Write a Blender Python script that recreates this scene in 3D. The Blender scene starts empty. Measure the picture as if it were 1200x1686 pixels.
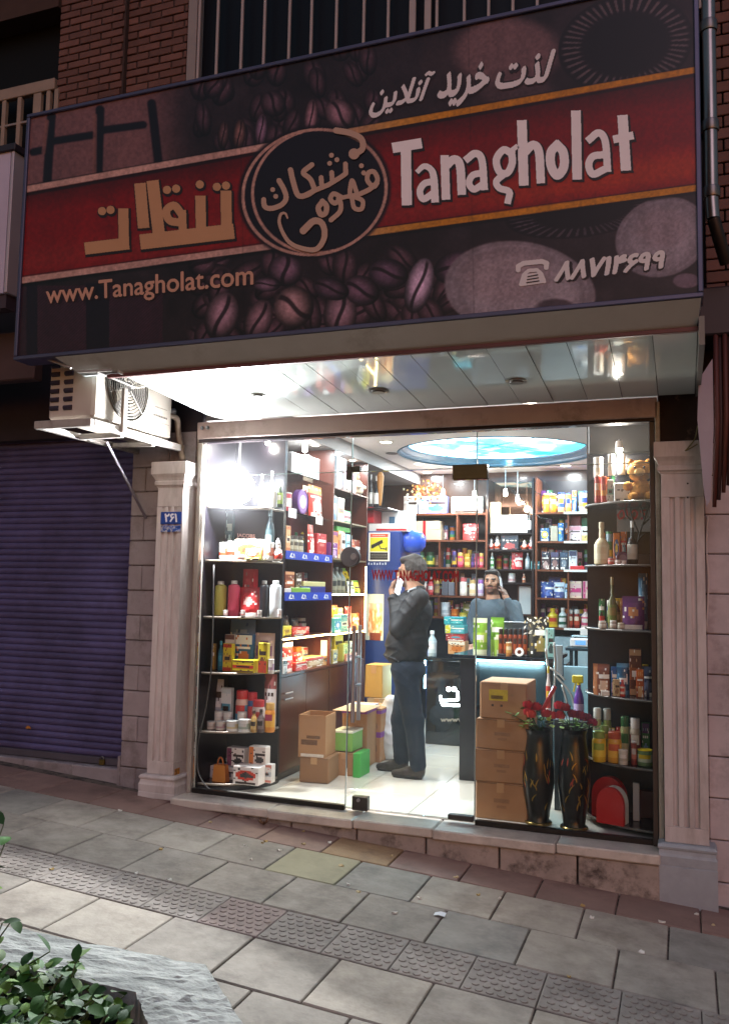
import bpy, math, random
import numpy as np
from mathutils import Matrix, Vector, Quaternion
random.seed(7); RNG = np.random.default_rng(7)
SC = bpy.context.scene
COL = SC.collection
R = math.radians

# ------------------------------------------------------------------ camera, sky, sun, exposure
F, YAW, PIT, ROL = 1418.7, .353723, .087458, .018666      # focal length in photo pixels, angles in radians
CAM = np.array([0.0, -5.5067, 1.48])
_f = np.array([-math.sin(YAW)*math.cos(PIT), math.cos(YAW)*math.cos(PIT), math.sin(PIT)])
_r = np.array([math.cos(YAW), math.sin(YAW), 0.0]); _u = np.cross(_r, _f)
RI, UP, FW = math.cos(ROL)*_r + math.sin(ROL)*_u, -math.sin(ROL)*_r + math.cos(ROL)*_u, _f
cd = bpy.data.cameras.new('camera'); cam = bpy.data.objects.new('camera', cd); COL.objects.link(cam)
cd.sensor_fit = 'HORIZONTAL'; cd.sensor_width = 36; cd.lens = 36*F/1200; cd.clip_end = 500; cd.clip_start = .05
m = Matrix.Identity(4)
for i in range(3):
    m[i][0], m[i][1], m[i][2], m[i][3] = RI[i], UP[i], -FW[i], CAM[i]
cam.matrix_world = m
SC.camera = cam

world = bpy.data.worlds.new('World'); SC.world = world; world.use_nodes = True
wn = world.node_tree.nodes; bg = wn['Background']
sky = wn.new('ShaderNodeTexSky'); sky.sky_type = 'NISHITA'; sky.sun_disc = False
SUN_FROM = Vector((1.6, -4.0, 2.7)).normalized()          # the last light comes in low from behind the photographer
sky.sun_elevation = R(3); sky.sun_rotation = math.atan2(SUN_FROM.x, SUN_FROM.y)
sky.air_density = 1.6; sky.dust_density = 1.2; sky.ozone_density = 3
world.node_tree.links.new(sky.outputs[0], bg.inputs[0]); bg.inputs[1].default_value = 0.10
sd = bpy.data.lights.new('sun', 'SUN'); sd.energy = 0.19; sd.angle = R(35); sd.color = (1, .72, .90)
so = bpy.data.objects.new('sun', sd); COL.objects.link(so); so.location = (4, -12, 8)
so.rotation_euler = (-SUN_FROM).to_track_quat('-Z', 'Y').to_euler()
vs = SC.view_settings
vs.view_transform = 'Standard'; vs.look = 'None'; vs.gamma = 1; vs.exposure = 1.5; vs.use_curve_mapping = False
SC.render.engine = 'CYCLES'
SC.cycles.use_denoising = True; SC.cycles.max_bounces = 8; SC.cycles.transparent_max_bounces = 16
SC.cycles.diffuse_bounces = 3; SC.cycles.glossy_bounces = 4; SC.cycles.caustics_reflective = False; SC.cycles.caustics_refractive = False
SC.cycles.sample_clamp_indirect = 4

# ------------------------------------------------------------------ measuring helpers: a picture point on a real plane
def ray(px, py): return FW + RI*(px-600)/F - UP*(py-843)/F
def on(px, py, n, c):
    d = ray(px, py); n = np.array(n, float); return CAM + d*((c - n@CAM)/(n@d))
def oy(px, py, y=0.0): return on(px, py, (0, 1, 0), y)
def ox(px, py, x): return on(px, py, (1, 0, 0), x)
def oz(px, py, z=0.0): return on(px, py, (0, 0, 1), z)
SXG, SYG = -.068, .004
CG = -.04 + SXG*3.38 + SYG*.15
def gz(x, y): return CG + SXG*x + SYG*y
def og(px, py): return on(px, py, (-SXG, -SYG, 1), CG)
def project(P):
    v = np.asarray(P, float) - CAM; w = v@FW
    return 600 + F*(v@RI)/w, 843 - F*(v@UP)/w

# ------------------------------------------------------------------ materials
def lin(h):
    if not isinstance(h, str): return tuple(h)[:3]
    v = [int(h[i:i+2], 16)/255 for i in (0, 2, 4)]
    return tuple(c/12.92 if c <= .04045 else ((c+.055)/1.055)**2.4 for c in v)
MC = {}
def mat(h, rough=.5, metal=0, var=0.0, scale=6, bump=0.0, emis=0, rand=0.0, coat=0, spec=.5, dirt=None, stretch=None, dscale=2.5, dlo=.5, dhi=.72):
    key = (h, rough, metal, var, scale, bump, emis, rand, coat, spec, dirt, stretch, dscale, dlo, dhi)
    if key in MC: return MC[key]
    mt = bpy.data.materials.new('m'); mt.use_nodes = True; nt = mt.node_tree; N = nt.nodes; L = nt.links
    b = N['Principled BSDF']; c = lin(h)
    b.inputs['Base Color'].default_value = (*c, 1); b.inputs['Roughness'].default_value = rough; b.inputs['Metallic'].default_value = metal
    b.inputs['Coat Weight'].default_value = coat; b.inputs['Specular IOR Level'].default_value = spec
    mt.diffuse_color = (*c, 1)
    if emis:
        b.inputs['Emission Color'].default_value = (*c, 1); b.inputs['Emission Strength'].default_value = emis
    if var or bump or rand or dirt:
        tc = N.new('ShaderNodeTexCoord'); src = tc.outputs['Object']
        oi = N.new('ShaderNodeObjectInfo')
        ad = N.new('ShaderNodeVectorMath'); ad.operation = 'MULTIPLY_ADD'; L.new(src, ad.inputs[0])
        ad.inputs[1].default_value = stretch or (1, 1, 1)
        L.new(oi.outputs['Location'], ad.inputs[2]); src = ad.outputs[0]
        no = N.new('ShaderNodeTexNoise'); no.inputs['Scale'].default_value = scale; no.inputs['Detail'].default_value = 6
        no.inputs['Roughness'].default_value = .65; L.new(src, no.inputs['Vector'])
        hsv = N.new('ShaderNodeHueSaturation'); hsv.inputs['Color'].default_value = (*c, 1)
        mr = N.new('ShaderNodeMapRange'); mr.inputs['From Min'].default_value = .25; mr.inputs['From Max'].default_value = .75
        mr.inputs['To Min'].default_value = 1-var; mr.inputs['To Max'].default_value = 1+var; L.new(no.outputs['Fac'], mr.inputs['Value'])
        val = mr.outputs[0]
        if rand:
            r2 = N.new('ShaderNodeMapRange'); r2.inputs['To Min'].default_value = 1-rand; r2.inputs['To Max'].default_value = 1+rand
            L.new(oi.outputs['Random'], r2.inputs['Value'])
            mu = N.new('ShaderNodeMath'); mu.operation = 'MULTIPLY'; L.new(val, mu.inputs[0]); L.new(r2.outputs[0], mu.inputs[1]); val = mu.outputs[0]
        L.new(val, hsv.inputs['Value']); col = hsv.outputs['Color']
        if dirt:
            n2 = N.new('ShaderNodeTexNoise'); n2.inputs['Scale'].default_value = dscale; n2.inputs['Detail'].default_value = 8; n2.inputs['Roughness'].default_value = .7
            L.new(src, n2.inputs['Vector'])
            m2 = N.new('ShaderNodeMapRange'); m2.inputs['From Min'].default_value = dlo; m2.inputs['From Max'].default_value = dhi
            m2.inputs['To Max'].default_value = .85; L.new(n2.outputs['Fac'], m2.inputs['Value'])
            mx = N.new('ShaderNodeMix'); mx.data_type = 'RGBA'; L.new(m2.outputs[0], mx.inputs['Factor']); L.new(col, mx.inputs[6])
            mx.inputs[7].default_value = (*lin(dirt), 1); col = mx.outputs[2]
        L.new(col, b.inputs['Base Color'])
        if bump:
            bp = N.new('ShaderNodeBump'); bp.inputs['Strength'].default_value = bump; bp.inputs['Distance'].default_value = .01
            n3 = N.new('ShaderNodeTexNoise'); n3.inputs['Scale'].default_value = scale*4; n3.inputs['Detail'].default_value = 5; L.new(src, n3.inputs['Vector'])
            L.new(n3.outputs['Fac'], bp.inputs['Height']); L.new(bp.outputs[0], b.inputs['Normal'])
    MC[key] = mt; return mt
def vcol_mat(rough=.35, emis=0, spec=.5):
    k = ('vc', rough, emis, spec)
    if k in MC: return MC[k]
    mt = bpy.data.materials.new('m'); mt.use_nodes = True; nt = mt.node_tree; b = nt.nodes['Principled BSDF']
    a = nt.nodes.new('ShaderNodeVertexColor'); a.layer_name = 'Col'
    b.inputs['Roughness'].default_value = rough; b.inputs['Specular IOR Level'].default_value = spec
    nt.links.new(a.outputs[0], b.inputs['Base Color'])
    if emis: nt.links.new(a.outputs[0], b.inputs['Emission Color']); b.inputs['Emission Strength'].default_value = emis
    MC[k] = mt; return mt
def glass_mat(tint=(.965, .985, .98), rough=.0, ior=1.22, glare=0):
    k = ('gl', tint, rough, ior, glare)
    if k in MC: return MC[k]
    mt = bpy.data.materials.new('m'); mt.use_nodes = True; nt = mt.node_tree; nt.nodes.clear()
    o = nt.nodes.new('ShaderNodeOutputMaterial'); mx = nt.nodes.new('ShaderNodeMixShader'); t = nt.nodes.new('ShaderNodeBsdfTransparent')
    g = nt.nodes.new('ShaderNodeBsdfGlossy'); fr = nt.nodes.new('ShaderNodeFresnel'); fr.inputs[0].default_value = ior
    t.inputs[0].default_value = (*tint, 1); g.inputs['Roughness'].default_value = rough
    nt.links.new(fr.outputs[0], mx.inputs[0]); nt.links.new(t.outputs[0], mx.inputs[1]); nt.links.new(g.outputs[0], mx.inputs[2])
    if glare:       # translucent film added to the pane to imitate glare around the flood lamp
        rf = nt.nodes.new('ShaderNodeBsdfTranslucent'); rf.inputs[0].default_value = (.95, .95, 1, 1)
        m2 = nt.nodes.new('ShaderNodeMixShader'); m2.inputs[0].default_value = glare; nt.links.new(t.outputs[0], m2.inputs[1]); nt.links.new(rf.outputs[0], m2.inputs[2]); nt.links.new(m2.outputs[0], mx.inputs[1])
    nt.links.new(mx.outputs[0], o.inputs[0]); MC[k] = mt; return mt
def wood(h='4a2016', rough=.35):
    k = ('wood', h, rough)
    if k in MC: return MC[k]
    mt = mat(h, rough, 0, .28, 7, .05, stretch=(3, 3, .25)); MC[k] = mt; return mt
def P(h, rough=.38): return mat(h, rough)

# ------------------------------------------------------------------ mesh building
class G:
    def __init__(s): s.v, s.f, s.m = [], [], []
    def add(s, vs, fs, m=0):
        k = len(s.v); s.v += [tuple(map(float, q)) for q in vs]
        for i, f in enumerate(fs):
            s.f.append([k+j for j in f]); s.m.append(m if isinstance(m, int) else m[i])
        return s
    def box(s, a, b, m=0, c=0.0):
        x0, y0, z0 = [min(a[i], b[i]) for i in range(3)]; x1, y1, z1 = [max(a[i], b[i]) for i in range(3)]
        if c <= 0:
            vs = [(x, y, z) for z in (z0, z1) for y in (y0, y1) for x in (x0, x1)]
            return s.add(vs, [(0, 2, 3, 1), (4, 5, 7, 6), (0, 1, 5, 4), (2, 6, 7, 3), (0, 4, 6, 2), (1, 3, 7, 5)], m)
        c = min(c, (x1-x0)*.45, (y1-y0)*.45, (z1-z0)*.45)
        cx, cy, cz = (x0+x1)/2, (y0+y1)/2, (z0+z1)/2; hx, hy, hz = (x1-x0)/2, (y1-y0)/2, (z1-z0)/2
        vs = []; ix = {}
        for sx in (-1, 1):
            for sy in (-1, 1):
                for sz in (-1, 1):
                    for ax, p in ((0, (hx, hy-c, hz-c)), (1, (hx-c, hy, hz-c)), (2, (hx-c, hy-c, hz))):
                        ix[sx, sy, sz, ax] = len(vs); vs.append((cx+sx*p[0], cy+sy*p[1], cz+sz*p[2]))
        fs = []
        def face(ids, n):
            p = [Vector(vs[i]) for i in ids]; nn = (p[1]-p[0]).cross(p[2]-p[0])
            fs.append(ids if nn.dot(Vector(n)) > 0 else ids[::-1])
        for sg in (-1, 1):
            face([ix[sg, a_, b_, 0] for a_, b_ in ((-1, -1), (1, -1), (1, 1), (-1, 1))], (sg, 0, 0))
            face([ix[a_, sg, b_, 1] for a_, b_ in ((-1, -1), (1, -1), (1, 1), (-1, 1))], (0, sg, 0))
            face([ix[a_, b_, sg, 2] for a_, b_ in ((-1, -1), (1, -1), (1, 1), (-1, 1))], (0, 0, sg))
        for p_ in (-1, 1):
            for q_ in (-1, 1):
                face([ix[p_, q_, -1, 0], ix[p_, q_, 1, 0], ix[p_, q_, 1, 1], ix[p_, q_, -1, 1]], (p_, q_, 0))
                face([ix[p_, -1, q_, 0], ix[p_, 1, q_, 0], ix[p_, 1, q_, 2], ix[p_, -1, q_, 2]], (p_, 0, q_))
                face([ix[-1, p_, q_, 1], ix[1, p_, q_, 1], ix[1, p_, q_, 2], ix[-1, p_, q_, 2]], (0, p_, q_))
                for r_ in (-1, 1): face([ix[p_, q_, r_, 0], ix[p_, q_, r_, 1], ix[p_, q_, r_, 2]], (p_, q_, r_))
        return s.add(vs, fs, m)
    def lathe(s, prof, seg=14, m=0, o=(0, 0, 0), cap=True, sx=1, sy=1):
        n = len(prof); vs = []
        for r, z in prof:
            for k in range(seg):
                t = 2*math.pi*k/seg; vs.append((o[0]+r*sx*math.cos(t), o[1]+r*sy*math.sin(t), o[2]+z))
        fs, ms = [], []
        for i in range(n-1):
            for k in range(seg):
                k2 = (k+1) % seg; fs.append((i*seg+k, i*seg+k2, (i+1)*seg+k2, (i+1)*seg+k)); ms.append(m if isinstance(m, int) else m[i])
        if cap:
            fs.append(tuple(range(seg))[::-1]); ms.append(ms[0]); fs.append(tuple((n-1)*seg+k for k in range(seg))); ms.append(ms[-2])
        return s.add(vs, fs, ms)
    def tube(s, pts, r, seg=8, m=0, cap=True):
        pts = [Vector(p) for p in pts]; n = len(pts); rr = r if isinstance(r, (list, tuple)) else [r]*n
        vs = []; up = None
        for i, p in enumerate(pts):
            t = (pts[min(i+1, n-1)] - pts[max(i-1, 0)]).normalized()
            if up is None: up = Vector((0, 0, 1)) if abs(t.z) < .9 else Vector((1, 0, 0))
            a = t.cross(up).normalized(); b = a.cross(t).normalized(); up = b
            for k in range(seg):
                th = 2*math.pi*k/seg; vs.append(p + a*(math.cos(th)*rr[i]) + b*(math.sin(th)*rr[i]))
        fs = [(i*seg+k, i*seg+(k+1) % seg, (i+1)*seg+(k+1) % seg, (i+1)*seg+k) for i in range(n-1) for k in range(seg)]
        if cap: fs += [tuple(range(seg))[::-1], tuple((n-1)*seg+k for k in range(seg))]
        return s.add(vs, fs, m)
    def prism(s, poly, z0, z1, m=0, axis='z'):
        n = len(poly)
        def q(p, z): return (p[0], p[1], z) if axis == 'z' else ((p[0], z, p[1]) if axis == 'y' else (z, p[0], p[1]))
        vs = [q(p, z0) for p in poly] + [q(p, z1) for p in poly]
        fs = [tuple(range(n))[::-1], tuple(range(n, 2*n))] + [(i, (i+1) % n, n+(i+1) % n, n+i) for i in range(n)]
        return s.add(vs, fs, m)
    def build(s, name, mats, parent=None, smooth=False, loc=None, rot=None):
        me = bpy.data.meshes.new(name); me.from_pydata(s.v, [], s.f)
        if not isinstance(mats, (list, tuple)): mats = [mats]
        for q in mats: me.materials.append(q)
        me.polygons.foreach_set('material_index', s.m)
        if smooth: me.polygons.foreach_set('use_smooth', [True]*len(s.f))
        me.update()
        if smooth == 'auto':
            me.set_sharp_from_angle(angle=R(40))
        return obj(name, me, parent, loc, rot)
def obj(name, me, parent=None, loc=None, rot=None):
    o = bpy.data.objects.new(name, me); COL.objects.link(o)
    if parent: o.parent = parent
    if loc is not None: o.location = [float(q) for q in loc]
    if rot is not None: o.rotation_euler = rot
    return o
def tag(o, label=None, cat=None, group=None, kind=None):
    if label: o['label'] = label
    if cat: o['category'] = cat
    if group: o['group'] = group
    if kind: o['kind'] = kind
    return o
def empty(name, loc=(0, 0, 0), rz=0):
    o = bpy.data.objects.new(name, None); COL.objects.link(o); o.location = [float(q) for q in loc]; o.rotation_euler = (0, 0, rz); return o
def thing(name, label, cat, loc=(0, 0, 0), rz=0, group=None): return tag(empty(name, loc, rz), label, cat, group)

# ------------------------------------------------------------------ flat lettering and print, cut out as fine runs of quads
def runs_mesh(mask, to3):
    """mask[row, col] -> quads for each horizontal run; to3(cols, rows) gives the 3D corner"""
    g = G(); H, W = mask.shape
    for r in range(H):
        row = np.concatenate(([0], mask[r].astype(int), [0])); d = np.diff(row)
        for a, b in zip(np.where(d == 1)[0], np.where(d == -1)[0]):
            g.add([to3(a, r), to3(b, r), to3(b, r+1), to3(a, r+1)], [(0, 3, 2, 1)])
    return g
def capsule_mask(strokes, x0, y0, x1, y1, st, flat=False):
    """strokes: (points, width) or (points, [w0..]) in picture pixels"""
    W, H = int((x1-x0)/st), int((y1-y0)/st)
    X, Y = np.meshgrid(x0+(np.arange(W)+.5)*st, y0+(np.arange(H)+.5)*st); M = np.zeros((H, W), bool)
    for pts, w in strokes:
        pts = np.array(pts, float)
        ws = np.array(w if isinstance(w, (list, tuple)) else [w]*len(pts), float)/2
        if len(pts) == 1: M |= np.hypot(X-pts[0, 0], Y-pts[0, 1]) < ws[0]; continue
        if flat:
            for e0, e1 in ((0, 1), (-1, -2)):
                d = pts[e0]-pts[e1]; pts[e0] = pts[e0]+d/np.hypot(*d)*ws[e0]*.75
        for i in range(len(pts)-1):
            a, b = pts[i], pts[i+1]; d = b-a; L2 = max(d@d, 1e-9)
            tr = ((X-a[0])*d[0]+(Y-a[1])*d[1])/L2; t = np.clip(tr, 0, 1)
            q = np.hypot(X-a[0]-t*d[0], Y-a[1]-t*d[1]) < ws[i]+(ws[i+1]-ws[i])*t
            if flat and i == 0: q &= tr >= 0
            if flat and i == len(pts)-2: q &= tr <= 1
            M |= q
    return M
def smooth_path(pts, n=6):
    p = np.array(pts, float); p = np.vstack([2*p[0]-p[1], p, 2*p[-1]-p[-2]]); out = []
    for i in range(1, len(p)-2):
        for t in np.linspace(0, 1, n, endpoint=False):
            out.append(.5*((2*p[i])+(-p[i-1]+p[i+1])*t+(2*p[i-1]-5*p[i]+4*p[i+1]-p[i+2])*t*t+(-p[i-1]+3*p[i]-3*p[i+1]+p[i+2])*t**3))
    out.append(p[-2]); return [tuple(q) for q in out]
def text_mask(body, res=64, bold=0.0, shear=0.0):
    cu = bpy.data.curves.new('t', 'FONT'); cu.body = body; cu.shear = shear; to = bpy.data.objects.new('t', cu); COL.objects.link(to)
    bpy.context.view_layer.update()
    c2 = to.to_curve(bpy.context.evaluated_depsgraph_get())
    polys = []
    for sp in c2.splines:
        bp = sp.bezier_points; n = len(bp); pts = []
        for i in range(n):
            a, b = bp[i], bp[(i+1) % n]; p0, p1, p2, p3 = [np.array(q[:2]) for q in (a.co, a.handle_right, b.handle_left, b.co)]
            for t in np.linspace(0, 1, 5, endpoint=False): pts.append((1-t)**3*p0+3*(1-t)**2*t*p1+3*(1-t)*t*t*p2+t**3*p3)
        if pts: polys.append(np.array(pts))
    to.to_curve_clear(); bpy.data.objects.remove(to); bpy.data.curves.remove(cu)
    A = np.vstack(polys); lo, hi = A.min(0)-bold, A.max(0)+bold
    st = 1/res; W, H = int(np.ceil((hi[0]-lo[0])/st)), int(np.ceil((hi[1]-lo[1])/st))
    X = lo[0]+(np.arange(W)+.5)*st; M = np.zeros((H, W), int)
    for r in range(H):
        y = hi[1]-(r+.5)*st
        for p in polys:
            q = np.roll(p, -1, 0); up = (p[:, 1] <= y) & (q[:, 1] > y); dn = (p[:, 1] > y) & (q[:, 1] <= y)
            for idx, sg in ((up, 1), (dn, -1)):
                for a, b in zip(p[idx], q[idx]):
                    M[r] += sg*(X < a[0]+(y-a[1])*(b[0]-a[0])/(b[1]-a[1]))
    M = M != 0; k = int(round(bold*res))
    if k:
        D = M.copy()
        for dx in range(-k, k+1):
            for dy in range(-k, k+1):
                if dx*dx+dy*dy <= k*k: D |= np.roll(np.roll(M, dx, 1), dy, 0)
        M = D
    return M
def text_quad(name, body, quad, plane, mt, parent, res=64, bold=0.0, shear=0.0):
    """quad: picture pixels top-left, top-right, bottom-right, bottom-left of the lettering; plane(px,py)->3D"""
    M = text_mask(body, res, bold, shear); H, W = M.shape; q = [np.array(p, float) for p in quad]
    c3 = [plane(*p) for p in q]
    def to3(c, r):
        u, v = c/W, r/H; return (c3[0]*(1-u)+c3[1]*u)*(1-v)+(c3[3]*(1-u)+c3[2]*u)*v
    return runs_mesh(M, to3).build(name, mt, parent)
def print_grid(name, x0, z0, x1, z1, nx, nz, paint, place, mt, parent):
    """a printed sheet: colours go into a colour layer on a fine grid. paint(U,V)->rgb arrays (sRGB 0..1), place(U,V)->xyz"""
    U, V = np.meshgrid(np.linspace(x0, x1, nx), np.linspace(z0, z1, nz)); XYZ = place(U, V).reshape(-1, 3)
    i = np.arange(nx*nz).reshape(nz, nx); q = np.stack([i[:-1, :-1], i[:-1, 1:], i[1:, 1:], i[1:, :-1]], -1).reshape(-1, 4)
    me = bpy.data.meshes.new(name); me.from_pydata(XYZ.tolist(), [], q.tolist()); me.materials.append(mt)
    c = np.clip(paint(U, V).reshape(-1, 3), 0, 1); c = np.where(c <= .04045, c/12.92, ((c+.055)/1.055)**2.4)
    at = me.color_attributes.new('Col', 'FLOAT_COLOR', 'POINT'); at.data.foreach_set('color', np.hstack([c, np.ones((len(c), 1))]).astype(np.float32).ravel())
    return obj(name, me, parent)
def vnoise(X, Y, s, seed=0):
    r = np.random.default_rng(seed); T = r.random((64, 64)); x = X*s; y = Y*s; xi = np.floor(x).astype(int); yi = np.floor(y).astype(int)
    fx = x-xi; fy = y-yi; fx = fx*fx*(3-2*fx); fy = fy*fy*(3-2*fy); g_ = lambda a, b: T[a % 64, b % 64]
    return (g_(xi, yi)*(1-fx)+g_(xi+1, yi)*fx)*(1-fy)+(g_(xi, yi+1)*(1-fx)+g_(xi+1, yi+1)*fx)*fy
def hexc(h): return np.array([int(h[i:i+2], 16)/255 for i in (0, 2, 4)])
# ================================================================== the setting outside
M_GREY = mat('958b80', .8, var=.24, scale=7, bump=.45, rand=.13, dirt='5f564f', dscale=4, dlo=.46, dhi=.75)
M_GREY2 = mat('8f857d', .8, var=.24, scale=7, bump=.4, rand=.10, dirt='6a6058', dscale=5, dlo=.46, dhi=.8)
M_BLUE_S = mat('928b82', .8, var=.22, scale=7, bump=.45, rand=.08, dirt='5c5a58', dscale=4, dlo=.47, dhi=.78)
M_BEIGE = mat('a2978a', .8, var=.22, scale=7, bump=.45, rand=.08, dirt='6c6056', dscale=4, dlo=.47, dhi=.78)
M_ORNG = mat('96785a', .8, var=.2, scale=6, bump=.4, dirt='6a5444', dscale=4)
M_PINKT = mat('8f7d76', .8, var=.22, scale=7, bump=.4, dirt='5f524c', dscale=5, dlo=.46, dhi=.75)
M_RED = mat('886b61', .75, var=.18, scale=5, bump=.25, rand=.10, dirt='57403a', dscale=3, dlo=.5, dhi=.8)
M_YEL = mat('948c72', .75, var=.15, scale=5, bump=.25, dirt='6d6a55', dscale=3, dlo=.5, dhi=.8)
M_JOINT = mat('655a50', .95, var=.4, scale=14, dirt='2c2622', dscale=9, dlo=.47, dhi=.58)
GN = Vector((-SXG, -SYG, 1)).normalized(); GQ = Vector((0, 0, 1)).rotation_difference(GN)

gs = G(); e = 40
gs.add([(x, y, gz(x, y)-.012) for x, y in ((-e, -e), (e, -e), (e, .6), (-e, .6))], [(0, 1, 2, 3)])
pave = tag(gs.build('pavement', M_JOINT), kind='structure')
def unit_slab(w, d):
    g = G(); g.box((-w/2, -d/2, -.05), (w/2, d/2, 0), 0, .005)
    return g
SLABS = {}
def slab(w, d, mt, x, y, nm='paving_slab', dz=0):
    k = (round(w, 3), round(d, 3), mt.name)
    if k not in SLABS:
        o = unit_slab(w, d).build(nm, mt); SLABS[k] = o.data
    else: o = obj(nm, SLABS[k])
    o.parent = pave; o.rotation_mode = 'QUATERNION'
    tilt = Quaternion((random.uniform(-1, 1), random.uniform(-1, 1), 0), R(random.uniform(0, .35)))
    o.rotation_quaternion = GQ @ tilt; o.location = (x, y, gz(x, y)+dz+random.uniform(-.002, .002)); return o
def slab_row(y0, y1, x_ref, pitch, xa, xb, mats, gap=.007):
    k0 = math.ceil((xa-x_ref)/pitch); k = k0
    while x_ref + k*pitch < xb:
        mt = mats if not callable(mats) else mats(x_ref+(k+.5)*pitch)
        slab(pitch-gap, (y1-y0)-gap, mt, x_ref+(k+.5)*pitch, (y0+y1)/2); k += 1
slab_row(-.52, -.09, -2.09, .432, -6.2, 2.0, lambda x: M_ORNG if -2.1 < x < -1.6 else M_RED)
slab_row(-.965, -.52, -2.68, .432, -6.2, 1.9, lambda x: M_YEL if -2.25 < x < -1.8 else random.choice((M_GREY, M_GREY, M_BEIGE, M_BLUE_S)))
slab_row(-1.41, -.965, -2.47, .432, -6.2, 1.9, lambda x: M_BLUE_S if -1.2 < x < -.76 else random.choice((M_GREY, M_BEIGE, M_GREY)))
for y0, xr in ((-2.20, -2.75), (-2.64, -2.53), (-3.08, -2.70), (-3.52, -2.5)):
    slab_row(y0, y0+.435, xr, .432, -6.0, 1.9, lambda x: random.choice((M_GREY, M_BEIGE, M_GREY)))
# tactile strip: domed tiles
gt = G(); gt.box((-.1595, -.171, -.05), (.1595, .171, 0), 0, .003)
for i in range(6):
    for j in range(7):
        ox_, oy_ = -.133+i*.0485+(.024 if j % 2 else 0), -.143+j*.0475
        gt.lathe([(.0178, -.001), (.0168, .0036), (.0135, .0046)], 11, 0, (ox_, oy_, 0))
to = gt.build('tactile_tile', M_GREY2); td = to.data; to.parent = pave
gt2 = None
x = -5.75; first = True
while x < 1.6:
    o = to if first else obj('tactile_tile', td); first = False
    if -2.25 < x+.16 < -1.88: o.data = td.copy(); o.data.materials[0] = M_PINKT
    o.parent = pave; o.rotation_mode = 'QUATERNION'; o.rotation_quaternion = GQ; xc = x+.16; o.location = (xc, -1.588, gz(xc, -1.588)); x += .3225

# litter on the paving
M_SCR = [mat(h, .7) for h in ('d8d2c8', 'c9b48a', 'b89a60', 'e8e4dc')]
LIT = [(198, 1336), (500, 1391), (438, 1387), (404, 1394), (414, 1417), (432, 1389), (265, 1400), (224, 1440), (278, 1451), (561, 1427), (500, 1370), (543, 1389), (650, 1505),
       (750, 1446), (787, 1475), (690, 1480), (822, 1481), (645, 1411), (960, 1493), (975, 1513), (1147, 1507), (1174, 1525), (937, 1610), (1056, 1570), (1090, 1520), (345, 1355), (85, 1433), (573, 1458), (460, 1402), (590, 1470)]
for i, (px, py) in enumerate(LIT):
    c = og(px, py); r = random.uniform(.010, .019)*(1.25 if i in (0, 9, 13, 18) else 1); g = G(); n = 7; a0 = random.random()*6
    ring = [(r*random.uniform(.55, 1.25)*math.cos(a0+6.283*k/n), .75*r*random.uniform(.55, 1.2)*math.sin(a0+6.283*k/n), random.uniform(.002, .012)) for k in range(n)]
    g.add([(0, 0, .004)]+ring+[(q[0]*.9, q[1]*.9, 0) for q in ring], [(0, k+1, (k+1) % n+1) for k in range(n)]+[(k+1, n+k+1, n+(k+1) % n+1, (k+1) % n+1) for k in range(n)])
    o = g.build('litter_scrap', M_SCR[i % 4], loc=(c[0], c[1], gz(c[0], c[1])+.001))
    where = 'the red slabs' if c[1] > -.52 else 'the first grey row' if c[1] > -.965 else 'the second grey row' if c[1] > -1.41 else 'the tactile strip' if c[1] > -1.77 else 'the nearest slabs'
    side = 'left of the door' if c[0] < -2.13 else 'in front of the door' if c[0] < -1.25 else 'before the right window'
    tag(o, 'small %s scrap on %s, %s' % (('cream white', 'tan', 'ochre', 'white')[i % 4], where, side), 'litter', 'scraps scattered on the paving')
# white crumpled receipt
c = og(724, 1509); g = G(); g.add([(-.03, -.018, .004), (0, -.02, .010), (.03, -.018, .004), (.03, .018, .012), (0, .016, .016), (-.03, .02, .006)], [(0, 1, 4, 5), (1, 2, 3, 4)])
o = g.build('paper_receipt', mat('dfe3e6', .7), loc=(c[0], c[1], gz(c[0], c[1])+.002)); tag(o, 'white paper receipt lying on a grey slab near the tactile strip', 'paper')
c = og(469, 1340)
g = G()
for k in range(5):
    a = k*1.3; l = .03
    g.add([(0, 0, .004), (l*math.cos(a-.35), l*math.sin(a-.35), .02), (1.7*l*math.cos(a), 1.7*l*math.sin(a), .045+.01*(k % 2)), (l*math.cos(a+.35), l*math.sin(a+.35), .022)], [(0, 1, 2, 3)])
tag(g.build('dead_leaf', mat('5d3b1f', .8, var=.3), loc=(c[0], -.26, gz(c[0], -.26))), 'curled brown dead leaf against the shop step', 'leaf')

# shop step
M_MARB = mat('c2b7ac', .45, var=.22, scale=4, bump=.1, dirt='6d5f52', dscale=3, dlo=.48, dhi=.75)
M_RISER = mat('a09288', .8, var=.3, scale=6, bump=.3, dirt='2e201a', dscale=4, dlo=.48, dhi=.62)
step = thing('shop_step', 'pale marble doorstep with cracked pink riser under the shop window', 'step', (-1.75, -.1, -.2))
def child(g, name, mt, par, smooth=False):
    o = g.build(name, mt, par, smooth)
    if par.parent is None: o.location = -Vector(par.location)      # parts are modelled in place; sub-parts share their part's frame
    return o
xs = [-3.36, -2.60, -2.0, -1.47, -.72, -.135]
for i in range(5):
    g = G(); g.box((xs[i]+.002, -.205-.012*(i % 2), -.06-.003*(i % 2)), (xs[i+1]-.002, .05, -.002-.0015*(i % 2)), 0, .008); child(g, 'sill_slab', M_MARB, step)
for i in range(7):
    a = -3.36+i*.4607; b = a+.4547; zt = -.066
    g = G(); zb = gz(b, -.17)-.06; g.box((a+.003, -.185+.006*random.random(), zb), (b-.003, .03, zt), 0, .006); child(g, 'riser_stone', M_RISER, step)

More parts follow.
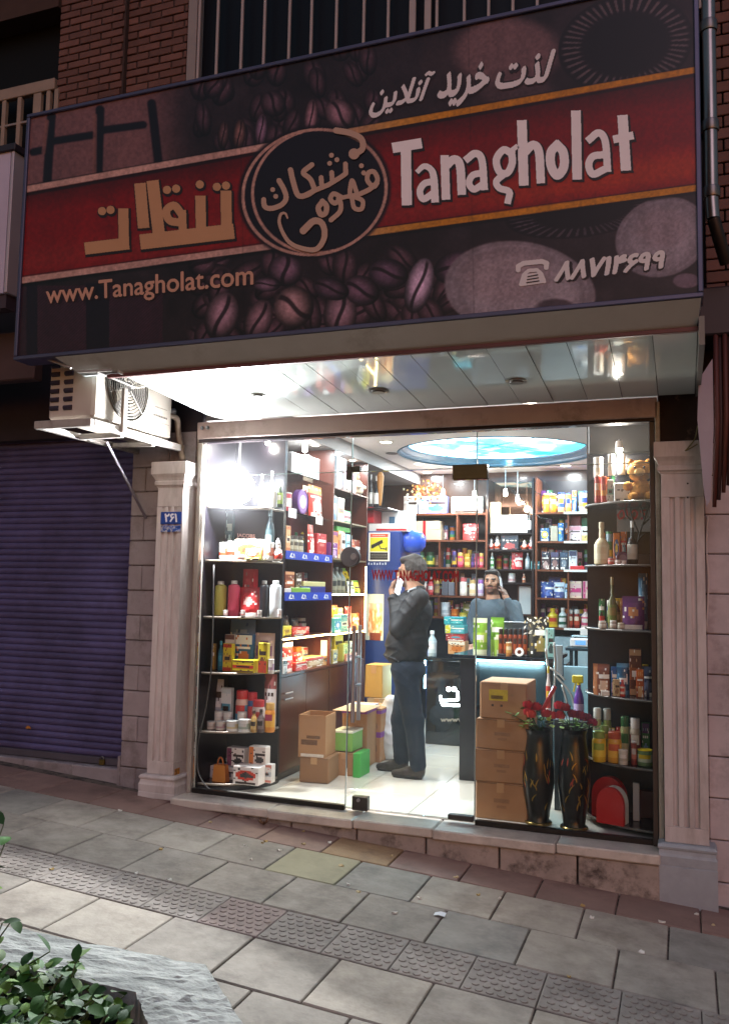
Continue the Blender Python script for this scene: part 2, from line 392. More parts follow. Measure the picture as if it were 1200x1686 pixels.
# stone pilasters
M_PIL = mat('c2b9b6', .6, var=.16, scale=3, bump=.15, dirt='7a685f', dscale=2.2, dlo=.47, dhi=.8, stretch=(2.5, 2.5, .6))
M_PILB = mat('9aa0a6', .55, var=.2, scale=3, bump=.08, dirt='6a6a6a', dscale=2, dlo=.55, dhi=.85)
def pilaster(label, x0, x1, zb, zt, yf, base_h, mb, cap_h=.19):
    t = thing('pilaster', label, 'pilaster', ((x0+x1)/2, yf, zb))
    w = x1-x0
    # fluted shaft: section in x,y extruded up
    za, zc = zb+base_h, zt-cap_h; n = 3; pts = [(x0, yf)]; fl = w*.72; fs = x0+w*.14; pw = fl/n
    for k in range(n):
        a = fs+k*pw+pw*.22; b = fs+(k+1)*pw-pw*.22
        for q in np.linspace(0, math.pi, 7): pts.append(((a+b)/2-(b-a)/2*math.cos(q), yf+.020*math.sin(q)))
    pts += [(x1, yf), (x1, .12), (x0, .12)]
    g = G(); g.prism(pts, za+.09, zc-.14); child(g, 'shaft', M_PIL, t)
    for q0, q1 in ((za, za+.0895), (zc-.1395, zc)): g = G(); g.box((x0, yf-.0005, q0), (x1, .12, q1), 0, .003); child(g, 'shaft_block', M_PIL, t)
    def stack(prof, name, mt):
        g = G(); vs = []
        for p, z in prof: vs += [(x0-p, yf-p, z), (x1+p, yf-p, z), (x1+p, .12, z), (x0-p, .12, z)]
        fs = []
        for i in range(len(prof)-1):
            for k in range(4): fs.append((4*i+k, 4*i+(k+1) % 4, 4*i+4+(k+1) % 4, 4*i+4+k))
        fs += [(3, 2, 1, 0), tuple(4*len(prof)-4+k for k in range(4))]
        g.add(vs, fs); child(g, name, mt, t)
    s = cap_h/.19
    stack([(.002, zc+.0005), (.006, zc+.012*s), (.018, zc+.02*s), (.018, zc+.045*s), (.012, zc+.05*s), (.022, zc+.075*s), (.038, zc+.10*s), (.038, zc+.185*s), (.034, zt)], 'capital', M_PIL)
    stack([(.040, zb), (.040, za-.125), (.036, za-.12)], 'plinth', mb)
    stack([(.038, za-.119), (.040, za-.07), (.034, za-.055), (.030, za-.035), (.037, za-.03), (.040, za-.018), (.030, za-.004), (.004, za-.0005)], 'base_moulding', mb)
    return t
pilaster('fluted stone pilaster left of the shop window, lit along its inner edge', -3.605, -3.388, -.03, 2.37, -.13, .16, M_PIL)
pilaster('fluted stone pilaster with blue grey base right of the shop window', -.112, .125, -.30, 2.375, -.13, .36, M_PILB)
for py in (796, 819):
    c = oy(1132, py, -.131); g = G(); g.tube([(c[0], -.1315, c[2]), (c[0], -.127, c[2])], .0055, 8); tag(g.build('screw_hole', mat('15100e', .9)), 'upper dark screw hole in the right pilaster' if py < 800 else 'lower dark screw hole in the right pilaster', 'hole')
c = oy(293, 1268, -.06); g = G(); g.box((-3.3875, -.11, c[2]-.03), (-3.3865, -.045, c[2]+.015)); tag(g.build('torn_sticker', mat('b87a2a', .6, var=.4, scale=60, dirt='2a2420', dscale=60, dlo=.5, dhi=.56)), 'torn orange sticker near the foot of the left pilaster', 'sticker')
# jambs beside the glass
M_JAMB = mat('a39a8c', .5, var=.12, scale=3, dirt='5f564c', dscale=2)
M_ALU = mat('8d8f94', .3, .9, var=.08, scale=3)
g = G(); g.box((-3.386, .03, -.04), (-3.336, .07, 2.66), 0, .004)
o = g.build('door_jamb', M_JAMB); tag(o, 'pale stone jamb between left pilaster and glass', 'jamb')
g = G(); g.box((-.145, -.06, -.3), (-.116, .06, 2.64), 0, .004)
o = g.build('door_jamb', M_JAMB); tag(o, 'narrow cream jamb between glass and right pilaster', 'jamb')

# header beam above the glass
M_HEAD = mat('a8948e', .6, var=.14, scale=2.5, bump=.1, dirt='4f403a', dscale=2.4, dlo=.53, dhi=.75)
hb = thing('header_beam', 'scuffed mauve steel beam above the shop glass', 'beam', (-1.75, -.03, 2.54))
g = G(); g.box((-3.335, -.06, 2.545), (-.13, .05, 2.668), 0, .004); child(g, 'beam_face', M_HEAD, hb)
g = G(); g.box((-3.33, -.045, 2.522), (-.135, .045, 2.5445), 0, .002); child(g, 'glass_channel', mat('2b2326', .4, .6), hb)
for k, xx in enumerate((-3.29, -3.245)):
    g = G(); g.lathe([(.014, 0), (.014, .012), (.008, .018)], 10, 0, (0, 0, 0)); o = g.build('bolt', M_ALU, hb, loc=(xx+1.75, -.0615+.03, 2.625-2.54), rot=(R(90), 0, 0))
# mullion frames at both glass ends
for nm, xx, lab in (('window_frame', -3.317, 'worn metal frame post at the left end of the glass'), ('window_frame', -.162, 'dark metal frame post at the right end of the glass')):
    g = G(); g.box((xx-.017, -.035, .0), (xx+.014, .035, 2.521), 0, .003); o = g.build(nm, mat('a8a29a', .4, .4, var=.2, scale=4) if xx < -1 else mat('4a433f', .45, .5, var=.2, scale=4)); tag(o, lab, 'frame')

# ------------------------------------------------------------------ stone walls beside the pilasters
M_STONE = mat('8f8688', .8, var=.2, scale=4, bump=.3, rand=.08, dirt='4c433e', dscale=3, dlo=.5, dhi=.75)
M_STONE2 = mat('b4aaab', .75, var=.2, scale=4, bump=.25, rand=.06, dirt='5b4a40', dscale=2.4, dlo=.52, dhi=.75)
wl = thing('stone_wall', 'strip of pale stone blocks between the shutter and left pilaster', 'wall', (-3.8, .05, 0))
z = gz(-3.8, 0)-.05; k = 0; heights = [.16, .185, .185, .185]
while z < 2.62:
    h = .186; g = G(); sp = random.uniform(-.01, .01)
    if k % 2: g.box((-3.925, -.005+.006*random.random(), z+.003), (-3.608, .12, z+h-.003), 0, .006); child(g, 'stone_block', M_STONE, wl)
    else:
        g.box((-3.925, -.003, z+.003), (-3.80+sp, .12, z+h-.003), 0, .006); child(g, 'stone_block', M_STONE, wl)
        g = G(); g.box((-3.794+sp, -.006, z+.003), (-3.608, .12, z+h-.003), 0, .006); child(g, 'stone_block', M_STONE, wl)
    z += h; k += 1
g = G(); g.box((-3.92, .02, -.1), (-3.61, .11, 2.62)); child(g, 'mortar', M_JOINT, wl)
wr = thing('stone_wall', 'pale pink stone block wall right of the shop', 'wall', (.6, .05, -.2))
z = -.40; k = 0
while z < 2.5:
    h = .235; xs = [.126, .126+.33+(.17 if k % 2 else 0), 1.0, 1.5, 2.0]
    for a, b in zip(xs, xs[1:]):
        g = G(); g.box((a+.003, -.02+.008*random.random(), z+.003), (b-.003, .12, z+h-.003), 0, .006); child(g, 'stone_block', M_STONE2, wr)
    z += h; k += 1
g = G(); g.box((.128, .0, -.39), (1.99, .11, 2.48)); child(g, 'mortar', M_JOINT, wr)
# dark plaster over the pilaster, right
g = G(); g.box((-.127, -.02, 2.376), (2.0, .12, 3.2)); o = g.build('plaster_wall', mat('2e211d', .9, var=.4, scale=4, bump=.4, dirt='6b5245', dscale=5, dlo=.58, dhi=.66)); tag(o, 'dark patched plaster above the right pilaster', 'wall')
g = G(); g.box((-5.9, .02, 2.62), (-3.34, .14, 3.3)); o = g.build('plaster_wall', mat('2c242a', .85, var=.3, scale=3, bump=.2)); tag(o, 'brown wall band above the roller shutter behind the air conditioner', 'wall')
g = G(); g.box((-3.62, .02, 2.372), (-3.39, .1, 2.618)); o = g.build('plaster_patch', M_STONE); tag(o, 'rough stone patch above the left pilaster capital', 'wall')

# roller shutter of the neighbour, slat by slat
rs = thing('roller_shutter', 'closed grey purple roller shutter of the neighbouring shop', 'shutter', (-4.75, .12, .1))
M_SHUT = mat('57527c', .55, .2, var=.22, scale=3, rand=.10, dirt='39324a', dscale=1.8, dlo=.45, dhi=.75)
prof = [(0, 0), (-.006, .006), (-.012, .020), (-.012, .034), (-.006, .046), (0, .050)]
g = G(); W2 = .82; vs = []; 
for x in (-W2, W2): vs += [(x, p[0], p[1]) for p in prof]
n = len(prof); g.add(vs, [(i, n+i, n+i+1, i+1) for i in range(n-1)]+[tuple(range(n))[::-1], tuple(range(n, 2*n))])
g.box((-W2, 0.001, .001), (W2, .006, .049))
sl = None
for k in range(50):
    o = g.build('slat', M_SHUT, rs) if sl is None else obj('slat', sl, rs); sl = o.data; o.location = (0, 0, .055+k*.0512)
g = G(); g.box((-W2, -.02, 0), (W2, .012, .053), 0, .004); g.build('bottom_rail', mat('5a5660', .5, .4, var=.2, scale=4), rs)
g = G(); g.box((.822, -.03, -.05), (.80, .02, 2.6)); g.build('guide_rail', M_SHUT, rs, loc=(.003, 0, 0))
cb = thing('stone_kerb', 'low pale stone sill under the roller shutter', 'sill', (-4.8, .05, 0))
for i in range(4):
    a = -5.75+i*.455; g = G(); g.box((a, .03, gz(a+.45, 0)-.08), (a+.451, .2, .098-.002*i), 0, .006); child(g, 'kerb_stone', M_STONE, cb)
g = G(); g.box((-3.92, -.01, gz(-3.9, 0)-.05), (-3.94, .1, .2)); child(g, 'kerb_end', M_STONE, cb)
g = G(); g.box((-9, .22, -1), (-3.9, .3, 8)); o = g.build('shop_wall_next_door', mat('3a3030', .9)); o.name = 'neighbour_wall'; tag(o, 'dark wall behind the closed roller shutter', 'wall')

# padlock, sticker and side rail on the shutter
pk = thing('padlock', 'small brass padlock at the foot of the roller shutter', 'padlock', (-4.15, .085, .13)); g = G(); g.box((-.022, -.012, -.03), (.022, .012, .012), 0, .004); g.build('lock_body', mat('7a6a3a', .35, .8), pk); g = G(); g.tube([(.015*math.cos(t), 0, .012+.022*math.sin(t)) for t in np.linspace(0, math.pi, 9)], .004, 6); g.build('shackle', mat('8a8a8a', .3, .9), pk, True)
c = oy(47, 1198, .1); g = G(); g.add([(-.03, 0, -.005), (-.012, -.002, -.014), (.006, 0, -.006), (.03, -.001, -.012), (.018, 0, .006), (-.004, -.001, .014), (-.018, 0, .004)], [(0, 1, 2, 3, 4, 5, 6)]); tag(g.build('torn_sticker', mat('b0742c', .6), loc=(c[0], .0975, c[2])), 'torn orange sticker low on the roller shutter', 'sticker')
# house number plates
def plane_y(y): return lambda px, py: oy(px, py, y)
plate = thing('number_plate', 'blue enamel house number plate on the left pilaster', 'plate', oy(281, 853, -.135))
a, b = oy(265, 843, -.1335), oy(298, 863, -.1335)
g = G(); g.box((a[0], -.1365, b[2]), (b[0], -.1305, a[2]), 0, .002); child(g, 'plate', mat('1d3f8f', .3, var=.1, scale=20), plate)
o = text_quad('numeral', '\u06f2\u06f6\u06f1', [(271, 845.5), (292, 845.5), (292, 860), (271, 860)], plane_y(-.1375), mat('e8e8ee', .5), None, 50, .03); o.parent = plate; o.location = -Vector(plate.location)
plate2 = thing('number_plate', 'small worn blue plate below the house number', 'plate', oy(281, 871, -.135))
a, b = oy(265, 865.5, -.1335), oy(297, 876, -.1335)
g = G(); g.box((a[0], -.1355, b[2]), (b[0], -.1305, a[2]), 0, .002); child(g, 'plate', mat('2a4f9c', .4, var=.3, scale=30, dirt='c9c3c0', dscale=30, dlo=.5, dhi=.55), plate2)

# ------------------------------------------------------------------ upper brick wall and windows
M_BRICK = mat('66473f', .85, var=.22, scale=10, bump=.3, rand=.22)
bw = thing('brick_wall', 'red brown brick wall above the shop sign', 'wall', (-4.2, .05, 5))
bd = None
def brick(x0, x1, z0):
    global bd
    g = G(); w = x1-x0
    o = None
    g.box((-w/2, -.05, 0), (w/2, .05, .054), 0, .004); o = g.build('brick', M_BRICK, bw); o.location = ((x0+x1)/2+4.2, random.uniform(-.004, .004), z0-5)
for r in range(22):
    z0 = 5.02+r*.064
    for (xa, xb) in ((-4.83, -4.16), (-4.145, -3.585)):
        x = xa - (.11 if r % 2 else 0); 
        while x < xb-.02:
            a, b = max(x, xa), min(x+.205, xb)
            if b-a > .03: brick(a, b-.008, z0)
            x += .213
g = G(); g.box((-4.82, .012, 4.9), (-3.59, .09, 6.5)); g.box((-4.16, -.035, 4.9), (-4.146, .02, 6.5)); child(g, 'mortar', mat('3a2c28', .95, var=.3), bw)
g = G(); g.box((-3.584, .03, 4.3), (.3, .12, 5.3)); g.box((-4.83, .03, 3.25), (.3, .12, 5.01)); o = g.build('rendered_wall', mat('3c2a26', .9, var=.2)); tag(o, 'dark rendered wall behind the shop sign', 'wall')
br = thing('brick_wall', 'dark brick wall at the far right behind the drainpipe', 'wall', (.7, .05, 3.5))
for r in range(40):
    z0 = 3.21+r*.075
    for k in range(4):
        a = .16+k*.225-(.11 if r % 2 else 0); g = G(); g.box((max(a, .16), -.03, z0), (a+.215, .06, z0+.066), 0, .004); child(g, 'brick', M_BRICK, br)
g = G(); g.box((.162, .0, 3.2), (1.0, .055, 6.2)); child(g, 'mortar', mat('1d1412', .95), br)

M_WFR = mat('8f8580', .5, .2, var=.12, scale=3)
M_DARKGL = mat('06080f', .08, 0, spec=.8)
win = thing('barred_window', 'wide upper window with vertical white bars above the sign', 'window', (-2.2, 0, 5.3))
M_BAR = mat('a89c98', .5, .2, var=.12, scale=4)
bars = [330, 360, 400, 437, 478, 514, 555, 600, 640, 680, 705, 720, 765, 805, 845, 885]
for i, p in enumerate(bars):
    xx = oy(p, 60, 0)[0]; g = G(); w = .024 if i in (9, 10) else .010
    g.box((xx-w, -.03, 5.22), (xx+w, -.008, 6.9), 0, .004); child(g, 'bar', M_BAR, win)
g = G(); g.box((-3.575, -.02, 5.2), (-3.495, .1, 6.9), 0, .004); child(g, 'window_frame', M_WFR, win)
g = G(); g.box((-3.58, -.03, 5.13), (.2, .1, 5.199), 0, .004); child(g, 'sill', M_WFR, win)
g = G(); g.box((-3.49, .07, 5.2), (.15, .08, 6.9)); child(g, 'pane', mat('04060f', .4, 0, spec=.25), win)
win2 = thing('balcony_window', 'small window with cream railings beside the brick wall', 'window', (-5.3, 0, 5.2))
g = G(); g.box((-7, .16, 4.9), (-4.84, .2, 6.5)); child(g, 'pane', mat('080606', .6, spec=.2), win2)
g = G(); a = oy(95, 128, 0)[2]; g.box((-6.4, -.02, a-.10), (-4.845, .03, a), 0, .005); child(g, 'top_rail', mat('8f7f70', .6, var=.2), win2)
g = G(); a2 = a-.32; g.box((-6.4, -.012, a2-.02), (-4.845, .02, a2), 0, .003); child(g, 'middle_rail', M_WFR, win2)
for p in (8, 33, 62, 80, 93):
    xx = oy(p, 180, 0)[0]; g = G(); w = .02 if p != 62 else .04; g.box((xx-w, -.016, 4.85), (xx+w, .024, a-.101), 0, .004); child(g, 'railing_bar', mat('8f7f70', .6, var=.2), win2)
g = G(); g.box((-6.4, -.03, 6.28), (-4.835, .2, 6.7)); child(g, 'lintel', mat('3c2a22', .9, var=.2), win2)

# drainpipe on the right
dp = thing('drainpipe', 'shiny metal drainpipe running down beside the sign', 'pipe', (.19, -.55, 3.5))
g = G(); g.tube([(.177, -.6, 6.0), (.177, -.6, 3.62), (.182, -.6, 3.52)], .037, 14); child(g, 'pipe', mat('8a8480', .28, .85, var=.15, scale=5), dp, 'auto')
for z in (3.64, 4.02, 4.6):
    g = G(); g.lathe([(.044, 0), (.046, .01), (.046, .05), (.044, .06)], 14, 0, (.177, -.6, z)); child(g, 'pipe_collar', mat('6f6a68', .35, .8), dp, 'auto')
g = G(); g.tube([(.185, -.6, 3.52), (.21, -.58, 3.42), (.25, -.5, 3.3)], .034, 12); child(g, 'elbow', mat('2d2826', .5, .5), dp, 'auto')

# neighbour's folded awning on the right
aw = thing('folded_awning', 'pale side board and red brown drop of the neighbouring shop awning', 'awning', (.2, -.3, 1.9))
yb = -.35
pl = [oy(*p, yb)[[0, 2]] for p in ((1150, 625), (1173, 590), (1175, 705), (1170, 822), (1163, 835), (1158, 800), (1152, 735), (1148, 690))]
g = G(); g.prism([(p[0], p[1]) for p in pl], yb, yb+.02, 0, 'y'); child(g, 'side_board', mat('9c94a0', .5, var=.12, scale=3), aw)
for i, p in enumerate((1178, 1185, 1193, 1201, 1210)):
    a, b = oy(p, 560, yb), oy(p-2, 835-i*12, yb); g = G()
    g.tube([(a[0], yb+.02*(i % 2), a[2]+.2), (a[0], yb+.02*(i % 2), (a[2]+b[2])/2), (b[0], yb, b[2])], [.014, .016, .011], 7); child(g, 'fold', mat(('4f241c', '37201f')[i % 2], .6, var=.3), aw, True)
g = G(); a = oy(1150, 560, yb); g.box((a[0], yb-.02, a[2]+.02), (a[0]+.6, yb+.3, a[2]+.30), 0, .01); child(g, 'roller_box', mat('2a1d22', .5, var=.2), aw)
cbm = thing('wall_cable', 'thin white cable running down by the right pilaster', 'cable', (.15, -.05, 1.5))
p0 = [oy(*p, -.03) for p in ((1165, 850), (1163, 900), (1166, 960), (1163, 1040))]; g = G(); g.tube(smooth_path(p0), .006, 6); child(g, 'cable', mat('b9b2ac', .5), cbm, True)
p0 = [oy(*p, -.2) for p in ((1149, 700), (1144, 722), (1132, 738), (1128, 742), (1138, 737), (1148, 731))]; g = G(); g.tube(smooth_path(p0), .004, 5); child(g, 'loop', mat('6b6238', .6), cbm, True)
# ================================================================== canopy, sign, air conditioner
YS = -1.25
def sg(d=0.0): return lambda px, py: oy(px, py, YS-d)
def sof(px, py, dz=0.0): return on(px, py, (0, .069, 1), 2.67+dz)
can = thing('shop_canopy', 'glossy white panelled canopy underside over the shop front', 'canopy', (-1.75, -.6, 2.7))
M_SOF = mat('c6cac4', .07, 0, var=.05, scale=1.2, coat=.7)
edge = [sof(*p) for p in ((184, 609), (291, 660), (345, 685), (377, 694))]
def yb_at(x):      # rear edge of the panels on the cut-off left corner
    if x > edge[3][0]: return -.062
    for a, b in zip(edge, edge[1:]):
        if a[0] <= x <= b[0]: return min(a[1]+(b[1]-a[1])*(x-a[0])/(b[0]-a[0]), -.062)
    return None
xa = edge[0][0]; xr = .085; pw = .2085; x1 = xr; tilt = 0
while x1 > xa+.02:
    x0 = max(x1-pw, xa); pts = []; ys = [x0+.002, *[q[0] for q in edge if x0+.002 < q[0] < x1-.0015], x1-.0015]
    top = [(x, yb_at(min(max(x, xa+1e-4), xr)) or -1.2) for x in ys]
    poly = [(x0+.002, YS+.131), (x1-.0015, YS+.131)] + [p for p in reversed(top)]
    g = G(); n = len(poly); zt = random.uniform(-.0012, .0012); rx = random.uniform(-.0015, .0015)
    zz = lambda p: 2.67-.069*p[1]+zt+rx*(p[0]-x0)/pw
    g.add([(p[0], p[1], zz(p)) for p in poly]+[(p[0], p[1], zz(p)+.02) for p in poly], [tuple(range(n))[::-1], tuple(range(n, 2*n))]+[(i, (i+1) % n, n+(i+1) % n, n+i) for i in range(n)])
    child(g, 'soffit_panel', M_SOF, can); x1 -= pw
g = G(); g.box((xa-.02, YS+.145, 2.80), (xr, -.06, 2.82)); child(g, 'panel_backing', mat('3a3634', .8), can)
for px, py, r in ((623, 643, .066), (850, 627, .066), (425, 650, .05)):
    c = sof(px, py); g = G(); g.lathe([(r*.62, -.012), (r*.66, -.003), (r*.9, -.006), (r, -.002), (r, .002)], 22, [1, 0, 0, 0], (c[0], c[1], c[2]-.002)); child(g, 'recessed_lamp', [mat('8e8c86', .3, .3), mat('6b6862', .35)], can, 'auto')
# fascia under the sign
M_FAS = mat('a9adac', .3, 0, var=.12, scale=2, dirt='6f6a60', dscale=2, dlo=.55, dhi=.8)
xl, xr2 = oy(25, 588, YS)[0], oy(1158, 490, YS)[0]; zb = 2.872; zt = 4.50
g = G(); fx = oy(92, 588, YS)[0]
g.add([(fx, YS-.01, zb-.003), (xr2-.01, YS-.01, zb-.003), (xr2-.03, YS+.115, 2.768), (fx+.12, YS+.115, 2.772), (fx, YS+.14, zb-.003), (xr2-.01, YS+.14, zb-.003), (xr2-.03, YS+.14, 2.768), (fx+.12, YS+.14, 2.772)],
      [(0, 3, 2, 1), (4, 5, 6, 7), (0, 1, 5, 4), (3, 7, 6, 2), (0, 4, 7, 3), (1, 2, 6, 5)]); child(g, 'fascia_strip', M_FAS, can)
g = G(); g.box((xa-.12, YS+.10, 2.744), (xr+.01, YS+.13, 2.767), 0, .003); child(g, 'red_trim', mat('5a2f2c', .55, var=.25, scale=4), can)
g = G(); g.box((xr+.004, YS+.05, 2.66), (xr+.03, -.05, 2.80)); child(g, 'side_trim', mat('6f6d66', .5, .3), can)
for a, b in (((70, 588), (117, 606)), ((128, 612), (184, 609)), ((160, 612), (222, 637))):
    p, q = oy(*a, YS+.05), oy(*b, YS+.05 if b[0] != 222 else YS+.35); g = G(); g.tube([p, q], .008, 6); child(g, 'angle_bar', mat('b9b3ae', .4, .5), can)

# sign box
sign = thing('shop_sign', 'large printed shop sign with coffee beans, red band and cream lettering', 'sign', ((xl+xr2)/2, YS, zb))
OFS = -Vector(sign.location)
M_FRM = mat('56556c', .4, .55, var=.15, scale=3)
def sign_child(o): o.parent = sign; o.location = OFS; return o
fw = .024
for nm, a, b in (('frame_bar', (xl, zb), (xr2, zb+fw)), ('frame_bar', (xl, zt-fw), (xr2, zt)), ('frame_bar', (xl, zb+fw+.0005), (xl+fw, zt-fw-.0005)), ('frame_bar', (xr2-fw, zb+fw+.0005), (xr2, zt-fw-.0005))):
    g = G(); g.box((a[0], YS-.018, a[1]), (b[0], YS+.14, b[1]), 0, .004); sign_child(g.build(nm, M_FRM))
g = G(); g.box((xl+fw, YS+.01, zb+fw), (xr2-fw, YS+.12, zt-fw)); sign_child(g.build('back_box', mat('2a2428', .7)))
def seg_d(X, Y, pts):
    D = np.full(X.shape, 1e9); pts = np.array(pts, float)
    for a, b in zip(pts[:-1], pts[1:]):
        d = b-a; t = np.clip(((X-a[0])*d[0]+(Y-a[1])*d[1])/(d@d), 0, 1); D = np.minimum(D, np.hypot(X-a[0]-t*d[0], Y-a[1]-t*d[1]))
    return D
def s01(a, b, x): t = np.clip((x-a)/(b-a), 0, 1); return t*t*(3-2*t)
def paint_sign(U, V):
    Pt = np.stack([U, np.full(U.shape, YS), V], -1)-CAM; w = Pt@FW; X = 600+F*(Pt@RI)/w; Y = 843-F*(Pt@UP)/w
    C = np.zeros(U.shape+(3,)); mixc = lambda M, h: C.__setitem__(Ellipsis, C*(1-M[..., None])+(hexc(h) if isinstance(h, str) else h)*M[..., None])
    C[:] = hexc('362b2e')
    n1 = vnoise(X, Y, .02, 3)*.6+vnoise(X, Y, .06, 4)*.4; C += ((n1-.5)*.13)[..., None]
    n2 = vnoise(X, Y, .011, 9); mixc(s01(.5, .8, n2)*.4*(Y < 330), '4b3a36')
    # chocolate squares, top left
    v = (Y+.174*(X-40)); mixc((X < 330)*s01(330, 230, X)*.9*(v < 330), '8a6a64')
    for a, b in (((85, 190), (78, 300)), ((165, 180), (162, 290)), ((250, 170), (262, 275))): mixc(s01(9, 5, seg_d(X, Y, (a, b))), '1e1420')
    for a, b in (((55, 250), (78, 245)), ((88, 232), (152, 222)), ((168, 214), (236, 205))): mixc(s01(8, 4, seg_d(X, Y, (a, b))), '1e1420')
    for a, b in (((78, 200), (72, 250)), ((157, 190), (156, 290))): mixc(s01(5, 2, seg_d(X, Y, (a, b)))*.8, '8a685c')
    # coffee beans
    def bean(cx, cy, ra, rb, ang, h, slit=1, cup=0):
        a = R(ang); u = (X-cx)*math.cos(a)+(Y-cy)*math.sin(a); t = -(X-cx)*math.sin(a)+(Y-cy)*math.cos(a); d = np.hypot(u/ra, t/rb)
        e_ = s01(1.06, .96, d); sh = np.clip(1.05-.75*d**2+.28*(-u/ra)*.6, .1, 1.3); c = hexc(h)*1.6*sh[..., None]
        C[:] = C*(1-e_[..., None])+c*e_[..., None]
        if slit:
            hl = s01(.35, 0, np.hypot((u/ra+.25)/.7, (t/rb+.45)/.28))*e_*.32; C[:] = C*(1-hl[..., None])+hexc('b0a8aa')*hl[..., None]
            s_ = s01(.17, .07, np.abs(t/rb-.18*np.sin(2.6*u/ra)))*s01(1, .8, d); C[:] = C*(1-(s_*.75)[..., None])+hexc('1a1014')*(s_*.75)[..., None]
    rs_ = np.random.default_rng(5)
    for _ in range(70):
        cx = rs_.uniform(330, 800); cy = rs_.uniform(425, 560)
        bean(cx, cy, rs_.uniform(22, 34), rs_.uniform(15, 22), rs_.uniform(0, 180), '46363a')
    for _ in range(60):
        cx = rs_.uniform(330, 640); cy = rs_.uniform(60, 300)
        bean(cx, cy, rs_.uniform(20, 30), rs_.uniform(13, 19), rs_.uniform(50, 120), '3e3034')
    for b_ in ((365, 520, 40, 27, 105, '6d5b5e'), (425, 528, 36, 22, 110, '665456'), (484, 505, 32, 34, 25, '75625f'), (560, 518, 36, 27, 95, '6a595c'), (595, 478, 30, 24, 20, '514149'), (690, 470, 46, 22, 105, '8d8088'),
               (470, 445, 26, 28, 90, '594850'), (440, 468, 22, 12, 0, '5a4a52'), (640, 450, 32, 24, 10, '4b3c46'), (750, 440, 36, 26, 160, '54444e'), (545, 475, 30, 18, 15, '45373f'),
               (560, 188, 27, 23, 50, '6b575a'), (512, 195, 32, 11, 95, '6b5658'), (430, 215, 28, 10, 95, '63525c'), (394, 222, 26, 10, 95, '5a4640'), (368, 222, 24, 9, 95, '4a3a38'), (450, 170, 22, 20, 60, '44363a')):
        bean(*b_)
    # white cups and ribbed plates
    def ell(cx, cy, ra, rb, ang=0):
        a = R(ang); return np.hypot(((X-cx)*math.cos(a)+(Y-cy)*math.sin(a))/ra, (-(X-cx)*math.sin(a)+(Y-cy)*math.cos(a))/rb)
    mixc(s01(1.15, .75, ell(835, 85, 90, 60))*.9, '8a706c'); mixc(s01(1.2, .7, ell(850, 150, 60, 40))*.6, '6a5554')
    d = ell(1030, 72, 112, 80, -12); ang = np.arctan2((Y-72)*1.4, X-1030); mixc(s01(1.02, .98, d), '191318')
    rib = s01(.2, .7, np.sin(ang*46))*s01(.62, .72, d)*s01(.99, .9, d); mixc(rib*.75, '8c7f7c'); mixc(s01(.6, .56, d), '121016')
    d = ell(960, 345, 130, 45, -8); ang = np.arctan2((Y-345)*2.6, X-960); mixc(s01(1.02, .98, d), '1b151b'); mixc(s01(.2, .7, np.sin(ang*50))*s01(.6, .7, d)*s01(.99, .9, d)*.6, '7d7176')
    mixc(s01(1.03, .98, ell(856, 478, 124, 80, 8)), 'a8a4a2'); mixc(s01(.9, .5, ell(830, 450, 110, 70))*.3, '9a8580'); mixc(s01(.6, .4, ell(915, 505, 60, 26))*.7, '3a2c34')
    mixc(s01(1.03, .98, ell(1090, 390, 78, 64, -20)), 'a09c9c'); mixc(s01(.9, .5, ell(1090, 375, 60, 46))*.3, '8f7d7c')
    mixc(s01(1.1, .9, ell(1130, 462, 22, 12)), '7d6f76')
    for cx, cy, ra, rb, an in ((856, 478, 124, 80, 8), (1090, 390, 78, 64, -20)):      # soft shading and rims of the cups
        d = ell(cx, cy, ra, rb, an); mixc(s01(.55, 1.0, d)*s01(1.02, .99, d)*.30, '4c4448'); mixc(s01(.86, .9, d)*s01(.94, .92, d)*.12, 'd0cccc')
    # wafer panels, bottom left
    for x0, x1 in ((62, 142), (180, 268)):
        m_ = (X > x0)*(X < x1)*(Y > 470); hat = .5+.5*np.sin((X+Y*1.1)*1.15); mixc(m_*.9, '3c2230'); mixc(m_*hat*.35, '6a4a52')
    mixc((X < 60)*(Y > 470)*.7, '432a36'); mixc(((X > 142)*(X < 180)+(X > 44)*(X < 62))*(Y > 466)*.8, '1f1526')
    # red band with cream and gold edges
    yt = 312-.1785*(X-40); yb_ = 461-.1372*(X-37); f = (Y-yt)/(yb_-yt); inb = (f > 0)*(f < 1)
    red = hexc('7a1d20')*(1-.0*X[..., None]); k = s01(.55, .78, f)*s01(1.0, .85, f); side = s01(620, 1000, X)
    red = hexc('8c1018')[None, None]*(1-(k*.8)[..., None])+((1-side)[..., None]*hexc('96302a')+side[..., None]*hexc('b84a16'))*(k*.8)[..., None]
    red = red*(1-(s01(.35, 0, f)*.35)[..., None]); C[inb > 0] = red[inb > 0]
    gold = (1-s01(500, 760, X))[..., None]*hexc('c4a894')+s01(500, 760, X)[..., None]*hexc('c8921c')
    for yy in (yt, yb_):
        mk = s01(6.0, 4.6, np.abs(Y-yy)); C[:] = C*(1-mk[..., None])+gold*mk[..., None]
        dk = s01(11, 7, np.abs(Y-yy-2))*(1-mk)*.5; C[:] = C*(1-dk[..., None])
    # oval plate
    a = R(-14); u = (X-518)*math.cos(a)+(Y-316)*math.sin(a); t = -(X-518)*math.sin(a)+(Y-316)*math.cos(a); d = np.hypot(u/122, t/105)
    mixc(s01(1.07, 1.0, d)*.85, '170d16'); mixc(s01(1.0, .985, d), '1f1424')
    mixc(s01(1.0, .99, d)*s01(.945, .955, d), 'c0a28c')
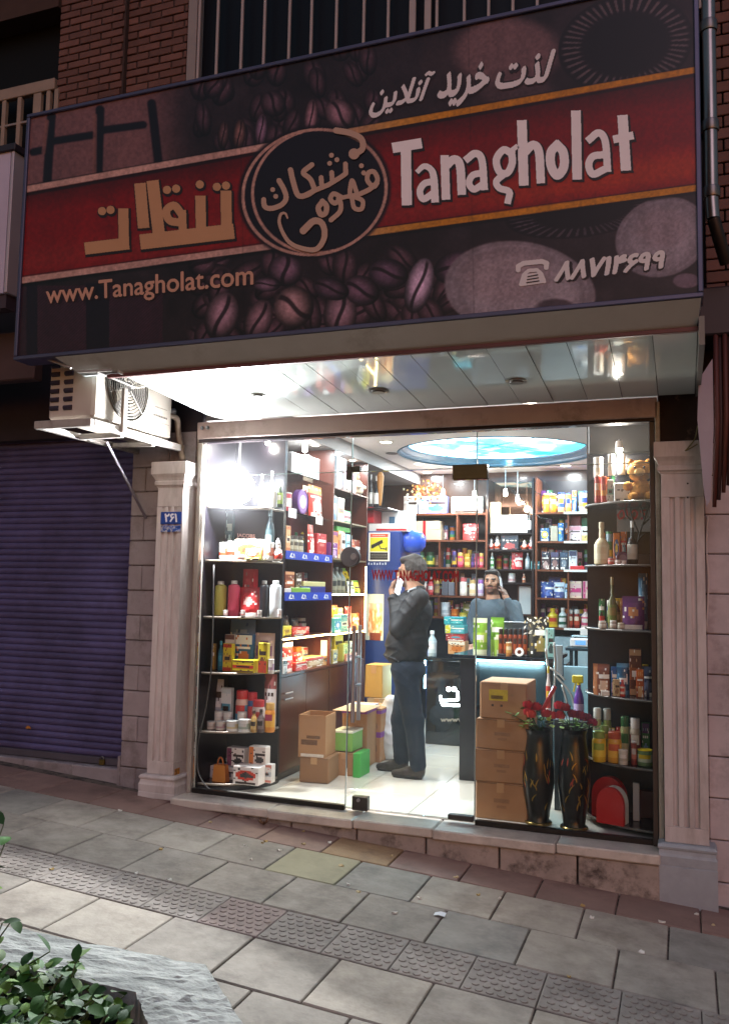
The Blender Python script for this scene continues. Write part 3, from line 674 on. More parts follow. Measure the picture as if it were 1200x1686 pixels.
    u2 = u-8; d2 = np.hypot(u2/112, t/103); mixc(s01(.955, .965, d2)*s01(1.012, 1.0, d2)*(u < 30)*(d < .95), 'c0a28c')
    gr = 1+.16*(vnoise(X, Y, .25, 71)-.5)+.12*(vnoise(X, Y, .9, 72)-.5)+.10*(vnoise(X, Y*.15, .05, 73)-.5)       # print grain and dust streaks
    for xs_ in (392, 770): gr = gr*(1-.12*s01(1.6, .6, np.abs(X-xs_-.02*Y)))
    return np.clip(C*gr[..., None], 0, 1)**1.25*np.array((1.0, .95, 1.03))
place = lambda U, V: np.stack([U, np.full(U.shape, YS-.002), V], -1)
PANEL = sign_child(print_grid('printed_panel', xl+fw, zb+fw, xr2-fw, zt-fw, 860, 350, paint_sign, place, vcol_mat(.42, 0, .4), None))
def sign_child(o): o.parent = PANEL; return o
def strokes_mesh(name, strokes, mt, depth, st=.8, flat=False):
    A = np.vstack([np.array(p, float) for p, w in strokes]); mw = 16
    x0, y0 = A.min(0)-mw; x1, y1 = A.max(0)+mw; M = capsule_mask(strokes, x0, y0, x1, y1, st, flat); pl_ = sg(depth)
    return sign_child(runs_mesh(M, lambda c, r: pl_(x0+c*st, y0+r*st)).build(name, mt))
M_CREAM = mat('f0eaec', .45, var=.04); M_GOLD = mat('b88a62', .45, var=.06); M_SHD = mat('1b0d12', .5)
sp = smooth_path
LET = {'t_capital': [([(652, 242), (688, 236)], 17), ([(668, 242), (669.5, 331)], 17)],
 'a_1': [(sp([(688, 281), (698, 273), (709, 278), (714, 292), (716, 328)]), [8]*24+[13]), (sp([(713, 298), (698, 302), (691, 315), (697, 327), (712, 318)]), 11)],
 'n_1': [([(732, 260), (734, 323)], 14), (sp([(735, 272), (747, 262), (757, 271), (760, 315)]), 14)],
 'a_2': [(sp([(769, 261), (782, 252), (793, 262), (797, 308)]), 12), (sp([(794, 284), (778, 288), (772, 301), (780, 311), (794, 303)]), 11)],
 'g_1': [(sp([(842, 252), (829, 246), (817, 262), (822, 282), (835, 284), (843, 268), (842, 250)]), 12), ([(838, 250), (850, 241)], 8), (sp([(830, 286), (817, 298), (822, 309), (838, 315), (836, 331)]), 11)],
 'h_1': [([(859, 203), (862, 299)], 16), (sp([(864, 250), (877, 238), (887, 249), (890, 296)]), 14)],
 'o_1': [(sp([(917, 238), (907, 250), (907, 272), (917, 288), (928, 274), (927, 250), (917, 238)]), 15)],
 'l_1': [([(948, 187), (950, 289)], 16)],
 'a_3': [(sp([(970, 229), (985, 218), (996, 231), (1000, 278)]), 12), (sp([(994, 254), (976, 257), (969, 271), (976, 286), (995, 278)]), 12)],
 't_small': [([(1025, 195), (1030, 274)], 17), ([(1014, 228), (1038, 223)], 13)]}
def fixw(s): return [(p, (w if not isinstance(w, list) else [w[0]+(w[-1]-w[0])*i/(len(p)-1) for i in range(len(p))])) for p, w in s]
for k, s_ in LET.items():
    s_ = fixw(s_); strokes_mesh('letter', s_, M_CREAM, .006, .6, True)
    strokes_mesh('letter_shadow', [([(x+2, y+2.5) for x, y in p], ([q+4 for q in w] if isinstance(w, list) else w+4)) for p, w in s_], M_SHD, .004, .8, True)
FA = [[([(372, 320), (373, 377)], 18), ([(376, 381), (240, 397)], 25), ([(330, 328), (331, 380)], 17), (sp([(299, 352), (287, 338), (274, 346), (279, 362), (297, 366)]), 13), ([(300, 350), (301, 380)], 13), ([(252, 304), (262, 388)], 20), ([(231, 308), (236, 368)], 19)],
      [([(203, 349), (204, 399)], 17), ([(205, 401), (147, 408)], 20)]]
DOTS = [[(357, 307), (372, 305)], [(329, 303)], [(275, 312), (290, 310)], [(168, 347), (182, 345)]]
for s_ in FA + [[([q], 13.5) for q in d_] for d_ in DOTS]:
    fl_t = len(s_[0][0]) > 1
    strokes_mesh('script_letter', s_, M_GOLD, .006, .6, fl_t)
    strokes_mesh('letter_shadow', [([(x+1.5, y+2) for x, y in p], w+5) for p, w in s_], M_SHD, .004, .8, fl_t)
cv = lambda pts: [(x/3+300, y/3+150) for x, y in pts]
OV = [[(sp(cv([(402, 535), (408, 568), (440, 578), (490, 560), (513, 528), (503, 485), (478, 440)])), 8.5), (cv([(447, 485)]), 8), (cv([(462, 518)]), 8)],
      [(sp(cv([(535, 388), (548, 445), (572, 512), (612, 512), (650, 490)])), 9)],
      [(sp(cv([(640, 362), (598, 400), (632, 432), (652, 478)])), 8.5), (cv([(610, 510), (660, 486), (720, 462), (780, 425), (808, 405), (806, 358)]), 8), (cv([(690, 475), (686, 425)]), 8), (cv([(742, 448), (738, 400)]), 8)],
      [(cv([(737, 315)]), 8), (cv([(728, 355)]), 8), (cv([(764, 337)]), 8)],
      [(sp(cv([(962, 452), (945, 470), (915, 440), (920, 402), (948, 398), (964, 440), (930, 480), (880, 505)])), 8), (sp(cv([(880, 505), (830, 520), (838, 440), (860, 495)])), 7.5), (sp(cv([(838, 525), (850, 575), (885, 580), (890, 540), (850, 520)])), 7.5), (cv([(885, 505), (770, 528)]), 7),
       (sp(cv([(782, 520), (748, 505), (732, 530), (752, 552), (778, 540), (780, 590), (735, 635)])), 8), (cv([(885, 367)]), 8), (cv([(896, 402)]), 8)],
      [(sp(cv([(692, 545), (672, 575), (685, 608), (708, 600), (712, 565), (692, 542)])), 9)],
      [(sp(cv([(520, 625), (508, 602), (485, 610), (482, 660), (520, 735), (575, 770), (660, 780), (702, 720), (692, 655), (650, 640), (598, 688)])), [3]*8+[12]), (cv([(598, 686)]), 8)],
      [(sp(cv([(760, 192), (830, 205), (885, 235), (888, 285), (838, 312)])), 10), (cv([(848, 308)]), 18)]]
for i_, s_ in enumerate(OV): strokes_mesh('oval_script', fixw(s_), mat('b89884', .45), .006+.0006*i_, .6)
# slogan, number, web address
M_SCRIPT = mat('dcd6d8', .45)
def sign_text(name, body, quad, mt, bold=0, shear=0, res=64, shadow=True):
    sign_child(text_quad(name, body, quad, sg(.0065), mt, None, res, bold, shear))
    if shadow: sign_child(text_quad('letter_shadow', body, [(x+1.6, y+2) for x, y in quad], sg(.004), M_SHD, None, 48, bold+.045, shear))
sign_text('slogan_word', '\ufedf\ufeac\ufe95'[::-1], [(818, 91), (916, 79), (908, 135), (814, 149)], M_SCRIPT, .035, .25)
sign_text('slogan_word', '\ufea7\ufeae\ufbfe\ufeaa'[::-1], [(724, 112), (808, 98), (804, 168), (716, 182)], M_SCRIPT, .035, .25)
sign_text('slogan_word', '\ufe81\ufee7\ufefc\ufbfe\ufee6'[::-1], [(612, 130), (718, 114), (706, 176), (606, 196)], M_SCRIPT, .035, .25)
sign_text('phone_number', '\u06f8\u06f8\u06f7\u06f1\u06f4\u06f6\u06f9\u06f9', [(913, 430), (1096, 410), (1094, 442), (911, 465)], mat('d8d2d2', .45), .05, .2)
sign_text('web_address', 'www.Tanagholat.com', [(75, 470), (418, 434), (418, 479), (76, 509)], mat('c09078', .45), .02, 0)
PH = [([(853, 444), (853, 438), (862, 433), (892, 430), (900, 433), (899, 440)], 8), ([(857, 468), (862, 452), (870, 445), (884, 444), (891, 450), (896, 463)], 6), ([(860, 466), (894, 461)], 9), ([(866, 458), (888, 455)], 14)]
PH2 = [([(869, 455), (885, 452)], 2.0), ([(868, 460), (886, 457)], 2.0), ([(867, 465), (887, 462)], 2.0)]
strokes_mesh('phone_symbol', PH, mat('d8d2d2', .45), .006, .6); strokes_mesh('phone_keys', PH2, M_SHD, .0075, .5)

# neighbour's pale panel, far left
nb = thing('neighbour_sign', 'blank pale lavender sign panel at the far left edge', 'sign', (-5.2, -.9, 3.2))
a, b = oy(22, 248, -.9), oy(19, 480, -.9)
g = G(); g.box((-6.5, -.9, b[2]), (a[0]-.02, -.8, a[2])); child(g, 'panel', mat('b8b0c4', .5, var=.06), nb)
g = G(); g.box((a[0]-.012, -.905, b[2]), (a[0]+.012, -.8, a[2]), 0, .004); child(g, 'edge_trim', mat('b4aab0', .4, .3), nb)
g = G(); a2 = oy(30, 228, -.9)[2]; g.box((-6.5, -.92, a[2]), (a[0]+.03, -.75, a[2]+.05), 0, .004); child(g, 'top_rail', mat('241c26', .5), nb)
g = G(); g.box((-6.5, -.88, b[2]-.10), (a[0]-.01, -.78, b[2]-.001)); child(g, 'lower_trim', mat('3a2d36', .6), nb)
g = G(); g.box((-6.5, -.6, oy(30, 625, -.6)[2]), (oy(58, 560, -.6)[0], -.5, oy(30, 545, -.6)[2]), 0, .01); o = g.build('brown_board', mat('43302e', .7, var=.25, scale=3)); tag(o, 'reddish brown board under the neighbour sign at far left', 'board')

# air conditioner on its bracket
ac = thing('air_conditioner', 'cream outdoor air conditioner unit on a steel bracket beside the canopy', 'air conditioner', (-3.68, -.55, 2.5))
X1, X0, Y0, Y1, Z0, Z1 = -3.5, -3.86, -1.04, -.14, 2.525, 3.04
M_ACW = mat('b5ab9f', .45, var=.06, scale=2, dirt='8a7d70', dscale=2, dlo=.55, dhi=.9)
g = G(); g.box((X0, Y0, Z0), (X1, Y1, Z1), 0, .02); child(g, 'casing', M_ACW, ac)
for i in range(6):
    for j in range(2):
        g = G(); zc = 2.60+i*.056; xc = -3.805+j*.107
        g.tube([(xc-.028, Y0-.002, zc), (xc+.034, Y0-.002, zc)], .0165, 8); o = child(g, 'vent_slot', mat('2d2434', .7), ac)
cy, cz, rf = -.69, 2.79, .215
g = G(); g.tube([(X1+.006, cy+(rf+.004)*math.cos(t), cz+(rf+.004)*math.sin(t)) for t in np.linspace(0, 2*math.pi, 41)], .007, 6, cap=False); fan = child(g, 'fan_grille', mat('4c463f', .5), ac, True)
g = G(); g.lathe([(rf, 0), (rf, .002)], 40); g.build('fan_recess', mat('3a3430', .7), ac, False, (X1+.001-ac.location.x, cy-ac.location.y, cz-ac.location.z), (0, R(90), 0))
for k in range(9):
    r = .03+k*.0215; g = G(); g.tube([(X1+.012, cy+r*math.cos(t), cz+r*math.sin(t)) for t in np.linspace(0, 2*math.pi, 29)], .0022, 5, cap=False); g.build('grille_ring', mat('b8b0a6', .4, .5), fan)
for k in range(6):
    t = k*math.pi/3+.3; g = G(); g.tube([(X1+.014, cy+.02*math.cos(t), cz+.02*math.sin(t)), (X1+.014, cy+rf*math.cos(t), cz+rf*math.sin(t))], .003, 5); g.build('grille_spoke', mat('b8b0a6', .4, .5), fan)
for k in range(4):
    t = k*math.pi/2+.5; g = G(); vs = []
    for r in np.linspace(.04, .19, 5):
        for s in (-.28, .28): vs.append((X1+.003+.004*(s > 0), cy+r*math.cos(t+s), cz+r*math.sin(t+s)))
    g.add(vs, [(2*i, 2*i+1, 2*i+3, 2*i+2) for i in range(4)]); g.build('fan_blade', mat('6f675c', .5), fan)
g = G(); g.box((X1, -.36, 2.735), (X1+.001, -.21, 2.739)); g.box((X1+.0005, -.40, 2.63), (X1+.0015, -.18, 2.633)); child(g, 'seam_line', mat('7d746a', .6), ac)
for k in range(9):
    g = G(); g.box((X1+.0005, -.39+k*.021, 2.668), (X1+.0015, -.39+k*.021+.013, 2.682)); child(g, 'badge_mark', mat('5a5550', .5), ac)
for nm, a, b in (('bracket_rail', (X0-.05, Y0-.06, 2.46), (X1+.03, Y0-.02, 2.51)), ('bracket_rail', (X1-.01, Y0-.019, 2.462), (X1+.03, .0, 2.512)), ('bracket_rail', (X0-.05, Y0-.019, 2.462), (X0-.01, .0, 2.50)), ('bracket_cross', (X0-.0, -.72, 2.455), (X1-.02, -.68, 2.49)), ('bracket_cross', (X0, -.35, 2.455), (X1-.02, -.31, 2.49))):
    g = G(); g.box(a, b, 0, .004); child(g, nm, mat('b0a8a2', .45, .3, var=.1, dirt='6f6058', dscale=6), ac)
g = G(); g.box((X1+.031, -.80, 2.47), (X1+.055, -.755, 2.77), 0, .003); child(g, 'hanger_strap', mat('9a8f88', .45, .3), ac)
p, q = oy(182, 722, -.45), oy(231, 812, -.02); g = G(); g.tube([(X0+.1, -.55, 2.46), (-3.78, -.01, 1.97)], .011, 6); child(g, 'brace', mat('7d7580', .5, .3), ac)
g = G(); g.tube(smooth_path([(X1-.03, -.135, 2.72), (X1+.0, -.08, 2.70), (X1+.0, -.05, 2.6), (X1+.02, -.03, 2.45), (X1+.03, -.02, 2.40)]), .022, 8); child(g, 'insulated_hose', mat('8a7a6c', .8, var=.2), ac, True)
g = G(); g.lathe([(.02, 0), (.022, .02), (.014, .035)], 10, 0, (X1+.005, -.135, 2.73)); child(g, 'valve', M_ALU, ac)
# ================================================================== planter with shrub in the foreground
ZR = .10
pts = [oz(*p, ZR)[:2] for p in ((0, 1525), (345, 1590))]
out = [(-4.6, -2.62), (-1.64, -2.625), (-.95, -3.315), (-.95, -4.5), (-4.6, -4.5)]
inn = [(-4.32, -2.90), (-1.755, -2.905), (-1.23, -3.43), (-1.23, -4.22), (-4.32, -4.22)]
pl = thing('stone_planter', 'weathered grey stone planter rim at the lower left', 'planter', (-2.8, -3.5, -.2))
M_RIM = mat('b2b2ac', .8, var=.42, scale=9, bump=.55, dirt='5d605c', dscale=3, dlo=.45, dhi=.7, stretch=(1, 2.2, 1))
def ring_prism(g, o, i, z0, z1):
    n = len(o); N = 46
    fine = lambda P_: [(P_[k][0]+(P_[(k+1) % n][0]-P_[k][0])*t/N, P_[k][1]+(P_[(k+1) % n][1]-P_[k][1])*t/N) for k in range(n) for t in range(N)]
    O, I = fine(o), fine(i); m_ = len(O); jr = lambda: random.uniform(-.006, .006)
    K = 12; vs = [(x+jr(), y+jr(), z0) for x, y in O]+[(x+jr(), y+jr(), z1-.014) for x, y in O]
    for q in range(K+1):
        t = .03+.97*q/K; vs += [(a[0]+(b[0]-a[0])*t+jr()*.6, a[1]+(b[1]-a[1])*t+jr()*.6, z1+jr()*.75) for a, b in zip(O, I)]
    vs += [(x+jr(), y+jr(), z0+.1) for x, y in I]
    fs = []
    for L_ in range(K+3):
        for k in range(m_): fs.append((L_*m_+k, L_*m_+(k+1) % m_, (L_+1)*m_+(k+1) % m_, (L_+1)*m_+k))
    g.add(vs, [f[::-1] for f in fs])
g = G(); ring_prism(g, out, inn, -.5, ZR); child(g, 'rim', M_RIM, pl)
g = G(); g.add([(x, y, .0) for x, y in inn], [(4, 3, 2, 1, 0)]); child(g, 'soil', mat('0d0b09', .95, var=.4, scale=20, bump=.5), pl)
sh = thing('shrub', 'leafy green shrub growing in the stone planter', 'shrub', (-2.1, -3.3, 0))
M_LEAF = [mat(h, .6, var=.3, scale=14, rand=.35, spec=.3) for h in ('24481a', '35601f', '5a7a2a')]
LM = []
for k in range(3):
    g = G(); L_ = 1.0; vs = []
    for t, w in ((0, .02), (.2, .30), (.45, .42), (.7, .36), (.9, .17), (1, .01)):
        bend = -.28*t*t*(1+.4*k); vs += [(-w*.86, t, bend+.10*w), (0, t, bend), (w*.86, t, bend+.10*w)]
    fs = [];
    for i in range(5):
        for j in range(2): fs.append((3*i+j, 3*i+j+1, 3*i+j+4, 3*i+j+3))
    g.add(vs, fs); o = g.build('leaf', M_LEAF[k], sh, True); LM.append(o.data); bpy.data.objects.remove(o)
SPOT = []
def stem(base, tip, n, sz):
    base, tip = Vector(base), Vector(tip); mid = (base+tip)/2+Vector((random.uniform(-.04, .04), random.uniform(-.04, .04), .02))
    path = [Vector(q) for q in smooth_path([base, mid, tip], 5)]; g_ = G(); g_.tube(path, [.005-.003*i/len(path) for i in range(len(path))], 5); g_.build('stem', mat('4a5230', .7), sh, True, -Vector(sh.location))
    for i in range(n):
        t = .25+.75*i/max(1, n-1); p = path[min(int(t*(len(path)-1)), len(path)-1)]; SPOT.append((p, sz*random.uniform(.75, 1.2), (tip-base).normalized()))
for k in range(34):
    px, py = random.uniform(-30, 205), random.uniform(1560, 1690); zt = random.uniform(.05, .15) + (.04 if px < 120 else 0)
    if px > 150: py = max(py, 1620)
    tip = oz(px, py, zt)
    if tip[1] > -2.88: tip[1] = -2.88-random.uniform(0, .05)
    base = (tip[0]+random.uniform(-.15, .05), tip[1]-random.uniform(.0, .2), .0)
    stem(base, tip, random.randint(3, 4), .055)
for (px, py, zt) in ((6, 1358, .50), (12, 1378, .46), (-8, 1400, .42), (4, 1520, .30), (20, 1515, .30), (140, 1565, .20), (125, 1585, .2), (205, 1640, .12)):
    tip = oz(px, py, zt); stem((tip[0]-.05, tip[1]-.12, 0), tip, 4, .06)
for k in range(180):
    px, py = random.uniform(-40, 200), random.uniform(1585, 1700); q = oz(px, py, random.uniform(.04, .16))
    if px > 140 and py < 1640: continue
    if q[1] > -2.93: q[1] = -2.93
    SPOT.append((Vector(q), .055*random.uniform(.75, 1.2), None))
for i, (p, s, d) in enumerate(SPOT[:298]):
    o = obj('leaf', LM[i % 3], sh); o.location = p-Vector(sh.location)
    az = random.uniform(0, 6.283); el = random.uniform(-.2, .9)
    o.rotation_euler = (el, random.uniform(-.5, .5), az); o.scale = (s, s*random.uniform(.9, 1.3), s)

# ================================================================== shop room
XL, XR_, YB, ZC = -3.33, -.10, 4.18, 2.82
M_WALLD = mat('2a1c1a', .6, var=.15); M_CEIL = mat('cfc9c6', .6, var=.03)
def wallbox(name, a, b, mt): g = G(); g.box(a, b); return tag(g.build(name, mt), kind='structure')
wallbox('shop_wall_left', (XL-.06, .061, -.1), (XL, YB+.1, 3.2), M_WALLD)
wallbox('shop_wall_right', (XR_, .061, -.1), (XR_+.06, YB+.1, 3.2), mat('4b4a50', .5, var=.1))
wallbox('shop_wall_back', (XL, YB, -.1), (XR_, YB+.1, 3.2), mat('3c261d', .25, var=.25, scale=2, coat=.3))
fl = G(); fl.add([(XL, .05, -.006), (XR_, .05, -.006), (XR_, YB, -.006), (XL, YB, -.006)], [(0, 1, 2, 3)]); fl = tag(fl.build('shop_floor', mat('8f8a80', .6)), kind='structure')
M_FT = mat('d9d5c9', .16, var=.05, scale=2.5, rand=.02, coat=.3); ft = None
tw, td_ = .538, .51
for i in range(6):
    for j in range(8):
        if ft is None:
            g = G(); g.box((-tw/2+.002, -td_/2+.002, -.005), (tw/2-.002, td_/2-.002, 0), 0, .0015); o = g.build('floor_tile', M_FT, fl); ft = o.data
        else: o = obj('floor_tile', ft, fl)
        o.location = (XL+tw*(i+.5), .055+td_*(j+.5), 0)
# ceiling with round recess
CX, CY, CR = -1.71, 2.82, .96
g = G(); n = 72; vs = []; RX0, RX1, RY0, RY1 = -2.875, XR_, .055, YB
angs = sorted([2*math.pi*k/n for k in range(n)]+[math.atan2(y-CY, x-CX) % (2*math.pi) for x in (RX0, RX1) for y in (RY0, RY1)])
for t in angs:
    c, s = math.cos(t), math.sin(t); k = min([q for q in ((RX1-CX)/c if c > 1e-9 else 1e9, (RX0-CX)/c if c < -1e-9 else 1e9, (RY1-CY)/s if s > 1e-9 else 1e9, (RY0-CY)/s if s < -1e-9 else 1e9)])
    vs += [(CX+c*CR, CY+s*CR, ZC), (CX+c*k, CY+s*k, ZC)]
N_ = len(angs); g.add(vs, [(2*i, 2*((i+1) % N_), 2*((i+1) % N_)+1, 2*i+1) for i in range(N_)])
ceil = tag(g.build('shop_ceiling', M_CEIL), kind='structure')
g = G(); g.box((XL, .05, 2.99), (XR_, YB, 3.1)); tag(g.build('shop_roof_slab', mat('555555', .9)), kind='structure')
g = G(); g.box((XL, .056, ZC), (RX0, YB-.001, 2.985)); g.box((XL, .0505, 2.70), (-2.885, YB-.002, 2.8195)); g.box((-2.884, .0508, 2.70), (XR_, .0545, 2.985)); tag(g.build('ceiling_bulkhead', mat('7a7674', .6, var=.05)), kind='structure')
DZ = .5; cov = thing('ceiling_dome_light', 'round backlit sky picture recessed in the ceiling with blue rim', 'ceiling light', (CX, CY, ZC))
g = G(); g.lathe([(CR, -.006), (CR+.012, .0), (CR+.0, .010), (CR-.02, .016), (CR-.03, .034), (CR-.05, .04), (CR-.07, .06), (CR-.09, .066), (CR-.10, .084)], 72, 0, cap=False); g.build('cove_rim', mat('0f5472', .45, var=.06, scale=4), cov, 'auto')
def paint_sky(U, V):
    r, t = U, V; x = r*np.cos(t); y = r*np.sin(t); X = CX+x; Y = CY+y
    n = vnoise(X+9, Y+9, 2.2, 21)*.5+vnoise(X+9, Y+9, 5, 22)*.3+vnoise(X+9, Y+9, 11, 23)*.2
    k = s01(.40, .62, n+.12*s01(.6, -.2, x)); C = hexc('0090d0')*(1-k)[..., None]+hexc('d4f6ff')*k[..., None]
    q = s01(.5, .62, vnoise(X+3, Y+5, 3.5, 31))*s01(.55, .8, x+.25*y+.35)*.7; C = C*(1-q[..., None])+hexc('3f9a78')*q[..., None]
    b_ = s01(.52, .6, vnoise(X, Y, 4, 41))*.35; return C*(1-b_[..., None])+hexc('2fb4dc')*b_[..., None]
sk = print_grid('light_panel', .0, 0, CR-.085, 2*math.pi, 60, 120, paint_sky, lambda U, V: np.stack([U*np.cos(V), U*np.sin(V), np.full(U.shape, .08)], -1), vcol_mat(.5, 2.2), cov)
for t in (.9, 2.45): g = G(); g.box((-CR+.09, -.004, .073), (CR-.09, .004, .078)); g.build('panel_joint', mat('1a5f80', .5), cov, False, (0, 0, 0), (0, 0, t))
# recessed downlights
def downlight(x, y, z, W, label, r=.055, group='recessed downlights in the shop ceiling', rot=None, warm=(.93, .97, 1), spread=None):
    t = thing('downlight', label, 'downlight', (x, y, z), 0, group)
    g = G(); g.lathe([(r+.02, 0), (r+.02, -.004), (r, -.007), (r-.004, -.001)], 20, 0, cap=False); rg_ = g.build('trim_ring', mat('d8d4cc', .3, .4), t, 'auto')
    g = G(); g.lathe([(r-.003, -.0012), (r-.003, -.003)], 20); g.build('lens', mat('fff4e4', .4, emis=14), rg_)
    ld = bpy.data.lights.new('lamp', 'AREA'); ld.shape = 'DISK'; ld.size = r*2; ld.energy = W; ld.color = warm
    if spread: ld.spread = R(spread)
    lo = bpy.data.objects.new('lamp_glow', ld); COL.objects.link(lo); lo.parent = t; lo.location = (0, 0, -.012); return t
KW = 6.3
for (px, py), lab in (((635, 727), 'lit downlight nearest the glass, left of the blue dome'), ((690, 763), 'lit downlight left of the blue dome, second from the glass'), ((703, 777), 'lit downlight at the far left corner of the ceiling'), ((931, 766), 'lit downlight right of the blue dome near the back')):
    c = oz(px, py, ZC); downlight(c[0], c[1], ZC-.001, KW, lab)
c = oz(645, 746, ZC); g = G(); g.lathe([(.06, 0), (.06, -.006), (.05, -.008), (.046, -.001)], 20, 0, cap=True); o = g.build('ceiling_speaker', mat('6a6462', .5), loc=(c[0], c[1], ZC-.001)); tag(o, 'unlit dark round fitting beside the lit downlights', 'fitting')
for x, y, lab in ((-.55, 1.2, 'unseen added downlight over the right window display'), (-1.0, .55, 'unseen added downlight above the stacked cartons'), (-2.3, .75, 'unseen added downlight just inside the shop door'), (-1.6, 1.35, 'unseen added downlight over the shop entrance floor'), (-.5, 3.5, 'unseen added downlight in the far right corner')):
    downlight(x, y, ZC-.001, KW, lab)  # lamps out of view, added to light the room
for y, lab in ((.82, 'small lit downlight over the first wall shelf bay'), (1.25, 'small lit downlight over the middle of the first bay'), (1.75, 'small lit downlight over the second wall shelf bay'), (2.15, 'small lit downlight at the end of the second bay')):
    downlight(-2.96, y, 2.699, 4.5, lab, .035, 'small downlights over the wall shelves')
for x, lab in ((-2.5, 'small lit downlight over the back wall gift boxes'), (-1.75, 'small lit downlight over the central mirror'), (-1.15, 'small lit downlight over the back right shelves')):
    downlight(x, 3.72, ZC-.001, 1.6, lab, .035, 'small downlights over the back shelves')

# ------------------------------------------------------------------ shop glass
GL = glass_mat(glare=.010)
def pane(name, x0, x1, z0, z1, lab, y=0.0):
    g = G(); g.box((x0, y-.005, z0), (x1, y+.005, z1)); o = g.build(name, GL); return tag(o, lab, 'window')
xd0, xd1, zt_ = -2.128, -1.252, 2.272
pane('shop_window', -3.30, xd0-.004, .012, 2.518, 'clear fixed glass pane left of the door')
pane('shop_window', xd1+.004, -.178, .012, 2.518, 'clear fixed glass pane right of the door')
pane('shop_window', xd0-.001, xd1+.001, zt_+.006, 2.518, 'clear glass transom above the door')
door = thing('glass_door', 'frameless glass shop door with steel bar handles', 'door', (xd0, 0, 0))
def dchild(g, name, mt, sm=False): return child(g, name, mt, door, sm)
g = G(); g.box((xd0+.003, -.006, .018), (xd1-.003, .006, zt_)); dchild(g, 'door_glass', GL)
M_STEEL = mat('a9a7ac', .38, .6, var=.08, scale=6); M_FIT = mat('4a4644', .35, .6, var=.15, scale=8)
M_EDGE = mat('9fb3b0', .2, 0, spec=.8)
for xx in (xd0-.0015, xd1-.0005): g = G(); g.box((xx-.0025, -.0075, .02), (xx+.0025, .0075, 2.51)); dchild(g, 'polished_edge', M_EDGE)
g = G(); g.box((-3.29, -.0065, zt_+.001), (-.18, .0065, zt_+.005)); dchild(g, 'transom_edge', M_EDGE)
def on_glass(px0, py0, px1, py1, name, mt, th=.02, c=.004):
    a, b = oy(px0, py0, -.006), oy(px1, py1, -.006); g = G(); g.box((a[0], -.006-th, b[2]), (b[0], .006+th, a[2]), 0, c); return dchild(g, name, mt)
on_glass(746, 766, 803, 789, 'top_patch_fitting', mat('5a4a40', .12, .9, var=.3, scale=10)); lp = on_glass(581, 1310, 606, 1336, 'lock_patch', M_FIT); on_glass(738, 1340, 780, 1353, 'bottom_patch_fitting', M_FIT)
g = G(); a = oy(590, 1318, -.03); g.tube([(a[0], -.026, a[2]), (a[0], -.04, a[2])], .011, 12); g.build('lock_cylinder', M_STEEL, lp)
on_glass(571, 768, 580, 790, 'corner_clamp', M_FIT, .012); on_glass(580.5, 768, 593, 777, 'corner_clamp', M_FIT, .012)
c = oy(577, 917, 0); g = G(); g.lathe([(.066, -.018), (.070, -.012), (.070, .012), (.066, .018)], 28); g.build('lock_disc', mat('6a6b70', .45, .2), door, 'auto', (c[0]-xd0, 0, c[2]), (R(90), 0, 0))
g = G(); g.lathe([(.02, -.026), (.024, -.02), (.024, .02), (.02, .026)], 16); g.build('lock_knob', M_STEEL, door, 'auto', (c[0]-xd0+.03, 0, c[2]), (R(90), 0, 0))
for yy, px in ((-.055, 588), (.055, 588)):
    a, b = oy(px, 1030, 0), oy(px, 1188, 0); g = G(); g.tube([(a[0], yy, a[2]), (a[0], yy, b[2])], .0135, 12); hb_ = dchild(g, 'bar_handle', M_STEEL, 'auto')
for py in (1082, 1128):
    a = oy(588, py, 0); g = G(); g.tube([(a[0], -.056, a[2]), (a[0], .056, a[2])], .009, 10); g.build('handle_stud', M_STEEL, hb_, True)
# bottom channels
for x0, x1, lab in ((-3.30, xd0-.005, 'dark glass channel left of the door'), (xd1+.005, -.18, 'dark glass channel right of the door')):
    g = G(); g.box((x0, -.02, -.001), (x1, .02, .03), 0, .003); tag(g.build('glass_channel', mat('2a2624', .4, .5)), lab, 'channel')
# red lettering and camera notice on the glass
tag(text_quad('window_lettering', 'WWW.TANAGHOLAT.COM', [(612, 938), (755, 940), (755, 959), (612, 956)], plane_y(-.0095), mat('a01522', .4), None, 50, .03), 'red web address lettering stuck on the glass door', 'lettering')
def paint_cctv(U, V):
    C = np.ones(U.shape+(3,))*hexc('e8e6e0'); inx = (U > .07)*(U < .93)
    mx = lambda M, h: C.__setitem__(M > 0, hexc(h))
    mx(inx*(V > .84)*(V < .955), 'd9593f'); mx(inx*(V > .885)*(V < .91)*(np.sin(U*70) > -.4)*(U > .2)*(U < .8), 'f0d8d0')
    mx(inx*(V > .33)*(V < .83), 'd6cf2e'); mx(inx*(V > .04)*(V < .31), '23211f')
    mx(inx*(V > .2)*(V < .23)*(np.sin(U*60+3) > -.5), '77736c'); mx(inx*(V > .13)*(V < .155)*(np.sin(U*80) > -.5), '77736c')
    u = (U-.42)*.94+(V-.60)*.30; v = -(U-.42)*.36+(V-.60)*.95; mx((np.abs(u) < .26)*(np.abs(v) < .065), '1e1e1e'); mx((np.hypot((u+.26)/.05, v/.075) < 1)*1.0, '1e1e1e')
    mx(s01(.022, .02, seg_d(U, V, [(.5, .56), (.58, .44), (.84, .42)])) > .5, '1e1e1e'); mx((np.abs(U-.85) < .02)*(np.abs(V-.43) < .06), '1e1e1e'); return C
# ================================================================== shelving and counters
M_BLK = mat('17141a', .3, var=.1, scale=3); M_WOOD = wood('4a2218'); M_WOODL = wood('6b3a24'); M_SHG = glass_mat((.9, .95, .94))
XW = -2.88
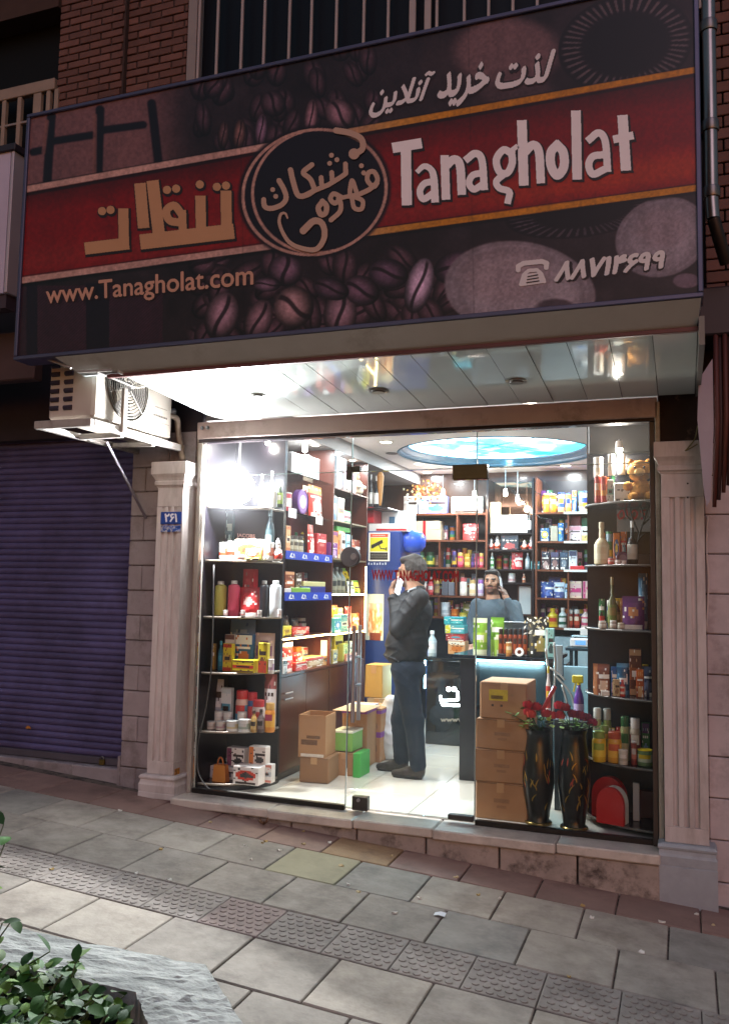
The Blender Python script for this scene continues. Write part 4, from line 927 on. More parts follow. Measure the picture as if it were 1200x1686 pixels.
# -- corner unit, left window
UA = thing('corner_shelf_unit', 'black corner display unit with curved shelves left of the door', 'shelf unit', (-3.1, .5, 0))
ZA = [oy(405, py, .14)[2] for py in (833, 922, 1016, 1109, 1207)]
def quarter(cx, cy, rx, ry, sx, n=16): return [(cx, cy)]+[(cx+sx*rx*math.sin(t), cy-ry*math.cos(t)) for t in np.linspace(0, math.pi/2, n)]
for z in ZA+[.05]:
    p = quarter(-3.315, .50, .43, .41, 1); g = G(); g.prism(p, z-.018, z); shf = child(g, 'shelf', mat('221d22', .25, var=.1), UA)
    g = G(); g.tube([(q[0], q[1], z-.009) for q in p[1:]], .010, 6); child(g, 'edge_trim', mat('8f8478', .3, .5), shf, True)
g = G(); g.box((-3.325, .501, 0), (-2.881, .515, 2.68)); child(g, 'back_panel', M_BLK, UA)
g = G(); g.box((-3.3295, .07, 0), (-3.318, .50, 2.68)); child(g, 'side_panel', M_BLK, UA)
g = G(); g.prism(quarter(-3.315, .50, .44, .42, 1), .0, .03); child(g, 'plinth', M_BLK, UA)
g = G(); g.tube(smooth_path([oy(*p, .06) for p in ((352, 930), (349, 1080), (340, 1160), (327, 1220), (326, 1270), (345, 1300), (366, 1304))]), .005, 6); o = g.build('power_cable', mat('4a4848', .5), None, True); tag(o, 'dark cable hanging down inside the left window', 'cable')
# -- corner unit, right window
UI = thing('corner_shelf_unit', 'black corner display unit with curved shelves in the right window', 'shelf unit', (-.4, .5, 0))
ZI = [oy(1030, py, .14)[2] for py in (824, 929, 1037, 1150, 1262)]
for z in ZI+[.05]:
    p = quarter(-.115, .52, .50, .42, -1); g = G(); g.prism(p[::-1], z-.014, z); shf = child(g, 'shelf', mat('221d22', .25, var=.1), UI)
    g = G(); g.tube([(q[0], q[1], z-.007) for q in p[1:]], .008, 6); child(g, 'edge_trim', mat('6f6a66', .3, .5), shf, True)
z = oy(1000, 783, .2)[2]; p = quarter(-.115, .52, .48, .40, -1); g = G(); g.prism(p[::-1], z-.008, z); child(g, 'glass_shelf', M_SHG, UI); ZI0 = z
g = G(); g.box((-.605, .521, 0), (-.11, .535, 2.70)); child(g, 'back_panel', M_BLK, UI)
g = G(); g.box((-.112, .07, 0), (-.102, .52, 2.70)); child(g, 'side_panel', mat('39332f', .3, .2, var=.3, scale=3), UI)
g = G(); g.box((-.585, .40, 2.40), (-.13, .46, 2.68), 0, .01); o = g.build('speaker_panel', mat('1d1b18', .3, var=.3, scale=4, dirt='44463a', dscale=3)); o.rotation_euler = (0, 0, 0); tag(o, 'dark glossy panel at the top of the right window', 'panel')
# -- wall shelving, two bays
WS = thing('wall_shelving', 'dark wooden wall shelving with blue edged shelves along the left wall', 'shelving', (-3.1, 1.4, 0))
Yd = [.516, 1.496, 2.36]
for i, y in enumerate(Yd):
    g = G(); g.box((XL+.002, y, 0), (XW, y+.022, 2.695), 0, .002); child(g, 'upright', M_WOOD if i else M_BLK, WS)
g = G(); g.box((XL+.003, Yd[0]+.022, .8), (XL+.012, Yd[2], 2.695)); child(g, 'back_board', M_WOOD, WS)
ZB = {'b0': .802, 'b1': 1.08, 'b2': 1.428, 'b3': 1.752, 'b4': ox(505, 847, XW)[2], 'b5': ox(505, 783, XW)[2]}
ZCc = {'c0': .802, 'c1': ox(572, 1041, XW)[2], 'c2': ox(572, 978, XW)[2], 'c3': ox(572, 921, XW)[2], 'c4': ox(572, 860, XW)[2], 'c5': ox(572, 808, XW)[2]}
for k, z in ZB.items():
    if k in ('b4', 'b5'): g = G(); g.box((XL+.013, Yd[0]+.024, z-.008), (XW-.02, Yd[1]-.002, z)); child(g, 'glass_shelf', M_SHG, WS); continue
    g = G(); g.box((XL+.013, Yd[0]+.023, z-.02), (XW-.002, Yd[1]-.001, z)); child(g, 'shelf_board', M_WOOD, WS)
for k, z in ZCc.items():
    g = G(); g.box((XL+.013, Yd[1]+.023, z-(.02 if k == 'c0' else .012)), (XW-.002, Yd[2]-.001, z)); child(g, 'shelf_board', M_WOOD if k in ('c0', 'c5') else mat('8a7a60', .3, var=.1), WS)
M_BLUE = mat('1d3fb0', .4, var=.08); M_WHT = mat('e6e6e2', .5)
for z in (1.752, 1.428):
    st = thing('shelf_strip', 'blue printed price strip on the upper shelf' if z > 1.6 else 'blue printed price strip on the lower shelf', 'shelf strip', (XW, 1.0, z))
    g = G(); g.box((XW-.0018, Yd[0]+.03, z-.062), (XW+.003, Yd[1]-.006, z+.004)); child(g, 'strip', M_BLUE, st)
    for k in range(4):
        y = Yd[0]+.10+k*.235
        for s in (0, 1):
            g = G(); x_ = XW+.0036; q = [(y, z-.045), (y+.022, z-.045), (y+.05, z-.012), (y+.028, z-.012)] if s else [(y+.06, z-.016), (y+.085, z-.016), (y+.11, z-.05), (y+.088, z-.05)]
            g.add([(x_, a_, b_) for a_, b_ in q], [(0, 1, 2, 3)]); child(g, 'strip_mark', M_WHT, st)
            g = G(); g.add([(x_, a_, b_) for a_, b_ in ((y+.02, z-.048), (y+.075, z-.048), (y+.075, z-.040), (y+.02, z-.040))], [(0, 1, 2, 3)]) if not s else g.add([(x_, a_, b_) for a_, b_ in ((y+.085, z-.05), (y+.10, z-.05), (y+.10, z-.03), (y+.085, z-.03))], [(0, 1, 2, 3)]); child(g, 'strip_mark', M_WHT, st)
# cabinets below
for i in range(2):
    for j in range(2):
        y0 = Yd[i]+.023+j*(Yd[i+1]-Yd[i]-.023)/2; y1 = y0+(Yd[i+1]-Yd[i]-.023)/2-.003
        g = G(); g.box((XL+.02, y0, .06), (XW-.004, y1, .778), 0, .003); d_ = child(g, 'cabinet_door', wood('4a2016', .28), WS); cdoor = d_ if (i, j) == (0, 0) else cdoor
g = G(); g.box((XL+.02, Yd[0]+.03, .0), (XW-.03, Yd[2], .055)); child(g, 'plinth', M_BLK, WS)
for z in (.655, .61): g = G(); g.tube([(XW+.012, .58, z), (XW+.012, .72, z)], .006, 8); g.build('cabinet_handle', M_STEEL, cdoor)
# LED strips
M_LED = mat('ffdf9a', .5, emis=9)
def led(path, lab, W=0):
    g = G(); g.tube(path, .007, 6); o = g.build('led_strip', M_LED); tag(o, lab, 'led strip')
led([(XW+.004, Yd[0]+.03, 1.07), (XW+.004, Yd[1], 1.07)], 'warm glowing light strip under the lowest shelf of the first bay')
led([(XW+.004, Yd[1]+.03, ZCc['c1']-.006), (XW+.004, Yd[2]-.02, ZCc['c1']-.006)], 'warm glowing light strip along the lower shelf of the second bay')
led([(XW+.004, Yd[1]+.03, ZCc['c2']-.006), (XW+.004, Yd[2]-.02, ZCc['c2']-.006)], 'warm glowing light strip along the middle shelf of the second bay')
led([(XW+.006, Yd[2]-.01, ZCc['c1']-.02), (XW+.006, Yd[2]-.01, 1.68)], 'warm glowing vertical light strip at the end of the wall shelving')
for y in (.9, 1.25, 1.75, 2.1):
    for z in (1.06 if y < 1.5 else ZCc['c2']-.02,):
        ld = bpy.data.lights.new('led_glow', 'AREA'); ld.shape = 'RECTANGLE'; ld.size = .3; ld.size_y = .02; ld.energy = 1.6; ld.color = (1, .75, .4)
        lo = bpy.data.objects.new('led_glow', ld); COL.objects.link(lo); lo.location = (XW-.03, y, z-.012); lo.rotation_euler = (0, 0, R(90))
# -- back wall shelving left
YF = 3.80
def bx(px, py=900): return oy(px, py, YF)[0]
ZE = {'e0': 1.18, 'e1': 1.41, 'e2': 1.75, 'e3': 2.04, 'e4': 2.345}
for k, py in (('e0', 1016), ('e1', 981), ('e2', 934), ('e3', 889), ('e4', 845)): ZE[k] = oy(745, py, YF)[2]
UE = thing('back_shelving', 'reddish brown back wall shelving left of the clerk', 'shelving', ((bx(682)+bx(799))/2, 4, 0))
xa, xb = bx(681), bx(799)
for k, z in ZE.items():
    g = G(); g.box((xa+.001, YF, z-.02), (xb-.001, YB-.012, z)); child(g, 'shelf_board', M_WOODL, UE)
for x in (xa-.02, xb): g = G(); g.box((x, YF-.003, 0), (x+.02, YB-.012, 2.36)); child(g, 'upright', M_WOODL, UE)
g = G(); g.box((xa, YB-.011, 0), (xb, YB-.002, 2.34)); child(g, 'back_board', mat('1d1820', .4), UE)
for px, a, b in ((752, 'e3', 'e4'), (723, 'e2', 'e3'), (751, 'e1', 'e2'), (723, 'e0', 'e1')):
    x = bx(px); g = G(); g.box((x-.008, YF+.001, ZE[a]+.0005), (x+.008, YB-.013, ZE[b]-.0205)); child(g, 'divider', M_WOODL, UE)
# -- centre unit with mirror
UF = thing('mirror_shelving', 'black framed shelving with mirror behind the clerk', 'shelving', ((bx(803)+bx(874))/2, 4, 0))
xa, xb = bx(803), bx(875)
ZFf = {k: oy(840, py, YF)[2] for k, py in (('f4', 877), ('f3', 905), ('f2', 937), ('f1', 959))}
for k, z in ZFf.items(): g = G(); g.box((xa+.001, YF+.02, z-.016), (xb-.001, YB-.012, z)); child(g, 'shelf_board', M_BLK, UF)
for x in (xa-.022, xb): g = G(); g.box((x, YF+.01, 0), (x+.022, YB-.012, 2.70)); child(g, 'upright', M_BLK, UF)
g = G(); g.box((xa, YB-.011, 0), (xb, YB-.003, ZFf['f4'])); child(g, 'back_board', mat('1a161e', .4), UF)
g = G(); g.box((xa, YB-.013, ZFf['f4']+.001), (xb, YB-.003, 2.70)); child(g, 'mirror', mat('8a6a58', .04, .9), UF)
g = G(); z = oy(840, 1015, YF)[2]; a, b = oy(852, 965, YF), oy(871, 1015, YF); g.box((a[0]-.02, YF+.1, b[2]), (b[0]+.02, YF+.13, a[2]+.02), 0, .004); pf = g.build('picture_frame', mat('4a2c1e', .4)); tag(pf, 'brown framed certificate on the wall beside the clerk', 'frame')
g = G(); g.box((a[0], YF+.0985, b[2]+.02), (b[0], YF+.0995, a[2])); g.build('paper', mat('c9cac6', .6), pf)
# -- back wall shelving right
UG = thing('back_shelving', 'reddish brown back wall shelving right of the clerk', 'shelving', ((bx(880)+bx(974))/2, 4, 0))
xa, xb = bx(884), bx(976)
ZG = {k: oy(925, py, YF)[2] for k, py in (('g5', 843), ('g4', 891), ('g3', 938), ('g2', 985), ('g1', 1034))}
for k, z in ZG.items():
    g = G(); g.box((xa+.001, YF, z-.02), (xb-.001, YB-.012, z)); sbd = child(g, 'shelf_board', M_WOODL, UG)
    if k != 'g2': x0 = bx(928); g = G(); g.box((x0, YF-.006, z-.022), (xb-.01, YF-.0005, z+.001)); child(g, 'white_edge', M_WHT, sbd)
for x in (xa-.02, xb): g = G(); g.box((x, YF-.003, 0), (x+.02, YB-.012, 2.70)); child(g, 'upright', M_WOODL, UG)
g = G(); g.box((xa, YB-.011, 0), (xb, YB-.002, 2.70)); child(g, 'back_board', mat('1d1820', .4), UG)
for a, b in (('g1', 'g2'), ('g2', 'g3'), ('g4', 'g5')):
    x = bx(935); g = G(); g.box((x-.008, YF+.001, ZG[a]+.0005), (x+.008, YB-.013, ZG[b]-.0205)); child(g, 'divider', M_WOODL, UG)
g = G(); g.box((xa, YF+.02, .0), (xb, YB-.013, 1.0)); child(g, 'cabinet_base', mat('9fb4bc', .5, var=.1), UG)

# -- blue coffee machine cabinet with advertising
FM = thing('vending_cabinet', 'blue coffee vending cabinet with iced coffee poster', 'cabinet', (-2.75, 2.8, 0))
yf = 2.52; a, b = oy(604, 875, yf), oy(656, 1150, yf)
g = G(); g.box((a[0], yf, 0), (b[0], 3.2, a[2]), 0, .01); child(g, 'body', mat('1f3878', .3, var=.06), FM)
q = oy(655, 880, yf); g = G(); g.lathe([(.02, -.10), (.12, -.09), (.16, -.04), (.165, .05), (.13, .10), (.05, .125), (.01, .13)], 20, 0, (oy(667, 890, yf+.1)[0], yf+.25, oy(667, 892, yf+.1)[2])); child(g, 'globe_sign', mat('2f55c4', .25, var=.25, scale=5), FM, True)
def paint_ice(U, V):
    C = np.ones(U.shape+(3,))*hexc('cfd8cf'); n = vnoise(U, V, 7, 51)*.6+vnoise(U, V, 16, 52)*.4
    inb = (np.abs(U-.55) < .42-.06*V)*(V < .8)*(V > .1); k = inb*1.0; c = hexc('d88a4e')*(1-s01(.4, .7, n))[..., None]+hexc('f4e2c8')*s01(.4, .7, n)[..., None]
    C = C*(1-k[..., None])+c*k[..., None]; d = (np.abs(U-.55) < .3)*(V < .16); C[d > 0] = hexc('7a3320'); t = s01(.2, .08, np.abs(V-.8))*inb; return C*(1-.4*t[..., None])+.4*t[..., None]*hexc('ffffff')
a2, b2 = oy(602.5, 978, yf-.003), oy(630, 1055, yf-.003)
o = print_grid('iced_coffee_poster', 0, 0, 1, 1, 40, 90, paint_ice, lambda U, V: np.stack([a[0]+.004+(b2[0]-a[0])*U, np.full(U.shape, yf-.003), b2[2]+(a2[2]-b2[2])*V], -1), vcol_mat(.4), None); o.parent = FM; o.location = -Vector(FM.location)
for k in range(7):
    q = oy(606+k*4.6, 928, yf-.002); g = G(); g.box((q[0], yf-.0025, q[2]-.012), (q[0]+.014, yf-.0015, q[2]+.010-.006*(k % 2))); child(g, 'logo_mark', mat('b9c4e0', .5), FM)
a, b = oy(607, 872+5, 2.512), oy(641, 921+3, 2.512)
cc = thing('camera_notice', 'yellow camera warning notice stuck on the blue vending cabinet', 'notice', (a[0], 2.515, b[2]))
o = print_grid('notice_print', 0, 0, 1, 1, 60, 84, paint_cctv, lambda U, V: np.stack([a[0]+(b[0]-a[0])*U, np.full(U.shape, 2.5125), b[2]+(a[2]-b[2])*V], -1), vcol_mat(.5), cc); o.location = -Vector(cc.location)
g = G(); g.box((a[0], 2.514, b[2]), (b[0], 2.5185, a[2])); child(g, 'notice_sheet', mat('e8e6e0', .5), cc)
# red and white advertising box on top
a, b = oy(606, 838, yf+.05), oy(672, 874, yf+.05)
BT = thing('display_carton', 'white and red open display carton on the vending cabinet', 'carton', ((a[0]+b[0])/2, yf+.2, b[2]))
z0 = oy(604, 875, yf)[2]
for nm, p0, p1, h in (('tray', (a[0]+.01, yf+.05, z0+.001), (b[0]-.01, yf+.35, z0+.08), 'd5cfcb'), ('back_card', (a[0]+.06, yf+.30, z0+.081), (b[0], yf+.31, a[2]), 'e9e6e2'), ('red_side', (a[0]-.02, yf+.06, z0+.09), (a[0]+.055, yf+.30, a[2]+.02), 'b3202a')):
    g = G(); g.box(p0, p1, 0, .004); child(g, nm, mat(h, .5), BT)
g = G(); g.box((a[0]+.14, yf+.296, z0+.10), (a[0]+.20, yf+.2985, z0+.17)); child(g, 'picture_patch', mat('5a7f9c', .5), BT)
g = G(); g.box((a[0]+.09, yf+.0475, z0+.01), (b[0]-.02, yf+.0495, z0+.03)); child(g, 'red_band', mat('b3202a', .5), BT)

# -- black counter leg with glass display, and lit logo counter
CN = thing('glass_display_counter', 'black display counter with cyan lit glass case behind the cartons', 'counter', (-1.3, 1.4, 0))
zc_ = oy(780, 1078, 1.2)[2]
g = G(); g.box((-1.652, 1.20, .0), (-1.53, 1.26, zc_-.03), 0, .004); child(g, 'end_post', M_BLK, CN)
g = G(); g.box((-.985, 1.20, .0), (-.93, 1.26, zc_-.03), 0, .004); child(g, 'end_post', M_BLK, CN)
g = G(); g.box((-1.70, 1.14, zc_-.03), (-.90, 1.85, zc_), 0, .004); child(g, 'counter_top', mat('131820', .08, var=.1, coat=.5), CN)
g = G(); g.box((-1.529, 1.215, .05), (-.986, 1.225, zc_-.031)); child(g, 'front_glass', GL, CN)
g = G(); g.box((-1.66, 1.80, .0), (-.93, 1.84, zc_-.031)); child(g, 'back_panel', mat('1d3a48', .4), CN)
g = G(); g.box((-1.53, 1.27, .55), (-.99, 1.79, .56)); child(g, 'glass_shelf', M_SHG, CN)
g = G(); g.box((-1.645, 1.262, .0), (-1.625, 1.80, zc_-.031)); child(g, 'side_panel', mat('14181c', .2), CN)
g = G(); g.box((-1.53, 1.236, zc_-.052), (-1.00, 1.25, zc_-.036)); child(g, 'light_tube', mat('a8ecff', .5, emis=11), CN)
ld = bpy.data.lights.new('case_glow', 'AREA'); ld.shape = 'RECTANGLE'; ld.size = .5; ld.size_y = .03; ld.energy = 5; ld.color = (.45, .85, 1)
lo = bpy.data.objects.new('case_glow', ld); COL.objects.link(lo); lo.parent = CN; lo.location = (-1.26+1.3, 1.245-1.4, zc_-.06); lo.rotation_euler = (R(-25), 0, 0)
LC = thing('logo_counter', 'glossy black cash counter with glowing white script logo', 'counter', (-1.9, 2.8, 0))
zl = oy(725, 1083, 2.6)[2]
g = G(); g.box((-2.33, 2.60, .0), (-1.0, 3.0, zl-.03), 0, .006); child(g, 'front_panel', mat('0f1216', .08, var=.05, coat=.5), LC)
g = G(); g.box((-2.36, 2.56, zl-.029), (-1.0, 3.1, zl), 0, .004); child(g, 'counter_top', mat('141b20', .08, coat=.5), LC)
g = G(); g.box((-2.345, 2.585, zl-.30), (-2.334, 2.60, zl-.032)); child(g, 'light_tube', mat('a8ecff', .5, emis=14), LC)
ld = bpy.data.lights.new('side_glow', 'AREA'); ld.size = .2; ld.energy = 5; ld.color = (.4, .8, 1); lo = bpy.data.objects.new('side_glow', ld); COL.objects.link(lo); lo.parent = LC; lo.location = (-2.37+1.9, 2.62-2.8, zl-.15); lo.rotation_euler = (0, R(90), 0)
lg = lambda px, py: oy(px, py, 2.597)
def logo(strokes, name, mt, st=.5):
    A = np.vstack([np.array(p, float) for p, w in strokes]); x0, y0 = A.min(0)-8; x1, y1 = A.max(0)+8; M = capsule_mask(strokes, x0, y0, x1, y1, st)
    o = runs_mesh(M, lambda c, r: lg(x0+c*st, y0+r*st)).build(name, mt); o.parent = LC; o.location = -Vector(LC.location)
logo([([(753, 1140), (754, 1152), (750, 1153)], 4.5), ([(750, 1153), (726, 1154), (725, 1147)], 4.5), ([(726, 1154), (729, 1161), (760, 1162)], 4.5), ([(738.5, 1135)], 8), ([(747.5, 1135)], 8)], 'glowing_letter', mat('f2fbff', .5, emis=4))
for k in range(4):
    x = 726+k*9.5; logo([([(x, 1184), (x+2.2, 1188), (x+4, 1184.5), (x+5.8, 1188), (x+8, 1184)], 2)], 'web_letter', mat('8f8a80', .5))
# clear backdrop things on the right: shelf table with scale
g = G(); g.box((-1.05, 2.9, .92), (-.3, 3.4, .95), 0, .004); tb = thing('side_table', 'grey side table under the white weighing scale', 'table', (-.7, 3.1, 0)); child(g, 'table_top', mat('28343c', .3), tb)
for x, y in ((-1.0, 2.95), (-.35, 2.95), (-1.0, 3.35), (-.35, 3.35)): g = G(); g.box((x-.015, y-.015, 0), (x+.015, y+.015, .919)); child(g, 'leg', mat('3a3f44', .4, .5), tb)
# ================================================================== goods on the shelves
def pattern(seed, u, v, st=None):
    """printed front: colour slot 0..3 at u,v in 0..1"""
    r = random.Random(seed); s = r.randrange(5) if st is None else st; a, b = r.uniform(.3, .7), r.uniform(.2, .45)
    sp_ = random.Random(seed*9973+int(u*40)*131+int(v*40)).random()
    if sp_ < .035: return 3
    if sp_ > .965: return 2
    if s == 0:
        if v > .76: return 1
        if math.hypot((u-.5)/.34, (v-b)/.22) < 1: return 2
        if .58 < v < .70 and .12 < u < .88: return 3 if ((int(u*37+seed*7)*7919+int(v*50)*31) % 5) else 0
        if v < .12 and .1 < u < .9 and (int(u*29)*13+int(v*40)*7+seed) % 3: return 3
    elif s == 1:
        d = math.hypot((u-.5)/.42, (v-.52)/.30)
        if d < .55: return 2
        if d < 1: return 1
        if v < .14 and .1 < u < .9: return 3
    elif s == 2:
        if v < .42: return 1
        if .62 < v < .74 and .12 < u < .88: return 3
        if math.hypot((u-a)/.25, (v-.40)/.16) < 1: return 2
    elif s == 3:
        if u < .28: return 1
        if .55 < v < .66 and u > .36: return 3
        if math.hypot((u-.64)/.26, (v-.28)/.18) < 1: return 2
    else:
        if .35 < v < .62: return 1 if not (.43 < v < .54 and .2 < u < .8) else 3
        if v < .16 or v > .88: return 2
    return 0
def goods(kind, w, d, h, cs, seed):
    """-> list of (part name, G, mats, smooth, loc); the first is the thing itself"""
    r = random.Random(seed); c = list(cs)+[None]*4
    c1 = c[0]; c2 = c[1] or c1; c3 = c[2] or 'e8e4dc'; c4 = c[3] or ('f0ece4' if sum(lin(c1)) < .9 else '3a2a26')
    ms = [P(c1), P(c2), P(c3), P(c4)]; out = []
    if kind == 'box':
        g = G(); g.box((-w/2, -d/2, 0), (w/2, d/2, h), 0, min(.004, w*.06)); out.append(('', g, ms, False))
        g = G(); nx, nz = 11, 15; m_ = min(w, h)*.02+.002
        for i in range(nx):
            for j in range(nz):
                k = pattern(seed, (i+.5)/nx, (j+.5)/nz)
                if k:
                    x0, x1 = -w/2+m_+(w-2*m_)*i/nx, -w/2+m_+(w-2*m_)*(i+1)/nx; z0, z1 = m_+(h-2*m_)*j/nz, m_+(h-2*m_)*(j+1)/nz
                    g.add([(x0, -d/2-.0008, z0), (x1, -d/2-.0008, z0), (x1, -d/2-.0008, z1), (x0, -d/2-.0008, z1)], [(0, 1, 2, 3)], k)
        if g.f: out.append(('label', g, ms, False))
    elif kind == 'plain':
        g = G(); g.box((-w/2, -d/2, 0), (w/2, d/2, h), 0, min(.004, w*.06)); out.append(('', g, ms, False))
    elif kind in ('pouch', 'bag'):
        g = G(); nx, nz = 11, 15
        for side in (-1, 1):
            vs = []
            for j in range(nz+1):
                v = j/nz; tk = d/2*((1-v**2.2)*.95+.05) if v < .9 else d/2*.05
                ww = w/2*(1-.10*math.sin(math.pi*v)*(.4 if kind == 'bag' else .25))*(1 if v > .08 else .96)
                for i in range(nx+1):
                    u = i/nx; y = side*tk*(math.sin(math.pi*min(max(u, .02), .98))**.55)*(1+.10*r.uniform(-1, 1)*(0 < j < nz)); vs.append(((u*2-1)*ww, y, v*h))
            fs, mi = [], []
            for j in range(nz):
                for i in range(nx):
                    q = (j*(nx+1)+i, j*(nx+1)+i+1, (j+1)*(nx+1)+i+1, (j+1)*(nx+1)+i); fs.append(q if side < 0 else q[::-1]); mi.append(pattern(seed, (i+.5)/nx, (j+.5)/nz) if side < 0 else 0)
            g.add(vs, fs, mi)
        out.append(('', g, ms, True))
    elif kind in ('bottle', 'flask', 'tall'):
        R_ = w/2
        if kind == 'flask': prof = [(R_*.9, 0), (R_, .02*h), (R_, .3*h), (R_, .45*h), (R_, .6*h), (R_, .80*h), (R_*.9, .86*h), (R_*.5, .90*h)]; cap = [(R_*.5, .90*h), (R_*.55, .905*h), (R_*.55, .985*h), (R_*.48, h)]
        elif kind == 'tall': prof = [(R_*.9, 0), (R_, .02*h), (R_, .12*h), (R_, .25*h), (R_, .40*h), (R_, .46*h), (R_*.7, .56*h), (R_*.36, .62*h), (R_*.30, .84*h)]; cap = [(R_*.30, .84*h), (R_*.36, .845*h), (R_*.36, .99*h), (R_*.3, h)]
        else: prof = [(R_*.9, 0), (R_, .02*h), (R_, .15*h), (R_, .3*h), (R_, .5*h), (R_, .6*h), (R_*.72, .70*h), (R_*.42, .78*h), (R_*.38, .86*h)]; cap = [(R_*.38, .86*h), (R_*.46, .865*h), (R_*.46, .985*h), (R_*.4, h)]
        g = G(); seg = 18; g.lathe(prof, seg, 0); lab = range(2, 5)
        for i in lab:
            for k in range(seg):
                t = 2*math.pi*(k+.5)/seg
                if math.sin(t) < -.1 or kind != 'flask': g.m[i*seg+k] = 1 if not (i == 3 and math.sin(t) < -.6) else 2
        if kind == 'flask':
            for i in range(len(g.m)): g.m[i] = 0
        out.append(('', g, ms, 'auto')); g = G(); g.lathe(cap, seg, 0); out.append(('cap', g, [P(c4 if c[3] else c3)], 'auto'))
    elif kind in ('jar', 'can'):
        R_ = w/2; seg = 18
        if kind == 'jar': prof = [(R_*.9, 0), (R_, .04*h), (R_, .18*h), (R_, .40*h), (R_, .62*h), (R_*.96, .72*h), (R_*.8, .78*h)]; cap = [(R_*.84, .775*h), (R_*.88, .78*h), (R_*.88, .98*h), (R_*.8, h)]
        else: prof = [(R_*.96, 0), (R_, .02*h), (R_, .25*h), (R_, .45*h), (R_, .70*h), (R_, .93*h)]; cap = [(R_, .931*h), (R_*1.03, .935*h), (R_*1.03, .985*h), (R_*.95, h)]
        g = G(); g.lathe(prof, seg, 0)
        for i in range(2, 4 if kind == 'jar' else 4):
            for k in range(seg):
                t = 2*math.pi*(k+.5)/seg; g.m[i*seg+k] = 1 if (math.sin(t) > -.75 or i == 2) else 2
        out.append(('', g, ms, 'auto')); g = G(); g.lathe(cap, seg, 0); out.append(('lid', g, [P(c4 if c[3] else c3)], 'auto'))
    elif kind == 'tin':     # round tin seen face on
        g = G(); R_ = min(w, h)/2
        for r0, r1, k, e_ in ((0, .55, 2, .0), (.55, .9, 1, .0), (.9, 1.0, 0, .004)):
            n = 24; vs = []
            for q in range(n):
                t = 2*math.pi*q/n; vs += [(R_*r0*math.cos(t), -d/2-e_*(1 if r0 else 1), R_+R_*r0*math.sin(t)), (R_*r1*math.cos(t), -d/2-e_*0, R_+R_*r1*math.sin(t))]
            g.add(vs, [(2*q, 2*((q+1) % n), 2*((q+1) % n)+1, 2*q+1)[::-1] for q in range(n)], k)
        vs = []
        for q in range(24):
            t = 2*math.pi*q/24; vs += [(R_*math.cos(t), -d/2, R_+R_*math.sin(t)), (R_*math.cos(t), d/2, R_+R_*math.sin(t))]
        g.add(vs, [(2*q, 2*((q+1) % 24), 2*((q+1) % 24)+1, 2*q+1)[::-1] for q in range(24)]+[tuple(2*q+1 for q in range(24))[::-1]]); out.append(('', g, ms, 'auto'))
    elif kind == 'fig':
        R_ = w/2; g = G(); g.lathe([(R_*.7, 0), (R_*.95, .08*h), (R_, .25*h), (R_*.85, .42*h), (R_*.6, .52*h)], 14, [0, 1, 0, 0]); out.append(('', g, ms, True))
        g = G(); g.lathe([(R_*.3, .50*h), (R_*.58, .56*h), (R_*.6, .66*h), (R_*.48, .74*h)], 14, 0, sx=1, sy=1); out.append(('head', g, [P(c3)], True))
        g = G(); g.lathe([(R_*.62, .72*h), (R_*.5, .80*h), (R_*.25, .93*h), (R_*.08, h)], 14, 0); out.append(('hat', g, [P(c1)], True))
        g = G()
        for s in (-1, 1): g.tube([(s*R_*.75, -R_*.2, .42*h), (s*R_*.95, -R_*.55, .30*h), (s*R_*.5, -R_*.95, .27*h)], R_*.22, 8)
        out.append(('arm', g, [P(c2)], True))
    elif kind == 'giftbag':
        g = G(); hb = h*.66; g.add([(-w/2, -d/2, 0), (w/2, -d/2, 0), (w/2, d/2, 0), (-w/2, d/2, 0), (-w*.42, -d/2*.9, hb), (w*.42, -d/2*.9, hb), (w*.42, d/2*.6, hb), (-w*.42, d/2*.6, hb)], [(3, 2, 1, 0), (0, 1, 5, 4), (1, 2, 6, 5), (2, 3, 7, 6), (3, 0, 4, 7)], [0, 1, 0, 0, 0]); out.append(('', g, ms, False))
        g = G(); g.tube([(w*.22*math.cos(t), -d*.2, hb-.01+(h-hb)*math.sin(t)) for t in np.linspace(0, math.pi, 12)], .006, 6); out.append(('handle', g, [P(c1)], True))
    return out
SEED = [100]; NG = [0]
def put(kind, w, d, h, cs, name, label, loc, rz=0, group=None):
    SEED[0] += 1; NG[0] += 1; parts = goods(kind, w, d, h, cs, SEED[0]); root = None
    for nm, g, ms, sm in parts:
        if root is None:
            used = sorted(set(g.m)); root = g.build(name, ms, None, sm); root.location = [float(q) for q in loc]; root.rotation_euler = (0, 0, rz)
            tag(root, label.strip(), name.split('_')[-1], group); ALL[label.strip()] = root
        else: g.build(nm, ms, root, sm)
    return root
ALL = {}
